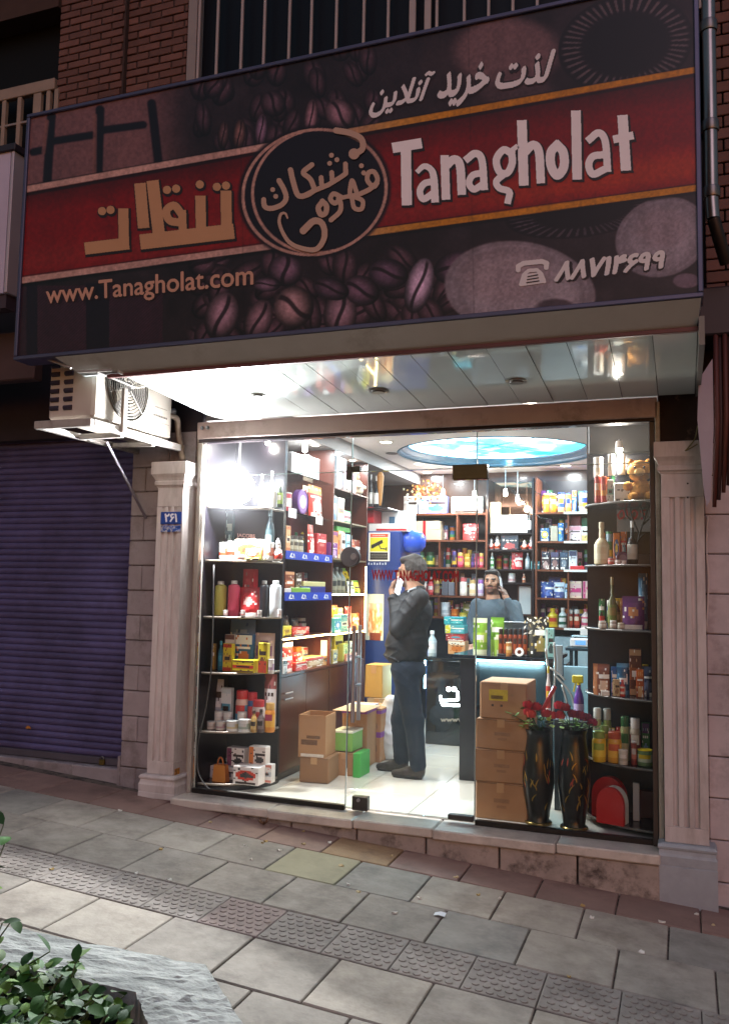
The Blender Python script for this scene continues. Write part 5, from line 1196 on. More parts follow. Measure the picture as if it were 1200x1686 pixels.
def stock(text, mode, plane, z, group, tops=None):
    """one line per item: kind x0 x1 ytop colours[,colours] name | label ; options dY=.. zb=.. d=.."""
    for ln in text.strip().splitlines():
        ln = ln.strip()
        if not ln: continue
        head, label = ln.split('|'); f = head.split(); opt = dict(q.split('=') for q in f[6:]); dY = float(opt.get('dY', 0))
        kind, x0, x1, yt, cs, name = f[0], float(f[1]), float(f[2]), float(f[3]), f[4].split(','), f[5]
        xc = (x0+x1)/2; pz = plane+dY if mode == 'S' else plane-dY; zz = float(opt.get('z', z))
        pr = (lambda a, b: oy(a, b, pz)) if mode == 'S' else (lambda a, b: ox(a, b, pz))
        A, B, T = pr(x0, yt+12), pr(x1, yt+12), pr(xc, yt)
        if 'zb' in opt: zz = pr(xc, float(opt['zb']))[2]
        w = abs(B[0]-A[0]) if mode == 'S' else abs(B[1]-A[1]); h = max(T[2]-zz, .02)
        rnd = kind in ('bottle', 'flask', 'tall', 'jar', 'can', 'fig'); d = float(opt.get('d', w if rnd else min(max(w*.55, .03), .14)))
        jit = random.uniform(-.05, .05) if kind != 'plain' else random.uniform(-.02, .02)
        if mode == 'S': put(kind, w*.97, d, h, cs, name, label, (T[0], pz+d/2, zz+.0008), jit, group)
        else: put(kind, w*.97, d, h, cs, name, label, (pz-d/2, T[1], zz+.0008), R(90)+jit, group)

# ---- left window unit
GA = 'goods on the left window unit'
stock('''
plain 427 450 808 efeae6,efeae6 gift_box dY=.1 | white box beside the bright lamp on the left window unit
bottle 455 464 795 2a3a22,8aa040,ded8c8 wine_bottle dY=.14 | small dark bottle with green label beside the bright lamp
bottle 441 451 775 d8d0d8,c8b0b8,eeeeee syrup_bottle dY=.2 | clear pale bottle standing behind the white box
bottle 425 434 780 c9b8bc,d9a0a0,eeeeee syrup_bottle dY=.22 | pale pink bottle close behind the bright lamp
plain 373 392 800 efeaf0 gift_box dY=.18 | white box under the bright lamp at the far left''', 'S', .16, ZA[0], GA)
stock('''
box 371 384 832 24464a,1c3a40,a8c8c8,c8dcd8 coffee_box dY=.16 | dark teal coffee box at the back left of the lit shelf
plain 385 446 833 1c1820 coffee_bag dY=.22 d=.08 | big black coffee bag with copper lettering on the lit shelf
bottle 435 449 838 23343a,33464a,6a7a80 drink_bottle dY=.12 | dark green bottle at the right of the black coffee bag
can 358 371 893 eae2da,c2452e,e8e4dc mug dY=.02 | white and red mug at the left end of the lit shelf
can 371 386 891 efe9e2,c23a26,efe9e2 mug dY=.03 | white mug with red print in front of the teal box
box 386 431 888 ded2c2,e0a03a,c8402c cookie_box dY=.04 | cream cookie box with orange picture on the lit shelf
can 431 447 893 f0ece6,c8785a,eeeeea mug dY=.03 | white mug with tan print near the Santa figure
fig 447 462 886 e8e0dc,b8301f,f0e8e0 figurine dY=.06 | white and red Santa figure at the right end of lit shelf
pouch 400 428 902 d8d86a,c2452e,e8e0c0 candy_bag dY=-.03 | small red and green candy bag in front of the cookie box''', 'S', .19, ZA[1], GA)
stock('''
flask 350 368 957 d3d36a,d3d36a,cfcfc8 drink_flask | pale yellow metal drink flask
flask 372 390 956 d8546f,d8546f,cfcfc8 drink_flask | pink metal drink flask
pouch 390 424 967 a01a22,c22a2e,d8a09a chocolate_pouch dY=.03 | red chocolate pouch between the pink and black flasks
box 400 419 937 a81a24,c23a3e,8a6a60 gift_tin dY=.16 d=.07 | tall red tin behind the red chocolate pouch
flask 425 439 956 1d1a20,1d1a20,b8b8b4 drink_flask dY=.02 | black metal drink flask
flask 441 459 956 dfe6ea,dfe6ea,c8c8c4 drink_flask dY=.03 | white metal drink flask
can 456 462 1004 e6dcd6,d8c0b8,efeae4 trinket | tiny white ornament at the right corner of the flask shelf
can 366 373 1005 e6dcd6,c8a098,efeae4 trinket dY=-.04 | tiny white ornament between yellow and pink flasks
can 395 402 1005 e6dcd6,c88078,efeae4 trinket dY=-.04 | tiny white ornament in front of the red pouch
can 422 429 1005 e6e0dc,b0a8a0,efeae4 trinket dY=-.04 | tiny white ornament in front of the black flask''', 'S', .19, ZA[2], GA)
stock('''
pouch 373 416 1021 6a8ab0,9fb4c8,4a6a98 coffee_pouch dY=.20 | blue grey pouch at the top back of the snack shelf
box 370 387 1045 ded6d0,b89a90,7a5a50 tea_box dY=.12 | white tea box with a cup picture
box 387 416 1045 2f5f8c,e6e6e4,d07a3a biscuit_box dY=.12 | blue and white biscuit box in the middle of the snack shelf
pouch 416 449 1043 b59a94,6a3a68,d8b8a8 coffee_pouch dY=.13 | tan coffee pouch with purple lower part
box 367 383 1060 d6c02a,c9a03a,b8402a candy_box | upright yellow candy box at the left of the snack shelf
box 382 419 1087 dcc52a,c23a26,6a4a2a candy_box dY=-.03 | low yellow candy box lying in front
box 425 441 1059 d9c22c,b8402a,7a4a2a candy_box | upright yellow candy box at the right of the snack shelf
bottle 358 366 1056 1d6a80,2a8098,4aa0b8 drink_bottle dY=.05 | teal bottle at the left of the snack shelf
box 345 354 1060 a8873f,8a6a30,c8a860 candy_box dY=.06 | narrow ochre box at the far left of the snack shelf
can 440 449 1086 e6e0d6,b89ab0,eeeae6 trinket | small white pot at the right end of the snack shelf''', 'S', .19, ZA[3], GA)
stock('''
pouch 347 366 1119 c2c4cc,aab0bc,dddde0 coffee_pouch dY=.12 | silver white pouch at the left of the jar shelf
box 364 381 1133 dfe2e2,5a9ab0,c8d4d8 milk_carton dY=.10 | white carton with a blue stripe on the jar shelf
jar 384 404 1138 d8b0a0,4a8aa8,c23a34,c83a38 spread_jar dY=.06 | blue and pink jar with a red lid
jar 404 420 1141 2f5a90,b84a5a,c83a3a,c03038 spread_jar dY=.10 | dark blue jar with a red lid
jar 411 431 1154 d8c8c0,e8d8d0,c23a34,c83a3e spread_jar dY=.05 | low jar with a wide red lid
pouch 433 454 1111 c9c4c4,8a4a4a,e0dcd8 coffee_pouch dY=.14 | tall white bag with a brown band on the jar shelf
can 350 364 1172 d8d4d0,b0a0a0,c8c8c4 tin dY=.02 | small silver tin at the back left of the tin rows
can 365 379 1173 d8d4d0,b8a8b0,c8c8c4 tin dY=.03 | second small silver tin at the back of the tin rows
can 388 402 1173 d6cfc8,c89a8a,c8c8c4 tin dY=.03 | small silver tin with a pinkish label at the back
can 338 351 1189 d6d0ca,b8b0a8,c8c8c4 tin dY=-.04 | front silver tin at the far left
can 352 367 1189 d6d0ca,b89aa0,c8c8c4 tin dY=-.05 | front silver tin, second from the left
can 369 387 1188 d9d5d0,c8b890,c8c8c4 tin dY=-.06 | front silver tin, third from the left
can 389 407 1186 d9d8d6,9aa89a,c8c8c4 tin dY=-.06 | front silver tin next to the brown grinder
bottle 411 421 1171 b08a4a,c8a868,3a2a22 spice_grinder dY=-.03 | brown spice grinder with a dark top
bottle 422 433 1169 5a4a48,7a6a68,2a2220 spice_grinder dY=-.01 | dark spice grinder beside the orange jar
jar 433 449 1159 d88a2a,e0a840,9a2a4a,c89a4a spread_jar dY=.02 | orange and red jar at the right of the jar shelf''', 'S', .19, ZA[4], GA)
stock('''
box 373 403 1232 e2dcd6,7a3a5a,3a3a3a coffee_capsule_box dY=.10 zb=1263 | white coffee capsule box with a purple corner
box 409 438 1230 e2d8d0,d87a34,3a3a3a coffee_capsule_box dY=.10 zb=1262 | white coffee capsule box with an orange base
box 345 386 1263 d8d4d0,b8b0b4,5a5a70 coffee_capsule_box dY=.08 | grey white capsule box under the purple cornered box
box 383 426 1263 e4dcd6,c8402c,3a3a3a coffee_capsule_box dY=-.02 | front capsule box with a red base
box 425 448 1259 dcd8d4,a8b0b8,c87a6a coffee_capsule_box dY=.10 | grey white capsule box under the orange based box
giftbag 350 373 1246 b8682a,c88038,d89a50 gift_bag dY=-.02 d=.06 | orange brown gift bag with a looped handle''', 'S', .17, .05, GA)
o = text_quad('bag_lettering', 'JACOBS', [(390, 878), (420, 880), (420, 888), (390, 886)], plane_y(.19+.22-.041), mat('c09088', .4), None, 40, .02); q_ = ALL['big black coffee bag with copper lettering on the lit shelf']; bpy.context.view_layer.update(); o.parent = q_; o.matrix_parent_inverse = q_.matrix_world.inverted()
# ---- wall shelving, first bay
GB = 'goods on the first wall shelf bay'; XF = XW-.03
stock('''
plain 481 501 747 c2c8ca gift_box d=.2 | left of two white boxes on the top shelf of the first bay
plain 506 527 753 ccd0d0 gift_box d=.2 | right of two white boxes on the top shelf of the first bay''', 'W', XF, ZB['b5'], GB)
stock('''
can 474 485 811 b8404a,e0d8d4,c8c8c4 tin | red and white tin at the left of the purple tin
tin 489 510 806 5a2a78,6a3488,b8a0c8 chocolate_tin d=.05 | round purple chocolate tin on the first bay
pouch 503 522 801 b8281e,d04a2a,e8d0b8 snack_pouch dY=.14 d=.06 | plain red pouch behind the striped pouch
pouch 514 537 800 c8341f,e89a4a,e8e0d0 snack_pouch d=.08 | tall red and orange striped pouch on the first bay''', 'W', XF, ZB['b4'], GB)
stock('''
box 472 479 866 d8a878,e8d0b0,c87a4a wafer_box | narrow peach wafer box at the left above the blue strip
jar 479 487 882 8a8470,b8b098,5a5248,4a4440 spice_jar | glass spice jar, leftmost of three above the blue strip
jar 487 495 882 9a9480,b8b098,5a5248,4a4440 spice_jar | glass spice jar, middle one of three above the blue strip
jar 495 504 883 a8a088,c0b8a0,5a5248,4a4440 spice_jar | glass spice jar, rightmost of three above the blue strip
plain 477 512 852 5f0f1a banner_box dY=.2 d=.04 | large dark red panel box behind the spice jars
pouch 512 522 864 c02a24,d85a4a,e8c8c0 snack_pouch | slim red snack pouch beside the dark red box
box 523 538 879 b01c22,b01c22,d87a70 chocolate_box | plain red chocolate box at the right above the blue strip
box 520 537 863 8a5048,a86a5a,c8a090 biscuit_box dY=.16 | dusky pink box behind the plain red chocolate box''', 'W', XF, ZB['b3'], GB)
stock('''
box 469 486 941 7a3a20,b8602a,d8a070 chocolate_box | brown and orange picture box leaning on the middle shelf
box 487 498 944 5a4636,8a7a58,3a2a22 chocolate_box dY=.02 | dark brown picture box next to the orange one
plain 497 537 966 2a2f80 book_box d=.16 | dark blue flat box at the bottom of the pile
plain 500 537 958 c8bf86 book_box d=.15 zb=966 | cream yellow flat box on top of the blue one
plain 480 513 968 7aa83a book_box d=.05 dY=-.02 | flat green box lying in front of the pile
plain 469 480 969 d8d4cc price_card d=.02 dY=-.02 | white card at the left end of the middle shelf''', 'W', XF, ZB['b2'], GB)
stock('''
box 465 481 1031 d8c83a,c8b030,8a6a2a candy_box d=.1 | yellow open candy box on the glowing shelf
box 482 510 1033 c0281f,d84a30,e8b0a0 candy_tray d=.12 | red candy tray on the glowing shelf
pouch 470 482 1014 3a2a22,6a5a3a,a89060 snack_bag dY=.14 | dark snack bag behind the yellow candy box
pouch 486 498 1018 2f2622,5a3a2a,8a6a4a snack_bag dY=.14 | dark snack bag behind the red candy tray''', 'W', XF, ZB['b1'], GB)
stock('''
pouch 465 488 1059 b8241c,d84a34,e8d8d0 crisps_bag d=.07 | big red crisps bag on the wooden ledge
pouch 487 504 1074 c22a22,b01c1c,e0a090 crisps_bag d=.06 | small red crisps bag beside the big one
box 504 532 1082 a88a58,c23a34,d8c8a8 snack_box d=.12 | tan open snack box with a red front on the ledge
box 488 506 1090 b8342a,d85a50,e8e0dc candy_tray d=.08 dY=-.02 | low red candy tray in front of the small crisps bag
box 466 474 1087 e0dcd6,3a3634,b8b4b0 price_card d=.01 dY=-.025 | upright white price card on the ledge
box 532 541 1080 d89a58,e8b878,4a9ab0 snack_box d=.08 | small orange snack box at the end of the ledge''', 'W', XF, ZB['b0'], GB)
stock('''
plain 475 489 837 cfd4da price_card d=.003 zb=853 | white price card hanging from the shelf by the purple tin
plain 520 532 850 d6d6d2 price_card d=.003 zb=864 | white price card hanging under the striped pouch''', 'W', XW+.01, 1.5, 'hanging price cards')
# ---- second bay
GC = 'goods on the second wall shelf bay'
stock('''
box 547 572 752 d4e0ea,1d2838,b8d0e0 gift_box d=.2 | white gift box with a dark bow on the top shelf
box 568 586 779 e2cfd2,d890a8,f0e8e6 gift_box d=.1 dY=-.02 | pink and white gift box on the top shelf
fig 585 597 768 b8a48c,c8b49c,a08a70 figurine d=.1 | beige carved figure at the end of the top shelf''', 'W', XF, ZCc['c5'], GC)
stock('''
can 545 551 816 6f92b8,a8c0d8,d8dce0 can | light blue can at the left of the second shelf
can 551 557 817 7f9cc0,a8c0d8,d8dce0 can | second light blue can on the second shelf
box 557 568 820 d8d0c4,c87a4a,e8e4dc coffee_box d=.1 | white and orange coffee box on the second shelf
pouch 567 584 841 d8e0dc,c83a5a,3a9a5a candy_bag d=.06 | white candy bag with red and green corners''', 'W', XF, ZCc['c4'], GC)
stock('''
box 546 557 875 d88a4a,e0b080,8a3a78 biscuit_box d=.1 | orange biscuit box with a purple foot
box 557 568 874 e09a50,d86a30,f0d8b0 biscuit_box d=.1 | bright orange biscuit box in the middle of the row
box 545 556 894 7a3a80,8a4a90,c8a0c8 biscuit_box d=.05 dY=-.02 | small purple box in front of the orange boxes
box 563 569 878 d8cfc4,d0804a,e8e0d4 biscuit_box d=.08 dY=-.02 | narrow cream biscuit box beside the light blue one
box 570 580 880 8fc0d0,c8e0e6,d8e8ec biscuit_box d=.1 | light blue biscuit box by the glass door lock
plain 555 577 868 3f9a3a tea_box d=.12 zb=876 | green flat box lying on top of the orange boxes
pouch 583 597 889 8a3a2c,c86a4a,d8b8a0 snack_pouch d=.06 | brown snack pouch at the end of the row''', 'W', XF, ZCc['c3'], GC)
stock('\n'.join('bottle %g %g %g 5c6058,7a7e74,34383a spice_grinder | %s' % (544+i*7.2, 551+i*7.2, 934+2*(i % 2), t) for i, t in enumerate((
    'grey spice bottle, first from the left on the lit shelf', 'grey spice bottle, second from the left on the lit shelf', 'grey spice bottle, third from the left on the lit shelf', 'grey spice bottle, fourth from the left on the lit shelf')))+'''
pouch 572 586 936 d8cc2a,b8c030,6aa03a snack_bag dY=.12 | yellow green snack bag behind the spice bottles
pouch 578 588 957 c8ccc4,e0e0d8,7ab04a tea_bag | pale tea bag at the right of the spice bottles
pouch 586 597 956 d2cc30,e0d860,6a9a3a snack_bag | yellow snack bag at the end of the lit shelf''', 'W', XF, ZCc['c2'], GC)
stock('''
pouch 541 555 983 b8c82a,d8d050,5a9a3a snack_bag dY=.12 | lime yellow snack bag at the top left of the glowing bay
pouch 552 563 997 e08a20,e8b04a,c85a2a snack_bag dY=.08 | orange snack bag in the glowing bay
pouch 541 551 1008 dfe4ea,9ab8d8,5a8ab8 sugar_bag | white and blue sugar bag in the glowing bay
box 551 562 1018 4aa0a0,3a88b8,d8e0dc tea_box d=.08 | teal and blue tea box in the glowing bay
box 562 573 1012 7fae9a,d8d8b8,4a8a90 tea_box d=.08 | pale green tea box in the glowing bay
jar 560 572 1001 cfc89a,d8d8a8,b8b480,c8c8a0 snack_bowl dY=.12 | cream round tub at the back of the glowing bay
pouch 572 583 999 c83a34,d85a50,e8c0b0 crisps_bag d=.06 | red crisps bag in the glowing bay
pouch 583 595 1010 e0642a,e88a4a,f0c8a0 crisps_bag d=.06 | orange crisps bag at the end of the glowing bay''', 'W', XF, ZCc['c1'], GC)
stock('''
box 538 546 1054 d8dcd6,5a6a80,b8c0c0 wafer_box d=.06 | slim white wafer box at the left of the lower ledge
box 552 565 1043 d6c83a,d8602a,3a6a3a snack_box d=.09 dY=.05 | yellow and orange snack box on the lower ledge
box 565 575 1060 c8cf6a,e0dc8a,6a8a3a snack_box d=.08 | pale lime snack box on the lower ledge
box 547 557 1070 b8a04a,3a3a34,d8c87a snack_box d=.06 dY=-.02 | small gold and black box on the lower ledge
box 576 583 1056 d8d0a8,e8e4c8,a8a080 wafer_box d=.06 | slim cream wafer box on the lower ledge
box 570 588 1076 d89a80,e8c0b0,c85a4a candy_tray d=.08 dY=-.02 | peach candy tray at the end of the lower ledge''', 'W', XF, ZCc['c0'], GC)
stock('''
tall 607 613 781 14141a,c8c4bc,e6e2de wine_bottle | dark wine bottle with white cap left of its pair
tall 614 623 783 14141a,d8d4cc,e6e2de wine_bottle | dark wine bottle with white cap right of its pair''', 'S', 2.62, oy(615, 836, 2.62)[2], 'pair of wine bottles')
a, b = oy(600, 838, 2.7), oy(640, 838, 2.7); g = G(); g.box((a[0], 2.50, a[2]-.025), (b[0]+.06, 2.95, a[2]-.005), 0, .004); tag(g.build('wall_shelf', mat('1a1518', .3)), 'dark shelf under the pair of wine bottles', 'shelf')
# ---- back wall, left
GE = 'goods on the back wall left'; YI = YF+.03
stock('''
box 664 687 817 d8d2cc,b8a8a0,e8e4e0 gift_box | pale picture box at the left on top of the back shelving
box 688 736 817 8a90c8,d8e4f0,4a9ad0 gift_box d=.1 | blue and white box on top of the back shelving
box 742 795 818 f0ece6,e8e0d8,b06a5a gift_box d=.1 | wide white box on top of the back shelving''', 'S', YI, ZE['e4'], GE)
stock('''
plain 683 726 872 b8a890 gift_box d=.22 | tan gift box with ribbon, lower of the pair
plain 683 725 858 c0b098 gift_box d=.22 zb=872.5 | tan gift box with ribbon, upper of the pair
plain 696 701 858 a8202a ribbon_band d=.004 dY=-.006 | red ribbon round the pair of tan gift boxes
pouch 760 786 862 b81f26,d84a4a,e0b0a8 snack_pouch d=.1 | red shiny pouch in the upper back shelf''', 'S', YI, ZE['e3'], GE)
stock('''
jar 684 698 909 1f4a2a,c8b84a,2a5a34,16351f coffee_jar | green coffee jar with yellow band, left of two
jar 699 714 909 1f4a2a,c8b84a,2a5a34,16351f coffee_jar | green coffee jar with yellow band, right of two
jar 715 723 914 4a3028,8a6a4a,6a4a3a,2a1a16 coffee_jar | small brown jar beside the green coffee jars
jar 743 751 908 2a2440,c8a83a,3a3450,4a3a78 coffee_jar | dark purple jar, leftmost of the bright jar row
jar 752 762 910 c83a5a,e06a80,c89a4a,c8a050 coffee_jar | pink jar with gold lid next to the purple jar
jar 763 774 912 c8a04a,e0c070,b88a3a,c89a3a coffee_jar | gold jar in the middle of the bright jar row
jar 775 780 912 4a2a6a,6a4a8a,3a2a4a,2a1a3a coffee_jar | slim violet jar in the bright jar row
jar 781 787 911 c03a68,e080a0,a83a5a,8a2a4a coffee_jar | magenta jar in the bright jar row
jar 788 796 911 d04a60,e88a90,c89a4a,c8a050 coffee_jar | pink jar with gold lid at the right end of the row''', 'S', YI, ZE['e2'], GE)
stock('''
jar 693 702 955 c8b8b0,a84a4a,d8d0c8,c8c0b8 spread_jar | pale jar with red label left of the red bottle
bottle 703 713 950 b03038,c85a5a,d8c8c0 sauce_bottle | red bottle in the second back shelf
jar 714 723 956 6a5040,a88a5a,8a6a4a,b89a5a spread_jar | brown jar beside the red bottle
plain 727 738 957 5f5f66 plastic_box d=.1 | grey plastic box, left of two beside the brown jar
plain 738 748 959 75757c plastic_box d=.1 | grey plastic box, right of two beside the brown jar
jar 755 768 951 eee8dc,f2ece0,e8e0d4,d86a6a milk_jar | white jar with a pink lid
jar 771 783 955 efe6cc,f0d8a0,f4ecd8,e0b878 milk_jar | cream jar with an orange lid
jar 785 796 955 e4dce8,c8a8d0,ece6f0,a86ab8 milk_jar | white jar with a violet lid beside the clerk''', 'S', YI, ZE['e1'], GE)
stock('''
can 724 739 992 dfe4e6,b8c0c4,e8ecee tissue_can | tall white can in the lowest open back shelf
can 741 753 1003 d06018,e08a3a,c86a2a can | low orange can beside the tall white can
can 754 768 1009 c8b83a,d8cc6a,b8a83a tin | flat yellow tin beside the orange can
pouch 761 776 991 8a8a40,a8a85a,6a6a30 tea_bag dY=.1 | olive tea bag behind the yellow tin''', 'S', YI, ZE['e0'], GE)
# ---- centre unit
GF = 'goods on the mirror shelving'
stock('''
plain 807 823 827 efe2c0 gift_tube d=.07 | tall cream carton left of the big white box
plain 822 869 848 f6f4f0 gift_box d=.12 | big plain white box in front of the mirror
tall 868 875 833 17171c,d8d8d4,e8e8e4 wine_bottle | dark bottle with white cap beside the big white box''', 'S', YF+.05, ZFf['f4'], GF)
stock('''
fig 804 812 886 e0d4cc,b8402c,efe4dc figurine | white and red Santa figure, leftmost on the mirror shelf
fig 812 823 881 e6dcd6,c85a3a,efe8e4 figurine | taller pale Santa figure left of the dark box
box 824 854 881 2a3440,3a4654,9a4a4a chocolate_box d=.08 | dark slate square box between the Santa figures
fig 857 868 888 dccfc0,b8482c,efe0d4 figurine | small pale Santa figure right of the dark box
fig 869 879 882 d8c8c4,b83a34,eae0dc figurine | red Santa figure at the right end of the mirror shelf''', 'S', YF+.05, ZFf['f3'], GF)
stock('''
bottle 806 813 910 c8cfc0,4a8a4a,dfe4dc sauce_bottle | white and green bottle above the clerk's head
pouch 841 860 909 b82630,d85a5a,e8b8b0 snack_pouch d=.07 | red pouch on the shelf right of the clerk's head
bottle 864 872 910 8a949a,b0b8bc,c8ccd0 drink_bottle | grey bottle right of the red pouch
pouch 873 888 924 4a98a0,6ab0b8,3a8890 cloth_pouch d=.08 dY=-.03 | teal folded cloth at the end of the shelf''', 'S', YF+.05, ZFf['f2'], GF)
stock('''
jar 835 848 944 d8c8c4,c89a98,e0d8d4,c8d0c8 spread_jar | pale pink jar beside the clerk's phone
bottle 859 865 945 c88a6a,b85a3a,d8c8b8 sauce_bottle | tiny orange bottle right of the pink jar''', 'S', YF+.05, ZFf['f1'], GF)
# ---- back wall, right
GG = 'goods on the back wall right'
stock('''
can 893 904 812 d8902a,e8a83a,c89a9a milk_can | orange milk powder can, leftmost on the top shelf
can 905 915 813 d88a24,e0a030,c8a0a0 milk_can | orange milk powder can, second from left
can 917 929 811 e0c890,3a5ab0,d89a3a,2a4aa0 milk_can | cream and blue milk powder can in the middle
can 930 939 812 d8a050,e0c080,2a4aa0,2a4aa0 milk_can | slim orange and blue milk powder can
can 953 970 809 e6dcb8,d8a030,2a4aa8,2a4aa8 milk_can | wide white and blue milk powder can at the right end''', 'S', YI, ZG['g5'], GG)
stock('''
box 889 904 870 3a6a9a,d8c83a,d8e0e4 tea_box | blue and yellow tea box at the left of the second shelf
jar 893 904 861 6a6a60,8a8a7a,a8a89a,5a5a54 tea_jar dY=.14 | grey jar behind the blue and yellow tea box
plain 906 918 866 a8a494 tea_tin d=.07 | plain grey tea tin
pouch 918 928 861 1f6ab0,3a8ac8,c8c83a snack_bag | blue snack bag beside the grey tin
box 936 957 866 e6ccd0,d89aa8,f0e4e4 tissue_box d=.1 | pale pink box on the second shelf
box 957 972 867 e8e6de,c8b87a,f0eee8 tissue_box d=.1 | white box at the right end of the second shelf
plain 938 956 849 a8505a gift_box d=.08 dY=.13 | dusky red box behind the pale pink box
plain 957 972 853 2a7a5a gift_box d=.08 dY=.13 | green box behind the white box''', 'S', YI, ZG['g4'], GG)
stock('''
box 891 905 908 3f3038,1f3446,b89a94 perfume_box | dark box with brown border, leftmost of four
box 906 920 909 2a3040,4a4a6a,8a6a68 perfume_box | dark blue box, second of four
box 921 935 909 26384a,34506a,7a8a98 perfume_box | slate blue box, third of four
box 936 950 907 c8d0da,2a3a5a,dfe4ea perfume_box | white bordered blue box, rightmost of four
plain 938 962 932 c02a34 sweet_dish d=.08 dY=-.02 | flat red tray in front of the blue boxes''', 'S', YI, ZG['g3'], GG)
stock('''
pouch 889 911 958 1f3a80,2a4a98,4a6ab0 sugar_bag d=.09 | dark blue bag at the left of the fourth shelf
pouch 902 922 950 2a4a9a,3a5ab0,1a2a60 sugar_bag d=.08 dY=.12 | dark blue bag standing behind the white one
pouch 911 929 959 c8d4e4,4a5a90,e4e8f0 sugar_bag d=.08 | white bag with a blue emblem
pouch 929 935 961 8ab0c8,c8dce8,5a8ab0 sugar_bag d=.06 | narrow light blue bag by the divider
box 937 958 957 d8b8b4,b8487a,e8d0b8,c83a7a cereal_box d=.08 | pink cereal box, left of two
box 959 975 957 d8b8b4,b8487a,e8d0b8,c83a7a cereal_box d=.08 | pink cereal box, right of two''', 'S', YI, ZG['g2'], GG)
stock('''
bottle 899 918 1002 d8b81f,c89a1a,b83a24,d8b81f mustard_bottle | yellow mustard bottle on the lowest back shelf
bottle 918 933 1001 c8d0cc,2a5a48,e0e0dc sauce_bottle | white dressing bottle with a green label
jar 933 943 1004 8a2a1f,b84a30,e0d0b8,d8d4cc sauce_jar | red sauce jar, left of two
jar 944 954 1004 8a2a1f,b84a30,e0d0b8,d8d4cc sauce_jar | red sauce jar, right of two
bottle 955 971 1003 d8c0b8,b8506a,d8d0c8,b86a70 sauce_bottle | pink and white dressing bottle''', 'S', YI, ZG['g1'], GG)
# ---- right window unit
GI = 'goods on the right window unit'
stock('''
can 976 993 752 e8e2d4,e0d8c0,f0ece4 candle_jar | wide white canister at the top of the right window
can 1000 1012 747 efece6,e4e0d8,f4f2ee candle_jar dY=.02 | slim white canister beside the wide one
can 1016 1029 746 f2efe8,e8e4dc,f4f2ee candle_jar dY=.03 | slim white canister, rightmost of three''', 'S', .26, ZI0, GI)
stock('''
can 978 988 782 b83a28,d87a4a,d8b8a8 crisps_tube | red crisps tube at the left of the bright shelf
can 988 998 784 c03a24,e89a3a,c85a3a crisps_tube dY=-.02 | red and amber striped crisps tube
box 999 1010 790 dfe6e0,8ac0b0,e8ece8 tea_box | white and green tea box on the bright shelf
box 1010 1037 795 efece6,e4e0da,f4f0ec gift_box dY=-.02 | white gift box on the bright shelf
plain 1003 1036 774 35343c pebble_box d=.06 dY=.12 | dark speckled box behind the white gift box''', 'S', .24, ZI[0], GI)
stock('''
tall 976 1002 859 d8cba4,e0d8b8,d8cba8 liqueur_bottle | tall ivory liqueur bottle with a bulbous neck
tall 1031 1049 857 1a1712,d8d0c4,e0dcd4 wine_bottle dY=.02 | dark wine bottle with a white label and cap
tin 1013 1037 875 5a3048,6a3a58,8a6a78 chocolate_tin dY=.12 d=.04 | round purple tin behind the dark wine bottle
can 1000 1011 919 c84a3a,d87a6a,e0c8c0 trinket dY=-.03 | small red ornament by the ivory bottle
can 1012 1022 922 e0d0c8,c8a098,e8dcd4 trinket dY=-.04 | small pale ornament between the bottles
can 1022 1031 923 e6d8d4,c8b0a8,ece4e0 trinket dY=-.04 | small white ornament left of the dark bottle
plain 1049 1076 912 4a4448 phone_box d=.06 dY=.05 | grey box at the right end of the bottle shelf''', 'S', .22, ZI[1], GI)
stock('''
tall 999 1015 950 5a5a2a,6a7a3a,8a7a4a oil_bottle dY=.05 | tall olive oil bottle in the right window
bottle 1010 1021 990 5a4a24,8a7a3a,a89a6a oil_bottle dY=.12 | short olive bottle behind the small jars
pouch 1023 1061 982 5a2a60,6a3470,c88a5a coffee_pouch d=.06 dY=-.01 | purple coffee pouch with a cookie picture
pouch 1020 1036 985 8a4a24,a86a3a,c89a6a coffee_pouch d=.05 dY=.09 | brown pouch behind the purple pouch
jar 984 998 1023 a89a88,c8c0b0,d8d4cc,d8d4cc spread_jar dY=-.01 | small glass jar with white lid at the left
jar 1003 1015 1022 8a7a6a,b8a898,dcd8d0,dcd8d0 spread_jar dY=-.03 | small glass jar with white lid in the middle
jar 1015 1028 1026 9a8a78,c0b4a4,d8d0b8,d8d0b8 spread_jar dY=-.04 | low glass jar with cream lid
pouch 1050 1066 944 3a6a88,5a8aa8,8ab0c8 snack_bag d=.05 dY=.12 | blue snack bag hanging behind the purple pouch''', 'S', .22, ZI[2], GI)
stock('''
pouch 975 1003 1094 7a4028,a86a40,d8c0a8 coffee_pouch d=.06 | brown coffee pouch at the left of the lower shelf
plain 989 1003 1138 d8d0c4 price_card d=.02 dY=-.04 | small white card in front of the brown pouch
box 1008 1020 1119 b8a078,c8b48a,8a6a4a tea_box dY=-.02 | small tan box on the lower shelf
bottle 1019 1029 1120 b83a2a,d8c8b8,c84a3a sauce_bottle dY=-.02 | red and white bottle on the lower shelf
pouch 1014 1037 1093 1f4a6a,2f6080,4a80a0 coffee_pouch d=.06 dY=.10 | blue pouch behind the red and white bottle
box 1035 1056 1069 5a2a1a,8a4a24,b8906a chocolate_box d=.06 dY=.08 | tall brown and orange box on the lower shelf
box 1047 1060 1103 a84a1f,c86a2a,d8a878 candy_box dY=-.01 | orange box in front of the tall brown box
pouch 1056 1076 1098 2a3048,3a4058,5a6078 snack_bag d=.05 dY=.06 | dark blue bag at the right of the lower shelf''', 'S', .22, ZI[3], GI)
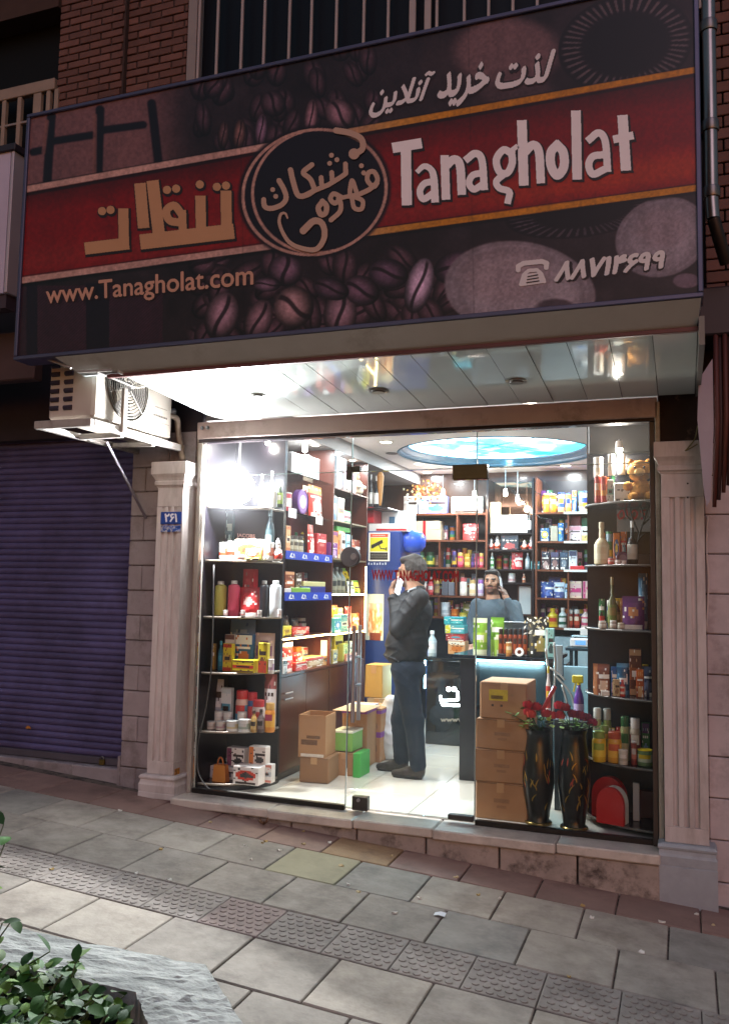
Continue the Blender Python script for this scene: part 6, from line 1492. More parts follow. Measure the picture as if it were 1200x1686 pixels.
stock('''
jar 973 997 1206 c8a01f,d8b83a,8a9a3a,7a8a34 pickle_jar dY=-.02 | yellow jar at the left of the lowest shelf
jar 986 1003 1196 b89a24,c8a83a,6a8a34,6a7a34 pickle_jar dY=.06 | olive yellow jar partly behind the left yellow jar
jar 998 1023 1207 c89024,d8a83a,b8542a,a8482a pickle_jar dY=-.01 | amber jar with an orange lid
jar 1020 1036 1181 8a8a5a,b0a878,3a6a34,2f5a2f pickle_jar dY=.1 | tall jar with a green lid at the back
jar 1036 1054 1184 a89a88,8a3a34,d8d0c4,c8c0b8 pickle_jar dY=.08 | tall jar with a pale lid at the back
can 1017 1033 1236 c8bfae,b0a490,d8d0c4 can dY=-.04 | plain cream can in front of the amber jar
can 1048 1074 1236 6a8a5a,c8d0b8,d8b81f,d8b81f can dY=-.03 | green can with a yellow plastic lid
can 1038 1048 1222 8a3a34,b86a5a,b8b0a8 can | dark red can beside the green can
jar 975 990 1167 9aa06a,b8b88a,c8ccc4,c8ccc4 pickle_jar dY=.14 | glass jar with a silver lid behind the yellow jars
jar 991 1006 1168 6a7a34,8a9a4a,c8ccc4,a8aca4 pickle_jar dY=.14 | green glass jar behind the olive yellow jar''', 'S', .20, ZI[4], GI)
# fuller shelves: second rows behind the front goods
NAMES = {'c23a34': 'red', '2f5a90': 'blue', 'd8b83a': 'yellow', '3a7a4a': 'green', 'd8d0c4': 'cream', '5a2f6a': 'purple', 'c8702a': 'orange', '3a2a22': 'dark brown', '8aa8b8': 'pale blue', 'c88a98': 'pink'}
ORD = ('first', 'second', 'third', 'fourth', 'fifth', 'sixth', 'seventh', 'eighth', 'ninth', 'tenth')
def fill(mode, plane, z, x0, x1, n, yt, shelf, group, kinds=('box', 'pouch', 'jar', 'can', 'box'), seed=0):
    r = random.Random(seed); st = (x1-x0)/n; lines = []; keys = list(NAMES)
    for i in range(n):
        k = r.choice(kinds); c = r.sample(keys, 3); w = st*r.uniform(.78, .98); a = x0+i*st
        nm = {'box': 'carton', 'pouch': 'pouch', 'jar': 'jar', 'can': 'can', 'bottle': 'bottle'}[k]
        lines.append('%s %.1f %.1f %.1f %s,%s,%s %s | %s %s behind others on %s, %s from left' % (k, a, a+w, yt+r.uniform(-5, 6), c[0], c[1], c[2], 'goods_'+nm, NAMES[c[0]], nm, shelf, ORD[i]))
    stock('\n'.join(lines), mode, plane, z, group)
fill('S', YF+.18, ZE['e3'], 728, 750, 2, 862, 'the tan gift box shelf', GE, seed=1)
fill('S', YF+.18, ZE['e2'], 724, 796, 8, 905, 'the bright jar shelf', GE, seed=2)
fill('S', YF+.18, ZE['e1'], 686, 750, 7, 950, 'the red bottle shelf', GE, seed=3)
fill('S', YF+.18, ZE['e1'], 755, 796, 4, 948, 'the milk jar shelf', GE, seed=4)
fill('S', YF+.18, ZE['e0'], 688, 722, 4, 990, 'the lowest open back shelf', GE, seed=5)
fill('S', YF+.18, ZE['e0'], 728, 796, 7, 990, 'the white can shelf', GE, seed=15)
fill('S', YF+.22, ZFf['f3'], 806, 872, 6, 884, 'the Santa shelf', GF, seed=6)
fill('S', YF+.2, ZFf['f2'], 816, 862, 4, 914, 'the shelf above the clerk', GF, seed=7)
fill('S', YF+.2, ZG['g5'], 890, 972, 8, 812, 'the milk powder shelf', GG, seed=8)
fill('S', YF+.2, ZG['g4'], 888, 972, 8, 858, 'the tea and tissue shelf', GG, seed=9)
fill('S', YF+.2, ZG['g3'], 890, 972, 7, 904, 'the dark blue box shelf', GG, seed=10)
fill('S', YF+.2, ZG['g2'], 888, 934, 4, 955, 'the sugar bag shelf', GG, seed=11)
fill('S', YF+.2, ZG['g1'], 889, 972, 8, 999, 'the sauce bottle shelf', GG, ('bottle', 'jar', 'box'), seed=12)
fill('W', XF-.18, ZB['b3'], 486, 538, 5, 872, 'the first bay upper shelf', GB, seed=13)
fill('W', XF-.2, ZB['b2'], 500, 540, 4, 945, 'the first bay middle shelf', GB, seed=14)
fill('W', XF-.2, ZB['b1'], 500, 541, 4, 1018, 'the first bay glowing shelf', GB, seed=16)
fill('W', XF-.18, ZB['b0'], 488, 542, 5, 1062, 'the wooden ledge', GB, seed=17)
fill('W', XF-.18, ZCc['c3'], 548, 598, 5, 876, 'the second bay upper shelf', GC, seed=18)
fill('W', XF-.18, ZCc['c2'], 560, 598, 4, 938, 'the second bay spice shelf', GC, seed=19)
fill('W', XF-.18, ZCc['c0'], 548, 598, 5, 1052, 'the second bay ledge', GC, seed=20)
fill('S', .36, ZI[1], 985, 1045, 5, 880, 'the right window bottle shelf', GI, seed=21)
fill('S', .36, ZI[2], 985, 1060, 6, 990, 'the right window purple pouch shelf', GI, seed=22)
fill('S', .36, ZI[3], 980, 1070, 7, 1098, 'the right window lower shelf', GI, seed=23)
fill('S', .36, ZI[4], 985, 1070, 6, 1195, 'the right window jar shelf', GI, seed=24)
fill('S', .36, ZI[0], 982, 1030, 4, 785, 'the right window bright shelf', GI, seed=25)
fill('S', .37, ZA[0], 352, 372, 2, 795, 'the lamp shelf', GA, seed=26)
# wall picture, plush toy, branches, cups in the right window
def ball(g, c, r, m=0, seg=14, sx=1, sy=1, sz=1):
    prof = [(max(r*math.sin(t), .0005), -r*math.cos(t)*sz) for t in np.linspace(0.05, math.pi-.05, 9)]; g.lathe(prof, seg, m, c, True, sx, sy)
bear = thing('plush_toy', 'golden plush bear sitting on the bright shelf of the right window', 'toy', (oy(1055, 815, .24)[0], .26, ZI[0]))
MB = mat('c08028', .9, var=.25, scale=30, bump=.6)
for nm, c, r, s in (('body', (0, 0, .075), .075, (1, .9, 1)), ('head', (-.005, -.01, .20), .075, (1.05, .95, .95)), ('ear', (-.06, 0, .26), .022, (1, .6, 1)), ('ear', (.05, 0, .26), .022, (1, .6, 1)), ('muzzle', (-.005, -.075, .185), .03, (1.1, .8, .9)), ('arm', (.075, -.03, .11), .032, (1, 1, 1)), ('arm', (-.08, -.03, .10), .032, (1, 1, 1)), ('leg', (-.045, -.06, .03), .034, (1, 1.3, .85)), ('leg', (.05, -.06, .03), .034, (1, 1.3, .85))):
    g = G(); ball(g, c, r, 0, 14, s[0], s[1], s[2]); o = g.build(nm, MB if nm != 'muzzle' else mat('d8a860', .9), hdo if nm in ('ear', 'muzzle') else bear, True); hdo = o if nm == 'head' else (hdo if nm != 'body' else None)
for s in (-1, 1): g = G(); ball(g, (-.005+s*.028, -.078, .215), .008); g.build('eye', mat('1a1210', .2), hdo, True)
br_ = thing('twig_decoration', 'black twisted twig decoration in the right window', 'decoration', (oy(1055, 920, .3)[0], .3, ZI[1]))
for path in ([(1046, 926), (1050, 890), (1062, 850), (1072, 820)], [(1052, 880), (1040, 850), (1033, 822)], [(1056, 866), (1070, 852), (1078, 838)], [(1050, 890), (1062, 878), (1074, 880)], [(1044, 862), (1032, 850), (1028, 838)], [(1060, 856), (1056, 838), (1048, 822)]):
    p_ = [oy(*q, .36+.02*random.random()) for q in path]; g = G(); g.tube(smooth_path(p_), .006, 6); child(g, 'twig', mat('17130f', .7), br_, True)
wp = thing('wall_print', 'pale poster with red lettering behind the twig decoration', 'poster', oy(1045, 855, .5))
a, b = oy(1015, 826, .5), oy(1073, 875, .5); g = G(); g.box((a[0], .508, b[2]), (b[0], .519, a[2])); child(g, 'sheet', mat('8f8a88', .5), wp)
for s_ in ([(sp([(1017, 848), (1024, 840), (1027, 850), (1020, 854), (1017, 848)]), 3)], [([(1031, 838), (1033, 853)], 3.4)], [(sp([(1038, 846), (1044, 840), (1049, 846), (1044, 854), (1038, 847)]), 3.4)], [(sp([(1062, 840), (1055, 842), (1062, 848), (1056, 854)]), 3.4)]):
    A = np.vstack([np.array(p) for p, w in s_]); x0, y0 = A.min(0)-4; x1, y1 = A.max(0)+4; M = capsule_mask(s_, x0, y0, x1, y1, .5)
    o = runs_mesh(M, lambda c, r: oy(x0+c*.5, y0+r*.5, .505)).build('poster_letter', mat('b02420', .5), wp); o.location = -Vector(wp.location)
# red heart-shaped boxes at the foot of the right unit
def round_box(label, px0, px1, py0, y, cr, cw, z=.052, d=.10):
    a, b, t_ = oy(px0, py0+40, y), oy(px1, py0+40, y), oy((px0+px1)/2, py0, y); w = b[0]-a[0]; h = t_[2]-z
    t = thing('gift_box', label, 'box', (t_[0], y, z), R(-14), GI)
    pts = [(-w/2, 0)]+[(w/2*math.cos(q), h*.52+h*.48*math.sin(q)) for q in np.linspace(math.pi, 0, 15)]+[(w/2, 0)]
    g = G(); g.prism(pts, -.012, .022, 0, 'y'); g.build('lid', mat(cr, .3, var=.08), t)
    g = G(); g.prism([(x*.96, zz*.98) for x, zz in pts], .0225, d, 0, 'y'); g.build('box_side', mat(cw, .5, var=.06), t)
round_box('red arched gift box with white sides at the foot of right window', 981, 1028, 1297, .16, 'b01a1a', 'c9cfc0')
round_box('larger red arched gift box behind the front one', 973, 1030, 1279, .31, '9a1818', 'a8302a', d=.06)
a = oy(1047, 1290, .3); g = G(); g.box((a[0]-.02, .30, .051), (a[0]+.02, .33, a[2]), 0, .003); tag(g.build('white_card', mat('b8b4b0', .5)), 'white upright card beside the red gift boxes', 'card')
a, b = oy(1050, 1300, .42), oy(1078, 1300, .42); g = G(); g.box((a[0], .40, .051), (b[0]+.01, .45, a[2]), 0, .004); tag(g.build('maroon_box', mat('4a1018', .4, var=.1)), 'dark maroon box at the right foot of the window', 'box')
a, b = oy(966, 1242, .5), oy(976, 1330, .5); g = G(); g.box((a[0], .545, 0), (b[0], .57, a[2]), 0, .004); tag(g.build('yellow_board', mat('c8a81f', .5)), 'narrow yellow board leaning behind the vases', 'board')

# ================================================================== floor goods: cartons, vases
M_CARD = mat('a67c55', .75, var=.12, scale=5, rand=.05); M_CARDD = mat('8a6544', .8, var=.12, scale=5); M_TAPE = mat('b58d62', .3)
def carton(label, loc, w, d, h, rz, marks=(), mt=M_CARD, group=None, flaps=False, stripe=None, open_top=False):
    t = thing('cardboard_box', label, 'box', loc, rz, group)
    if open_top:
        g = G(); th = .006
        for a, b in (((-w/2, -d/2, 0), (w/2, -d/2+th, h)), ((-w/2, d/2-th, 0), (w/2, d/2, h)), ((-w/2, -d/2+th, 0), (-w/2+th, d/2-th, h-.001)), ((w/2-th, -d/2+th, 0), (w/2, d/2-th, h-.001)), ((-w/2+th, -d/2+th, 0), (w/2-th, d/2-th, th))): g.box(a, b)
        g.build('carton', mt, t)
    else:
        g = G(); g.box((-w/2, -d/2, 0), (w/2, d/2, h), 0, .007); r_ = random.Random(int(abs(loc[0])*1e4+h*1e3))
        g.v = [(x+r_.uniform(-.004, .004), y+r_.uniform(-.0, .004), z_+r_.uniform(-.003, .003)*(z_ > .02)) for x, y, z_ in g.v]; g.build('carton', mt, t)
        g = G(); u0 = r_.uniform(-.08, .08)*w; g.box((u0-.024, -d/2-.0013, h*.74), (u0+.024, -d/2+.004, h*.995)); g.build('tape', M_TAPE, t)
        g = G(); g.box((-w/2+.006, -d/2-.0009, h-.007), (w/2-.006, -d/2+.003, h-.0045)); g.build('flap_seam', mat('5a3f28', .9), t)
    if flaps:
        for s in (-1, 1): g = G(); g.add([(-w/2, s*d/2, h), (w/2, s*d/2, h), (w/2-.01, s*(d/2+.09), h-.05-.02*s), (-w/2+.01, s*(d/2+.09), h-.05)], [(0, 1, 2, 3)]); g.build('flap', mt, t)
    for (u0, v0, u1, v1, c) in marks:
        g = G(); g.box((-w/2+u0*w, -d/2-.0015, v0*h), (-w/2+u1*w, -d/2-.0006, v1*h)); g.build('print_mark', mat(c, .7, var=.2, scale=40), t)
    if stripe:
        for v0, v1, c in stripe: g = G(); g.box((-w/2-.0012, -d/2-.0012, v0*h), (w/2+.0012, d/2+.0012, v1*h)); g.build('stripe', mat(c, .5), t)
    return t
yq = .16; prev = .0; tops = [1282, 1228, 1177, 1112]
names = ['lowest carton of the stack right of the door', 'second carton from the bottom of the stack right of the door', 'third carton from the bottom of the stack right of the door', 'top carton of the stack with a yellow label']
for i, py in enumerate(tops):
    zt2 = oy(828, py+8, yq)[2] if i < 3 else oy(832, 1124, yq)[2]; a, b = oy((783, 781, 783, 790)[i], 1250, yq), oy((868, 868, 870, 868)[i], 1250, yq)
    w = b[0]-a[0]; marks = [(.36, .47, .66, .58, '8f6a49'), (.42, .32, .60, .40, '8f6a49')] if i < 3 else [(.20, .50, .60, .80, 'c2a81e'), (.24, .54, .50, .64, '7a5a1a'), (.25, .34, .30, .40, '4a382a'), (.44, .34, .49, .40, '4a382a')]
    carton('brown cardboard box, '+names[i], ((a[0]+b[0])/2, yq+.17, prev), w, .34, zt2-prev-.002, R((0, .6, -.5, -1.2)[i]), marks, group='cardboard boxes stacked right of the door'); prev = zt2
# boxes on the floor by the wall cabinets
def fbox(label, px0, px1, pyt, pyb, y, **k):
    a, b, t_, bt = oy(px0, pyb, y), oy(px1, pyb, y), oy((px0+px1)/2, pyt, y), oy((px0+px1)/2, pyb, y)
    z0 = k.pop('z0', 0); d = k.pop('d', .3); return carton(label, ((a[0]+b[0])/2, y+d/2, z0), b[0]-a[0], d, t_[2]-z0, k.pop('rz', 0), **k)
fbox('short brown carton under the tall open carton', 491, 537, 1248, 1279, .62, d=.28, mt=M_CARDD, rz=R(6))
z1 = oy(514, 1249, .62)[2]
fbox('tall open carton with printed sides on the floor', 489, 532, 1178, 1250, .63, d=.26, z0=z1+.001, open_top=True, rz=R(5), marks=[(.1, .3, .7, .42, '6a4a30'), (.3, .45, .8, .52, '6a4a30'), (.1, .02, .95, .09, 'd8d0c4')])
fbox('brown carton with a bright green end, lower one', 547, 582, 1240, 1268, .95, d=.22, rz=R(8), marks=[])
GRN = mat('3fae4a', .5, var=.06)
a = oy(582, 1255, .95); g = G(); g.box((a[0]+.002, .93, 0), (a[0]+.06, 1.16, oy(582, 1240, .95)[2]), 0, .003); tag(g.build('green_end_box', GRN), 'bright green carton end beside the lower brown carton', 'box')
z2 = oy(565, 1239, .95)[2]
g = G(); a, b, t_ = oy(547, 1239, .97), oy(580, 1239, .97), oy(563, 1204, .97); g.box((a[0], .97, z2+.004), (b[0], 1.2, t_[2]), 0, .004); o = tag(g.build('green_box', mat('7cb85a', .5, var=.12)), 'green box with white lid on the lower brown carton', 'box')
g = G(); g.box((a[0]-.002, .968, t_[2]-.015), (b[0]+.002, 1.202, t_[2]+.001), 0, .002); g.build('lid', mat('dfe6d8', .5), o)
fbox('large carton with white and purple lid beside the door handle', 560, 600, 1165, 1262, 1.25, d=.35, rz=R(4), marks=[(.15, .3, .5, .45, '8a6a4a')], stripe=[(.955, 1.004, 'e4dfe4'), (.90, .953, '7a2a88')])
fbox('carton with purple stripe standing behind the white lidded one', 596, 626, 1166, 1245, 1.55, d=.35, stripe=[(.90, .96, '7a3a90'), (.46, .56, '7a3a90')], marks=[(.2, .62, .8, .72, '7d6248'), (.2, .2, .8, .32, '7d6248')])
fbox('pale carton behind the striped one near the customer', 603, 637, 1150, 1235, 1.95, d=.3, mt=mat('b5a184', .75, var=.1))
z3 = oy(620, 1150, 1.95)[2]
fbox('yellowish carton on top of the pale carton near the customer', 600, 629, 1095, 1150, 1.96, d=.26, z0=z3+.001, mt=mat('b8924a', .75, var=.1))
g = G(); a, b = oy(530, 1160, 1.0), oy(570, 1160, 1.0); g.add([(a[0], .95, .62), (b[0]+.1, .95, .63), (b[0]+.16, 1.3, .65), (a[0]+.05, 1.3, .64), (a[0]+.06, .95, .70)], [(0, 1, 2, 3), (0, 1, 4)])
zs = oy(580, 1165, 1.25)[2]+.004; g2 = G(); g2.box((a[0]+.1, .98, zs), (b[0]+.16, 1.40, zs+.006), 0, .002); tag(g2.build('cardboard_sheet', mat('b59a80', .8, var=.15)), 'flat sheet of cardboard lying over the cartons', 'cardboard')
# white plastic sack behind the customer
SN = None
# ================================================================== smooth bodies: distance field -> surface nets
def caps(p, a, b, ra, rb):
    a, b = np.array(a, float), np.array(b, float); d = b-a; t = np.clip(((p-a)@d)/max(d@d, 1e-9), 0, 1)
    return np.linalg.norm(p-a-t[..., None]*d, axis=-1)-(ra+(rb-ra)*t)
def ellip(p, c, r):
    q = (p-np.array(c, float))/np.array(r, float); k = np.linalg.norm(q, axis=-1); return (k-1)*min(r)*np.minimum(1+.0*k, 1.0)
def smin(a, b, k): h = np.clip(.5+.5*(b-a)/k, 0, 1); return b*(1-h)+a*h-k*h*(1-h)
def field(prims, k=.03):
    def f(p):
        d = None
        for q in prims:
            kk = k
            if q[0] == 'c': v = caps(p, *q[1:5]); kk = q[5] if len(q) > 5 else k
            elif q[0] == 'e': v = ellip(p, *q[1:3]); kk = q[3] if len(q) > 3 else k
            d = v if d is None else smin(d, v, kk)
        return d
    return f
def surfnet(f, lo, hi, h):
    lo, hi = np.array(lo, float), np.array(hi, float); n = np.ceil((hi-lo)/h).astype(int)+1
    ax = [lo[i]+h*np.arange(n[i]) for i in range(3)]; S = f(np.stack(np.meshgrid(*ax, indexing='ij'), -1)); ins = S < 0
    cn = n-1; cnt = np.zeros(cn); acc = np.zeros(tuple(cn)+(3,)); sl = lambda o: tuple(slice(o[i], o[i]+cn[i]) for i in range(3))
    cor = [(i, j, k) for i in (0, 1) for j in (0, 1) for k in (0, 1)]
    for a in cor:
        for d in range(3):
            if a[d]: continue
            b = list(a); b[d] = 1; b = tuple(b); sa, sb = S[sl(a)], S[sl(b)]; cr = (sa < 0) != (sb < 0); t = np.where(cr, sa/np.where(sa == sb, 1, sa-sb), 0)
            for e_ in range(3): acc[..., e_] += np.where(cr, a[e_]+(t if e_ == d else 0), 0)
            cnt += cr
    act = cnt > 0; idx = -np.ones(cn, int); idx[act] = np.arange(act.sum()); P_ = acc[act]/cnt[act][:, None]
    V = lo+h*(np.stack(np.nonzero(act), -1)+P_); Fq = []
    for d in range(3):
        o1, o2 = [(1, 2), (2, 0), (0, 1)][d]; A = [slice(None)]*3; B = [slice(None)]*3; A[d] = slice(0, -1); B[d] = slice(1, None)
        cr = ins[tuple(A)] != ins[tuple(B)]; sgn = ins[tuple(A)]; g_ = np.stack(np.nonzero(cr), -1); ok = (g_[:, o1] > 0) & (g_[:, o2] > 0) & (g_[:, o1] < cn[o1]) & (g_[:, o2] < cn[o2]) & (g_[:, d] < cn[d]); g_ = g_[ok]
        def at(da, db): q = g_.copy(); q[:, o1] -= da; q[:, o2] -= db; return idx[q[:, 0], q[:, 1], q[:, 2]]
        quad = np.stack([at(1, 1), at(0, 1), at(0, 0), at(1, 0)], -1); s_ = sgn[g_[:, 0], g_[:, 1], g_[:, 2]]; quad[~s_] = quad[~s_][:, ::-1]; Fq.append(quad)
    return V, np.vstack(Fq)
def blob(name, prims, mt, parent=None, h=.012, k=.03, pad=.03, wrinkle=0, off=None, tint=None):
    pts = np.array([np.array(v, float) for q in prims for v in ((q[1], q[2]) if q[0] == 'c' else (np.array(q[1])-np.array(q[2]), np.array(q[1])+np.array(q[2])))])
    rad = max([max(q[3], q[4]) for q in prims if q[0] == 'c'] or [0]); lo, hi = pts.min(0)-rad-pad, pts.max(0)+rad+pad; f0 = field(prims, k)
    def f(p):
        d = f0(p)
        if wrinkle:     # cloth folds: broken diagonal ridges, stronger in patches
            x_, y_, z_ = p[..., 0], p[..., 1], p[..., 2]; n_ = np.sin(x_*9+1.3)*np.sin(y_*11+.4)+np.sin(z_*8+x_*6)
            r1 = 1-np.abs(np.sin(z_*26+x_*17+2.2*n_+y_*9)); r2 = 1-np.abs(np.sin(z_*41-x_*23-1.7*n_+y_*15)); d = d-wrinkle*(r1**3*1.6+r2**4*1.1)*(.55+.45*np.sin(z_*11+x_*13+y_*7))
        return d
    V, Fq = surfnet(f, lo, hi, h); me = bpy.data.meshes.new(name); me.from_pydata(V.tolist(), [], Fq.tolist()); me.materials.append(mt); me.polygons.foreach_set('use_smooth', [True]*len(me.polygons)); me.update()
    if tint is not None:
        c = np.clip(tint(V), 0, 1); c = np.where(c <= .04045, c/12.92, ((c+.055)/1.055)**2.4); at = me.color_attributes.new('Col', 'FLOAT_COLOR', 'POINT'); at.data.foreach_set('color', np.hstack([c, np.ones((len(c), 1))]).astype(np.float32).ravel())
    o = obj(name, me, parent)
    if parent is not None: o.location = -Vector(parent.location)
    return o
def W(px, py, y): return oy(px, py, y)
# ------------------------------------------------------------------ customer, seen from the side, phone at his face
C1 = thing('person', 'customer in a dark jacket and blue jeans holding a phone to his face', 'person', (-2.08, 1.2, 0))
Y0 = 1.2; SK = mat('b98a72', .55, var=.06, scale=20)
hd = W(677, 942, Y0); nk = W(684, 968, Y0); ch = W(676, 1005, Y0); wa = W(670, 1060, Y0); hp = W(671, 1098, Y0)
nY, fY = Y0-.10, Y0+.09
sN, sF = W(690, 985, nY-.09), W(690, 985, fY+.09)
elN = W(655, 1035, nY-.11); haN = W(646, 972, nY+.03)
elF = W(668, 1042, fY+.12); haF = W(662, 1092, fY+.10)
kN, kF = W(681, 1188, nY), W(660, 1185, fY); aN, aF = W(688, 1262, nY+.0), W(661, 1250, fY)
hc = hd+np.array((0, 0, 0))
face = [('e', hc+(.005, 0, .012), (.098, .078, .108)), ('e', hc+(-.045, 0, -.045), (.058, .055, .07)), ('c', hc+(.02, 0, -.06), nk+(.01, 0, -.03), .055, .062),
        ('c', hc+(-.098, 0, .005), hc+(-.118, 0, -.028), .010, .016, .012), ('c', hc+(-.09, -.03, .022), hc+(-.09, .03, .022), .014, .014, .015), ('e', hc+(-.095, 0, -.062), (.016, .025, .010), .012), ('e', hc+(-.085, 0, -.10), (.025, .03, .022), .02), ('e', hc+(.012, -.08, -.01), (.02, .012, .032), .008)]
body1 = face+[('c', nk, ch, .06, .13, .05), ('c', ch, wa, .13, .125), ('c', wa, hp, .125, .12), ('c', sN, elN, .05, .043), ('c', elN, haN, .042, .028), ('c', sF, elF, .05, .043), ('c', elF, haF, .042, .028),
             ('c', hp+(0, -.08, 0), kN, .085, .058), ('c', kN, aN, .058, .042), ('c', hp+(0, .08, 0), kF, .085, .058), ('c', kF, aF, .058, .042)]
def hand(wr, dirv, side, curl=.6, s=1.0):
    """palm, four bent fingers of unequal length and a thumb"""
    d = np.array(dirv, float); d /= np.linalg.norm(d); sd = np.array(side, float); sd -= d*(sd@d); sd /= np.linalg.norm(sd); nn = np.cross(d, sd); out = [('c', wr, wr+d*.05*s, .024*s, .030*s, .02)]
    pc = wr+d*.075*s
    for i, L_ in enumerate((.070, .080, .074, .058)):
        b = pc+sd*(i-1.5)*.019*s; m1 = b+d*L_*.5*s+nn*.012*curl*s; tp = m1+(d*(1-curl)+nn*curl)*L_*.5*s; out += [('c', b-d*.03*s, b, .013*s, .0105*s, .012), ('c', b, m1, .0105*s, .0095*s, .006), ('c', m1, tp, .0095*s, .0075*s, .005)]
    tb = wr+d*.03*s-sd*.028*s; t1 = tb+(d*.6-sd*.7+nn*.3)*.035*s; out += [('c', tb, t1, .014*s, .0115*s, .01), ('c', t1, t1+(d*.8-sd*.1+nn*.5)*.032*s, .0115*s, .009*s, .006)]; return out
body1 += hand(haN, hc+np.array((-.10, -.06, -.04))-haN, (.3, -1, .1), .5)+hand(haF, (-.1, 0, -1), (1, .2, 0), .4)
def tint1(V):
    c = np.tile(hexc('b08468'), (len(V), 1)); q = V-hc
    st = (q[:, 2] < -.045)*(q[:, 0] < -.02)*(q[:, 2] > -.14); c[st > 0] = hexc('8f6f5c')
    lip = (np.abs(q[:, 2]+.062) < .010)*(q[:, 0] < -.085); c[lip > 0] = hexc('96594c')
    ey = (np.hypot((q[:, 0]+.083)/.014, (q[:, 2]-.002)/.007) < 1)*(np.abs(q[:, 1]) > .02); c[ey > 0] = hexc('2a1d18'); br = (np.hypot((q[:, 0]+.085)/.022, (q[:, 2]-.022)/.006) < 1)*(np.abs(q[:, 1]) > .012); c[br > 0] = hexc('4a403c'); return c
blob('body', body1, vcol_mat(.55), C1, .0095, .03, .03, 0, None, tint1)
hair = [('e', hc+(.028, 0, .035), (.102, .086, .100)), ('e', hc+(.055, 0, -.01), (.072, .082, .085)), ('c', hc+(-.06, -.03, .095), hc+(.04, -.02, .118), .028, .032), ('c', hc+(-.065, .03, .09), hc+(.04, .02, .115), .028, .03), ('c', hc+(-.005, -.078, .03), hc+(.0, -.08, -.005), .014, .009, .015), ('c', hc+(.07, 0, -.03), hc+(.075, 0, -.075), .05, .042)]
blob('hair', hair, mat('3f3b39', .8, var=.45, scale=40, bump=.8, stretch=(1, 1, .3)), C1, .0075, .02, .03, .004)
M_JK = mat('06080d', .65, var=.1, scale=9, bump=.1)
jw = W(667, 1080, Y0)
jacket = [('c', nk+(.012, 0, -.018), ch+(.012, 0, 0), .068, .145, .05), ('e', ch+(.02, 0, -.02), (.155, .20, .17)), ('c', ch, wa, .150, .150), ('e', wa+(-.005, 0, 0), (.165, .185, .15)), ('e', jw, (.160, .175, .075)), ('c', sN, elN, .078, .066, .05), ('c', elN, haN+(elN-haN)*.22, .062, .042), ('c', sF, elF, .078, .066, .05), ('c', elF, haF+(elF-haF)*.2, .062, .044), ('c', nk+(.03, -.06, -.02), nk+(-.045, -.05, -.05), .026, .022, .02), ('c', nk+(.03, .06, -.02), nk+(-.045, .05, -.05), .026, .022, .02), ('c', nk+(.045, -.05, -.012), nk+(.045, .05, -.012), .026, .026, .02)]
blob('jacket', jacket, M_JK, C1, .0095, .035, .03, .0065)
g = G(); p0 = nk+(-.045, -.052, -.055); g.tube([nk+(.03, -.088, -.0), nk+(-.02, -.085, -.02), nk+(-.07, -.05, -.075)], .010, 6); o = g.build('shirt_collar', mat('a9b6bd', .6), C1, True); o.location = -Vector(C1.location)
M_JN = mat('07192a', .9, var=.12, scale=14, bump=.1)
jeans = [('e', hp+(0, 0, .0), (.128, .165, .12)), ('c', hp+(.0, -.08, -.02), kN, .105, .078), ('c', kN, aN+(0, 0, .01), .078, .064), ('c', hp+(0, .08, -.02), kF, .105, .078), ('c', kF, aF+(0, 0, .01), .078, .064), ('e', hp+(.06, 0, -.03), (.085, .14, .09))]
blob('trousers', jeans, M_JN, C1, .0095, .03, .03, .0032)
for an in (aN, aF):
    b = np.array((an[0], an[1], 0)); blob('shoe', [('c', b+(.01, 0, .045), b+(-.10, 0, .036), .045, .038), ('c', b+(-.10, 0, .034), b+(-.19, -.005, .028), .040, .026), ('c', b+(.015, 0, .07), b+(-.03, 0, .075), .042, .034), ('c', b+(-.05, 0, .075), b+(-.09, 0, .06), .022, .02, .02)], mat('2b211b', .5, var=.2, scale=20), C1, .0075, .02)
    g = G(); g.prism([(b[0]+.06*math.cos(t)*(1 if math.cos(t) > 0 else 1)-.07+(.045 if math.cos(t) > 0 else -.075)*1.0, b[1]+.040*math.sin(t)) for t in np.linspace(0, 2*math.pi, 18, endpoint=False)], .0, .016); o = g.build('sole', mat('15110f', .7), C1); o.location = -Vector(C1.location)
ph = thing('phone', 'white phone held against the face of the customer', 'phone', W(656, 966, nY-.0))
g = G(); g.box((-.036, -.005, -.07), (.036, .005, .07), 0, .004); o = g.build('phone_body', mat('d8dde6', .3), ph, False, (0, 0, 0), (0, R(25), R(75)))
g = G(); g.box((-.033, -.0062, -.066), (.033, -.0052, .066)); g.build('screen', mat('e8f0ff', .2, emis=1.2), ph, False, (0, 0, 0), (0, R(25), R(75)))
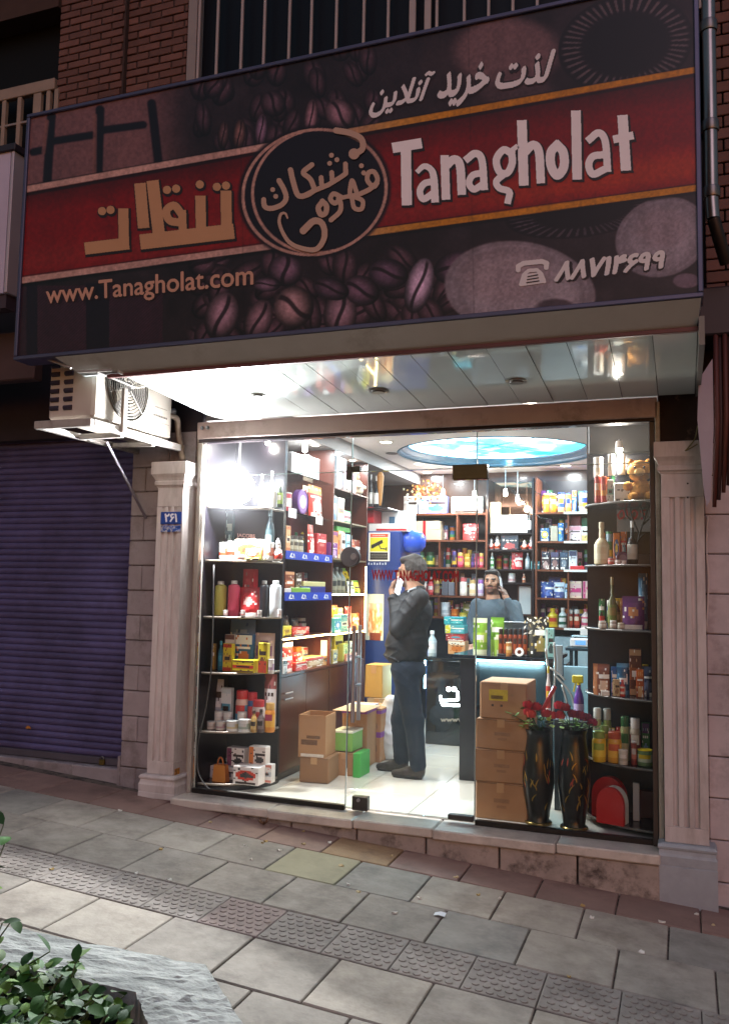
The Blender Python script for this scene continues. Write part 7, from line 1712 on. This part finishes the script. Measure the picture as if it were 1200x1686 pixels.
# ------------------------------------------------------------------ clerk behind the counter
C2 = thing('person', 'clerk in a grey jumper talking on a phone behind the counter', 'person', (-1.78, 3.25, 0))
y2 = 3.25; hc2 = W(810, 958, y2); nk2 = W(812, 988, y2); ch2 = W(816, 1012, y2); wa2 = W(816, 1060, y2); hp2 = W(816, 1100, y2)
sR, sL = W(786, 997, y2), W(846, 1000, y2-.02); eR = W(776, 1035, y2-.06); hR = W(783, 1062, y2-.2); eL = W(853, 1028, y2-.16); hL = W(832, 982, y2-.12)
ft_ = np.array((hp2[0], y2, 0)); dn = np.array((0, 0, 0))
face2 = [('e', hc2+(0, .015, .015), (.078, .095, .105)), ('e', hc2+(-.003, -.04, -.05), (.055, .055, .065)), ('c', hc2+(0, .01, -.06), nk2+(0, .0, -.03), .056, .066), ('c', hc2+(-.004, -.088, .008), hc2+(-.004, -.106, -.026), .009, .015, .01),
         ('c', hc2+(-.035, -.078, .024), hc2+(.03, -.078, .024), .013, .013, .014), ('e', hc2+(-.003, -.088, -.062), (.026, .012, .009), .010), ('e', hc2+(-.003, -.078, -.098), (.03, .022, .02), .02), ('e', hc2+(.080, .012, -.008), (.012, .02, .032), .008), ('e', hc2+(-.080, .012, -.008), (.012, .02, .032), .008), ('e', hc2+(-.045, -.055, -.02), (.022, .02, .018), .02), ('e', hc2+(.04, -.055, -.02), (.022, .02, .018), .02)]
body2 = face2+[('c', nk2, ch2, .06, .14, .05), ('c', ch2, wa2, .14, .13), ('c', wa2, hp2, .13, .13), ('c', sR, eR, .05, .042), ('c', eR, hR, .04, .028), ('c', sL, eL, .05, .042), ('c', eL, hL, .04, .03), ('c', hp2+(-.09, 0, 0), (hp2[0]-.1, y2-.02, .48), .09, .06), ('c', (hp2[0]-.1, y2-.02, .48), (hp2[0]-.1, y2, .06), .06, .045), ('c', hp2+(.09, 0, 0), (hp2[0]+.1, y2-.02, .48), .09, .06), ('c', (hp2[0]+.1, y2-.02, .48), (hp2[0]+.1, y2, .06), .06, .045)]
body2 += hand(hL, hc2+np.array((.085, -.03, .01))-hL, (0, 1, .2), .55)+hand(hR, (-.2, -.6, -.3), (1, 0, 0), .3)
def tint2(V):
    c = np.tile(hexc('b58468'), (len(V), 1)); q = V-hc2; fr = q[:, 1] < .02
    bd = fr*(((q[:, 2] < -.045)*(q[:, 2] > -.135)*(np.abs(q[:, 2]+.063) > .009))+((np.abs(q[:, 0]) > .058)*(q[:, 2] < -.01)*(q[:, 2] > -.12)) > 0); c[bd > 0] = hexc('6a4a3a')
    ms_ = fr*(np.abs(q[:, 0]+.003) < .032)*(q[:, 2] < -.038)*(q[:, 2] > -.054); c[ms_ > 0] = hexc('3a2a22'); lip = fr*(np.abs(q[:, 2]+.064) < .008)*(np.abs(q[:, 0]) < .026); c[lip > 0] = hexc('94574c')
    for s in (-1, 1):
        ey = fr*(np.hypot((q[:, 0]-s*.033+.003)/.014, (q[:, 2]-.004)/.0065) < 1); c[ey > 0] = hexc('241814'); br = fr*(np.hypot((q[:, 0]-s*.034+.003)/.026, (q[:, 2]-.026)/.007) < 1); c[br > 0] = hexc('231813')
    sc = (q[:, 2] < -.12); return c
blob('body', body2, vcol_mat(.55), C2, .0088, .03, .03, 0, None, tint2)
blob('hair', [('e', hc2+(0, .03, .045), (.084, .092, .086)), ('e', hc2+(0, .05, .0), (.080, .07, .085)), ('c', hc2+(-.05, -.05, .098), hc2+(.05, -.05, .098), .020, .020), ('c', hc2+(-.074, -.01, .05), hc2+(-.076, -.005, .0), .014, .010, .015), ('c', hc2+(.074, -.01, .05), hc2+(.076, -.005, .0), .014, .010, .015)], mat('1d1714', .75, var=.3, scale=40, bump=.5), C2, .0085, .02, .03, .001)
M_JP = mat('48545c', .85, var=.12, scale=18, bump=.3)
blob('jumper', [('c', nk2+(0, 0, -.035), ch2, .075, .155, .05), ('e', ch2+(0, 0, -.02), (.215, .135, .16)), ('c', ch2, wa2, .16, .15), ('e', wa2, (.19, .14, .16)), ('e', hp2+(0, 0, .02), (.19, .145, .10)), ('c', sR, eR, .075, .062, .05), ('c', eR, hR+(eR-hR)*.15, .060, .040), ('c', sL, eL, .075, .064, .05), ('c', eL, hL+(eL-hL)*.18, .060, .042)], M_JP, C2, .0095, .035, .03, .0032)
g = G(); g.tube([nk2+(.072*math.cos(t), .072*math.sin(t)-.01, -.028-.018*(math.sin(t) < 0)*abs(math.sin(t))) for t in np.linspace(0, 6.283, 21)], .012, 7, cap=False); o = g.build('collar', M_JP, C2, True); o.location = -Vector(C2.location)
blob('trousers', [('e', hp2+(0, 0, -.06), (.175, .14, .12)), ('c', hp2+(-.09, 0, -.06), (hp2[0]-.1, y2-.02, .48), .10, .075), ('c', (hp2[0]-.1, y2-.02, .48), (hp2[0]-.1, y2, .06), .075, .062), ('c', hp2+(.09, 0, -.06), (hp2[0]+.1, y2-.02, .48), .10, .075), ('c', (hp2[0]+.1, y2-.02, .48), (hp2[0]+.1, y2, .06), .075, .062)], mat('20222a', .8), C2, .014)
for s in (-.1, .1): blob('shoe', [('c', (hp2[0]+s, y2+.03, .04), (hp2[0]+s, y2-.15, .03), .042, .034)], mat('1a1614', .5), C2, .01)
p2 = thing('phone', 'pale phone held to the ear of the clerk', 'phone', hc2+np.array((.098, -.02, -.02)))
g = G(); g.box((-.005, -.036, -.072), (.005, .036, .072), 0, .004); g.build('phone_body', mat('d0d2d6', .25), p2, False, (0, 0, 0), (R(-20), R(-12), 0))
# ------------------------------------------------------------------ white sack on the floor behind the customer
sc_ = W(640, 1215, 1.75); sk_ = thing('plastic_sack', 'white plastic sack on the floor behind the customer', 'sack', (sc_[0], 1.75, 0))
blob('sack', [('e', (sc_[0], 1.78, .17), (.15, .14, .20)), ('e', (sc_[0]-.02, 1.76, .36), (.09, .08, .12)), ('c', (sc_[0], 1.76, .42), (sc_[0]+.01, 1.75, .50), .03, .05)], mat('c8ccd2', .35, var=.06), sk_, .014, .05, .03, .006)
sk_['label'] = 'white plastic sack on the floor behind the customer'
# ================================================================== vases with flowers
M_VASE = mat('0d0c0c', .3, var=.2, coat=.25); M_VG = mat('a8843a', .3, .6)
GV = 'tall black vases in the right window'
def vase(label, px, yv, seed):
    c = oy(px, 1355, yv); hv = oy(px, 1200, yv)[2]; t = thing('vase', label, 'vase', (c[0], yv, 0.0), 0, GV); r = random.Random(seed)
    prof = [(.076, 0), (.080, .012), (.068, .03), (.074, .08), (.088, .16), (.101, .26), (.100, .34), (.090, .43), (.079, .50), (.074, .55), (.077, .585), (.084, .60)]
    k = hv/.60; prof = [(a, b*k) for a, b in prof]; g = G(); g.lathe(prof, 28, 0, cap=False); g.lathe([(.086, hv-.004), (.06, hv-.06)], 28, 0, cap=False); g.lathe([(.001, .002), (.08, .001)], 28, 0, cap=False); vb = g.build('vase_body', M_VASE, t, True)
    g = G(); g.lathe([(.083, .001), (.088, .006), (.086, .014), (.080, .02)], 28, cap=False); g.build('gilt_foot', mat('8a7440', .25, .8), t, True)
    def rad(z):
        for (r0, z0), (r1, z1) in zip(prof, prof[1:]):
            if z0 <= z <= z1: return r0+(r1-r0)*(z-z0)/(z1-z0)
        return prof[-1][0]
    for s in range(26):
        th = r.uniform(-2.9, -.25); z0 = r.uniform(.10, .42)*k; L_ = r.uniform(.03, .07); dth = r.uniform(-.35, .35); vs = []
        for q in np.linspace(0, 1, 5):
            zz = z0+L_*q; tt = th+dth*q*q; w = .0045*math.sin(math.pi*(.1+.85*q)); rr = rad(zz)+.0018
            vs += [(rr*math.cos(tt-w/rr), rr*math.sin(tt-w/rr), zz), (rr*math.cos(tt+w/rr), rr*math.sin(tt+w/rr), zz)]
        g = G(); g.add(vs, [(2*i, 2*i+1, 2*i+3, 2*i+2) for i in range(4)]); g.build('gilt_leaf', M_VG if s % 6 else mat('9a3a2a', .4), vb)
    return t, c[0], hv
def flowers(t, x, y, hv, spec, seed):
    r = random.Random(seed); f = thing('flower_bunch', t, 'flowers', (x, y, hv-.03), 0, 'flowers in the tall vases')
    for (px, py, col, kind) in spec:
        p = oy(px, py, y+r.uniform(-.05, .05)); q = Vector(p)-Vector(f.location); g = G(); g.tube([(r.uniform(-.03, .03), r.uniform(-.03, .03), 0), (q.x*.5, q.y*.5, q.z*.6), tuple(q)], .003, 5); so_ = g.build('stem', mat('2f4a24', .7), f, True)
        if kind == 'rose':
            for k in range(7):
                a = k*2.4; rr = .006+.0036*k; g = G(); vs = []
                for u in np.linspace(-.9, .9, 4):
                    for v, w in ((0, .4), (.5, 1.0), (1, .85)): vs.append((q.x+(rr+.011*w)*math.cos(a+u), q.y+(rr+.011*w)*math.sin(a+u), q.z-.02+.05*v-.003*k*v))
                g.add(vs, [(3*i+j, 3*i+j+1, 3*i+j+4, 3*i+j+3) for i in range(3) for j in range(2)]); g.build('petal', mat(col, .5, var=.15), so_, True)
        elif kind == 'leaf':
            for k in range(7):
                a = r.random()*6.28; L_ = r.uniform(.04, .075); d = Vector((math.cos(a), math.sin(a), r.uniform(-.2, .7))).normalized(); s = d.cross(Vector((0, 0, 1))).normalized()*L_*.3; b = q+Vector((r.uniform(-.02, .02), r.uniform(-.02, .02), r.uniform(-.02, .02)))
                g = G(); g.add([b, b+d*L_*.5+s, b+d*L_, b+d*L_*.5-s], [(0, 1, 2, 3)]); g.build('leaf', mat(col, .5, var=.2), so_)
    return f
v1, vx1, vh1 = vase('black vase with gold leaf pattern, left of the pair', 886, .19, 1)
v2, vx2, vh2 = vase('black vase with gold leaf pattern, right of the pair', 945, .16, 2)
flowers('red roses with green leaves in the left black vase', vx1, .19, vh1, [(868, 1160, 'b01a24', 'rose'), (883, 1164, 'a81620', 'rose'), (874, 1176, 'c03a2a', 'rose'), (898, 1175, 'a01420', 'rose'), (908, 1178, 'b8202e', 'rose'), (869, 1172, 'a81a22', 'rose'), (856, 1165, '5f8a48', 'leaf'), (852, 1188, '6f9a50', 'leaf'), (872, 1192, '86b048', 'leaf'), (890, 1186, '5a8a40', 'leaf'), (905, 1188, 'b0c850', 'leaf'), (845, 1178, '6a9458', 'leaf'), (836, 1150, '6a8a58', 'leaf'), (862, 1190, '5a8044', 'leaf')], 3)
flowers('dark red roses in the right black vase', vx2, .16, vh2, [(920, 1162, 'b01c30', 'rose'), (930, 1165, '8a1020', 'rose'), (922, 1178, 'b8243a', 'rose'), (943, 1176, '7a2038', 'rose'), (955, 1178, '7a1c38', 'rose'), (966, 1182, '6a1a34', 'rose'), (975, 1190, '8a2444', 'rose'), (936, 1188, '5f8a48', 'leaf'), (950, 1192, '6f9a50', 'leaf'), (925, 1192, '86a860', 'leaf'), (968, 1196, '5a7444', 'leaf')], 4)
p = oy(838, 1145, .2); g = G(); ball(g, (0, 0, 0), .018, 0, 10, 1, 1, 1.3); o = g.build('rosebud', mat('d8c8a0', .6), loc=p, rot=(0, R(60), 0)); tag(o, 'cream rosebud leaning out from the left vase', 'flower')
a, b = oy(892, 1172, .22), oy(914, 1130, .24); dv = Vector(b)-Vector(a); g = G(); g.box((-.018, -.012, 0), (.018, .012, dv.length), 0, .004); o = g.build('chocolate_stick', mat('9a1420', .35, var=.1), loc=a); o.rotation_mode = 'QUATERNION'; o.rotation_quaternion = dv.to_track_quat('Z', 'Y'); tag(o, 'slanted dark red gift stick among the roses', 'gift')
# ================================================================== things on the counters
GH = 'goods on the display counter'
stock('''
pouch 777 801 1018 7aa82a,a8c84a,dce6c0 tea_pouch d=.07 | lime green tea pouch, left of two on the counter
pouch 806 829 1017 6fa428,9ac048,dfe8c8 tea_pouch d=.07 dY=.06 | lime green tea pouch with a cup, right of two
pouch 866 903 1016 1f1c18,3a3424,a8904a coffee_pouch d=.09 dY=.04 | big black gold speckled coffee bag on the counter
box 897 912 1035 8fc0b8,d8e4e0,3a4a48 milk_carton d=.05 dY=.01 | pale teal carton at the right end of the counter''', 'S', 1.22, zc_, GH)
for i in range(6):
    x = 820+i*8; stock('jar %g %g 1036 8a3a14,a84a1a,3a2418,2a1a14 honey_jar dY=.03 | amber honey jar in the counter tray, %s' % (x, x+7.6, ('first from the left', 'second from the left', 'third from the left', 'fourth from the left', 'fifth from the left', 'last on the right')[i]), 'S', 1.24, zc_+.012, 'honey jars in the counter tray')
a, b = oy(819, 1060, 1.24), oy(869, 1060, 1.24)
tr = thing('jar_tray', 'dark tray and lid board holding the honey jars', 'tray', ((a[0]+b[0])/2, 1.3, zc_)); g = G(); g.box((a[0], 1.24, zc_+.001), (b[0], 1.40, zc_+.011), 0, .002); child(g, 'tray_base', mat('2a2422', .5), tr); g = G(); t_ = oy(845, 1026, 1.42); g.box((a[0], 1.40, zc_+.012), (b[0], 1.41, t_[2]), 0, .002); child(g, 'back_board', mat('5a6670', .4), tr); g = G(); g.box((a[0], 1.385, t_[2]+.001), (b[0], 1.44, t_[2]+.012), 0, .002); child(g, 'top_board', mat('8f9aa4', .3), tr)
can_ = stock('can 832 842 1058 b87a3a,c89a4a,d8c8a8 candle_jar dY=-.04 | small amber candle jar in front of the honey jars', 'S', 1.22, zc_, GH)
c = oy(855, 1066, 1.2); g = G(); n = 24; prof = [(.016, -.008), (.034, -.008), (.034, .008), (.016, .008), (.016, -.008)]; g.lathe(prof, n, 0, cap=False); o = g.build('tape_roll', mat('e6e6e0', .5), None, 'auto', (c[0], 1.20, zc_+.035), (R(80), 0, 0)); tag(o, 'white tape roll standing on the counter edge', 'tape')
# white flowers on the black bag
fb = thing('ribbon_bow', 'white ribbon flower on the black coffee bag', 'bow', oy(880, 1030, 1.22))
for k in range(26):
    p = Vector(oy(random.uniform(862, 900), random.uniform(1012, 1046), 1.2))-Vector(fb.location); a = random.random()*6.28; L_ = .035; d = Vector((math.cos(a), random.uniform(-.6, .1), math.sin(a))).normalized(); s = d.cross(Vector((0, 1, 0)))*.007
    g = G(); g.add([p, p+d*L_*.5+s, p+d*L_, p+d*L_*.5-s], [(0, 1, 2, 3)]); g.build('petal', mat(('e6e0cc', 'c8b88a', 'efeadc')[k % 3], .6), fb)
# tea box tower and bottle on the logo counter
zl2 = zl
for i, (x0, x1, yt, yb2, cs, lab) in enumerate(((737, 766, 1056, 1078, 'c89a6a,d8d8cc,b86a2a', 'mixed white and tan tea box at the bottom of the tower'), (733, 766, 1044, 1056, '8a2f34,b84a4a,4a9ab0', 'dark red tea box in the tea box tower'), (732, 765, 1029, 1044, '4aa0a8,c8c83a,7ab8d0', 'teal and yellow tea box in the tea box tower'), (730, 763, 1016, 1029, '1f8a98,2aa0b0,5ac0c8', 'bright teal tea box on top of the tower'))):
    stock('box %g %g %g %s tea_box d=.14 zb=%g | %s' % (x0, x1, yt, cs, yb2-.3, lab), 'S', 2.62, zl, 'tea box tower on the cash counter')
stock('bottle 702 717 1039 a8c0c8,c8dce4,e0e8ec water_bottle | clear plastic water bottle on the cash counter', 'S', 2.62, zl, GH)
# weighing scale
sa, sb, st_ = oy(938, 1080, 2.95), oy(974, 1080, 2.95), oy(955, 1050, 2.95)
ws_ = thing('weighing_scale', 'white weighing scale with blue display', 'scale', ((sa[0]+sb[0])/2, 3.05, .951)); w_ = sb[0]-sa[0]
g = G(); g.box((-w_/2, -.10, 0), (w_/2, .12, .085), 0, .012); g.build('housing', mat('dfe2e4', .4), ws_); g = G(); g.box((-w_*.25, -.1035, .025), (w_*.22, -.1005, .062)); g.build('display', mat('5a8ac0', .3, emis=.5), ws_); g = G(); g.box((-w_*.45, -.08, .095), (w_*.5, .11, .108), 0, .004); g.build('pan', mat('c8ccd0', .25, .7), ws_)
for s in (-.3, .3): g = G(); g.box((w_*s-.01, -.01, .0855), (w_*s+.01, .02, .0945)); g.build('pan_support', mat('3a3a3a', .5), ws_)
g = G(); g.box((-w_*.05, -.04, .109), (w_*.5, .06, .18), 0, .004); o = g.build('paper_stack', mat('e6e4e0', .6), None, False, ((sa[0]+sb[0])/2, 3.05, .951)); tag(o, 'stack of white papers on the weighing scale', 'papers')
# folding chair, spray bottle, bottles behind the vases
fc = thing('folding_chair', 'folded white metal chair leaning behind the counter', 'chair', oy(915, 1180, .9)*np.array((1, 1, 0)))
for path, nm in ((((898, 1068), (903, 1110), (905, 1180)), 'frame_leg'), (((912, 1058), (914, 1100), (910, 1180)), 'frame_leg'), (((912, 1110), (938, 1140), (946, 1165)), 'brace'), (((925, 1128), (934, 1160), (940, 1200)), 'frame_leg'), (((905, 1100), (918, 1108), (930, 1120)), 'brace')):
    g = G(); g.tube(smooth_path([oy(*q, .95) for q in path]), .008, 8); child(g, nm, mat('a8a8a4', .35, .5), fc, True)
g = G(); a, b = oy(911, 1062, .97), oy(926, 1112, .97); g.box((a[0], .965, b[2]), (b[0], .98, a[2]), 0, .004); child(g, 'back_plate', mat('a8bcc4', .4), fc)
g = G(); a, b = oy(928, 1100, 2.0), oy(985, 1185, 2.0); g.box((-.95, 1.95, 0), (-.38, 2.0, oy(950, 1098, 1.95)[2]), 0, .004); tag(g.build('pale_panel', mat('8fb0bc', .5, var=.08)), 'pale blue cabinet panel behind the spray bottle', 'panel')
sp_ = thing('spray_bottle', 'purple spray bottle with yellow trigger behind the vases', 'bottle', oy(953, 1185, .62)*np.array((1, 1, 0))+np.array((0, 0, oy(953, 1185, .62)[2])))
hs = oy(953, 1112, .62)[2]-oy(953, 1185, .62)[2]; g = G(); g.lathe([(.030, 0), (.034, .01), (.034, hs*.45), (.026, hs*.58), (.013, hs*.70), (.012, hs*.80)], 16); g.build('bottle_body', mat('5a2f8a', .25), sp_, True)
g = G(); g.box((-.045, -.012, hs*.82), (.03, .012, hs), 0, .006); g.tube([(-.02, 0, hs*.84), (-.035, 0, hs*.62)], .006, 6); g.lathe([(.014, hs*.78), (.014, hs*.83)], 12); g.build('trigger_head', mat('d8c81f', .35), sp_)
g = G(); g.lathe([(.0345, hs*.12), (.0345, hs*.36)], 16, cap=False); g.build('label', mat('b8a8d0', .4), sp_)
zst = oy(953, 1185, .62)[2]; g = G(); g.box((sp_.location.x-.16, .57, 0), (sp_.location.x+.10, .78, zst-.001), 0, .004); tag(g.build('low_cupboard', mat('39424a', .5)), 'low dark cupboard hidden behind the vases', 'cupboard')
g = G(); g.box((-.16, .0, 0), (-.06, .1, .001))
stock('bottle 898 906 1098 e0d8d4,c23a34,d8c03a cleaner_bottle | white and red bottle with yellow cap beside the chair', 'S', .70, zst, 'cleaning bottles')
# ================================================================== lamps
FL = oy(390, 803, .13)
fl_ = thing('flood_lamp', 'blinding white flood lamp in the left window', 'lamp', FL)
g = G(); g.lathe([(.030, 0.09), (.045, .07), (.075, .02), (.095, -.005), (.098, -.02), (.092, -.022)], 24, 0, cap=False); o = g.build('reflector', mat('c8c8c8', .2, .8), fl_, True, (0, 0, 0), (R(-95), 0, R(20)))
g = G(); ball(g, (0, 0, 0), .13, 0, 28, 1.12, .34, .95); o = g.build('bulb', mat('f4f6ff', .4, emis=60), fl_, True)  # glowing ball enlarged so its white area stands in for the glare
ld = bpy.data.lights.new('flood_glow', 'SPOT'); ld.energy = 150; ld.shadow_soft_size = .085; ld.spot_size = R(170); ld.spot_blend = .25; ld.color = (.96, .97, 1); lo = bpy.data.objects.new('flood_glow', ld); COL.objects.link(lo); lo.parent = fl_; lo.location = (0, -.09, 0); lo.rotation_euler = Vector((.2, -1, .05)).to_track_quat('-Z', 'Y').to_euler()
ld = bpy.data.lights.new('flood_side_glow', 'POINT'); ld.energy = 90; ld.shadow_soft_size = .03; ld.color = (.96, .97, 1); lo = bpy.data.objects.new('flood_side_glow', ld); COL.objects.link(lo); lo.parent = fl_; lo.location = (0, -.105, 0)
g = G(); g.tube([(-.02, .05, .05), (-.05, .12, .3), (-.06, .15, 2.68-FL[2])], .008, 6); g.build('bracket', M_STEEL, fl_, True)
def spot(px, py, y, W_, label, drop=.12):
    c = oy(px, py, y); t = thing('spot_lamp', label, 'lamp', c, 0, 'small hanging spot lamps')
    g = G(); g.tube([(0, 0, .02), (0, 0, drop)], .004, 6); g.build('rod', mat('c8c8c8', .3, .6), t); g = G(); g.lathe([(.012, .05), (.02, .045), (.026, .0), (.024, -.003)], 16, cap=True); g.build('shade', mat('d8d4cc', .3, .5), t, 'auto'); g = G(); ball(g, (0, 0, -.012), .022, 0, 12); g.build('bulb', mat('fff6e8', .4, emis=18), t, True)
    ld = bpy.data.lights.new('spot_glow', 'POINT'); ld.energy = W_; ld.shadow_soft_size = .03; ld.color = (1, .92, .82); lo = bpy.data.objects.new('spot_glow', ld); COL.objects.link(lo); lo.parent = t; lo.location = (0, 0, -.05)
spot(832, 812, 3.5, 5, 'hanging spot lamp above the central mirror shelf', .25); spot(729, 812, 3.6, 4, 'hanging spot lamp above the blue and white box', .2); spot(781, 815, 3.6, 4, 'hanging spot lamp above the wide white box', .2); spot(852, 821, 3.65, 3, 'lower hanging spot lamp before the mirror', .3)
spot(1019, 738, .30, 14, 'bright spot lamp at the top of the right window', .06); spot(502, 738, .9, 4, 'spot lamp above the first wall shelf bay', .05); spot(441, 726, .45, 3, 'spot lamp high in the left window', .05)
# autumn garland over the back shelves
ga = thing('leaf_garland', 'garland of amber autumn leaves above the back shelves', 'garland', oy(700, 808, 3.8))
for k in range(110):
    p = Vector(oy(random.gauss(700, 14), random.gauss(808, 7), 3.8+random.uniform(-.12, .1)))-Vector(ga.location); a = random.random()*6.28; L_ = random.uniform(.03, .055); d = Vector((math.cos(a), random.uniform(-.7, .7), math.sin(a))).normalized(); s = d.cross(Vector((0, 1, .2))).normalized()*L_*.32
    g = G(); g.add([p, p+d*L_*.4+s, p+d*L_, p+d*L_*.4-s], [(0, 1, 2, 3)]); g.build('leaf', mat(('b86a1f', 'c89a5a', 'd8c8a0', '7a3a1a', 'a8501f')[k % 5], .6), ga)
sk2 = oy(626, 800, 2.66); g = G(); g.lathe([(.012, -.20), (.02, -.15), (.034, .05), (.036, .10), (.02, .14)], 14); o = g.build('wooden_ornament', mat('b87a3a', .5, var=.2), loc=sk2); tag(o, 'slim wooden ornament above the display carton', 'ornament')
wr_ = thing('loose_wiring', 'loose black wires hanging before the mirror', 'wires', oy(875, 830, 3.3))
for path in ([(838, 800), (860, 830), (885, 850), (905, 856)], [(868, 796), (885, 812), (905, 818), (925, 812)], [(845, 806), (862, 824), (866, 828)], [(895, 790), (905, 806), (915, 814)]):
    g = G(); g.tube(smooth_path([oy(*q, 3.3) for q in path]), .004, 5); child(g, 'wire', mat('15120f', .6), wr_, True)
SC.frame_set(1)
print('goods', NG[0], 'objects', len(bpy.data.objects))
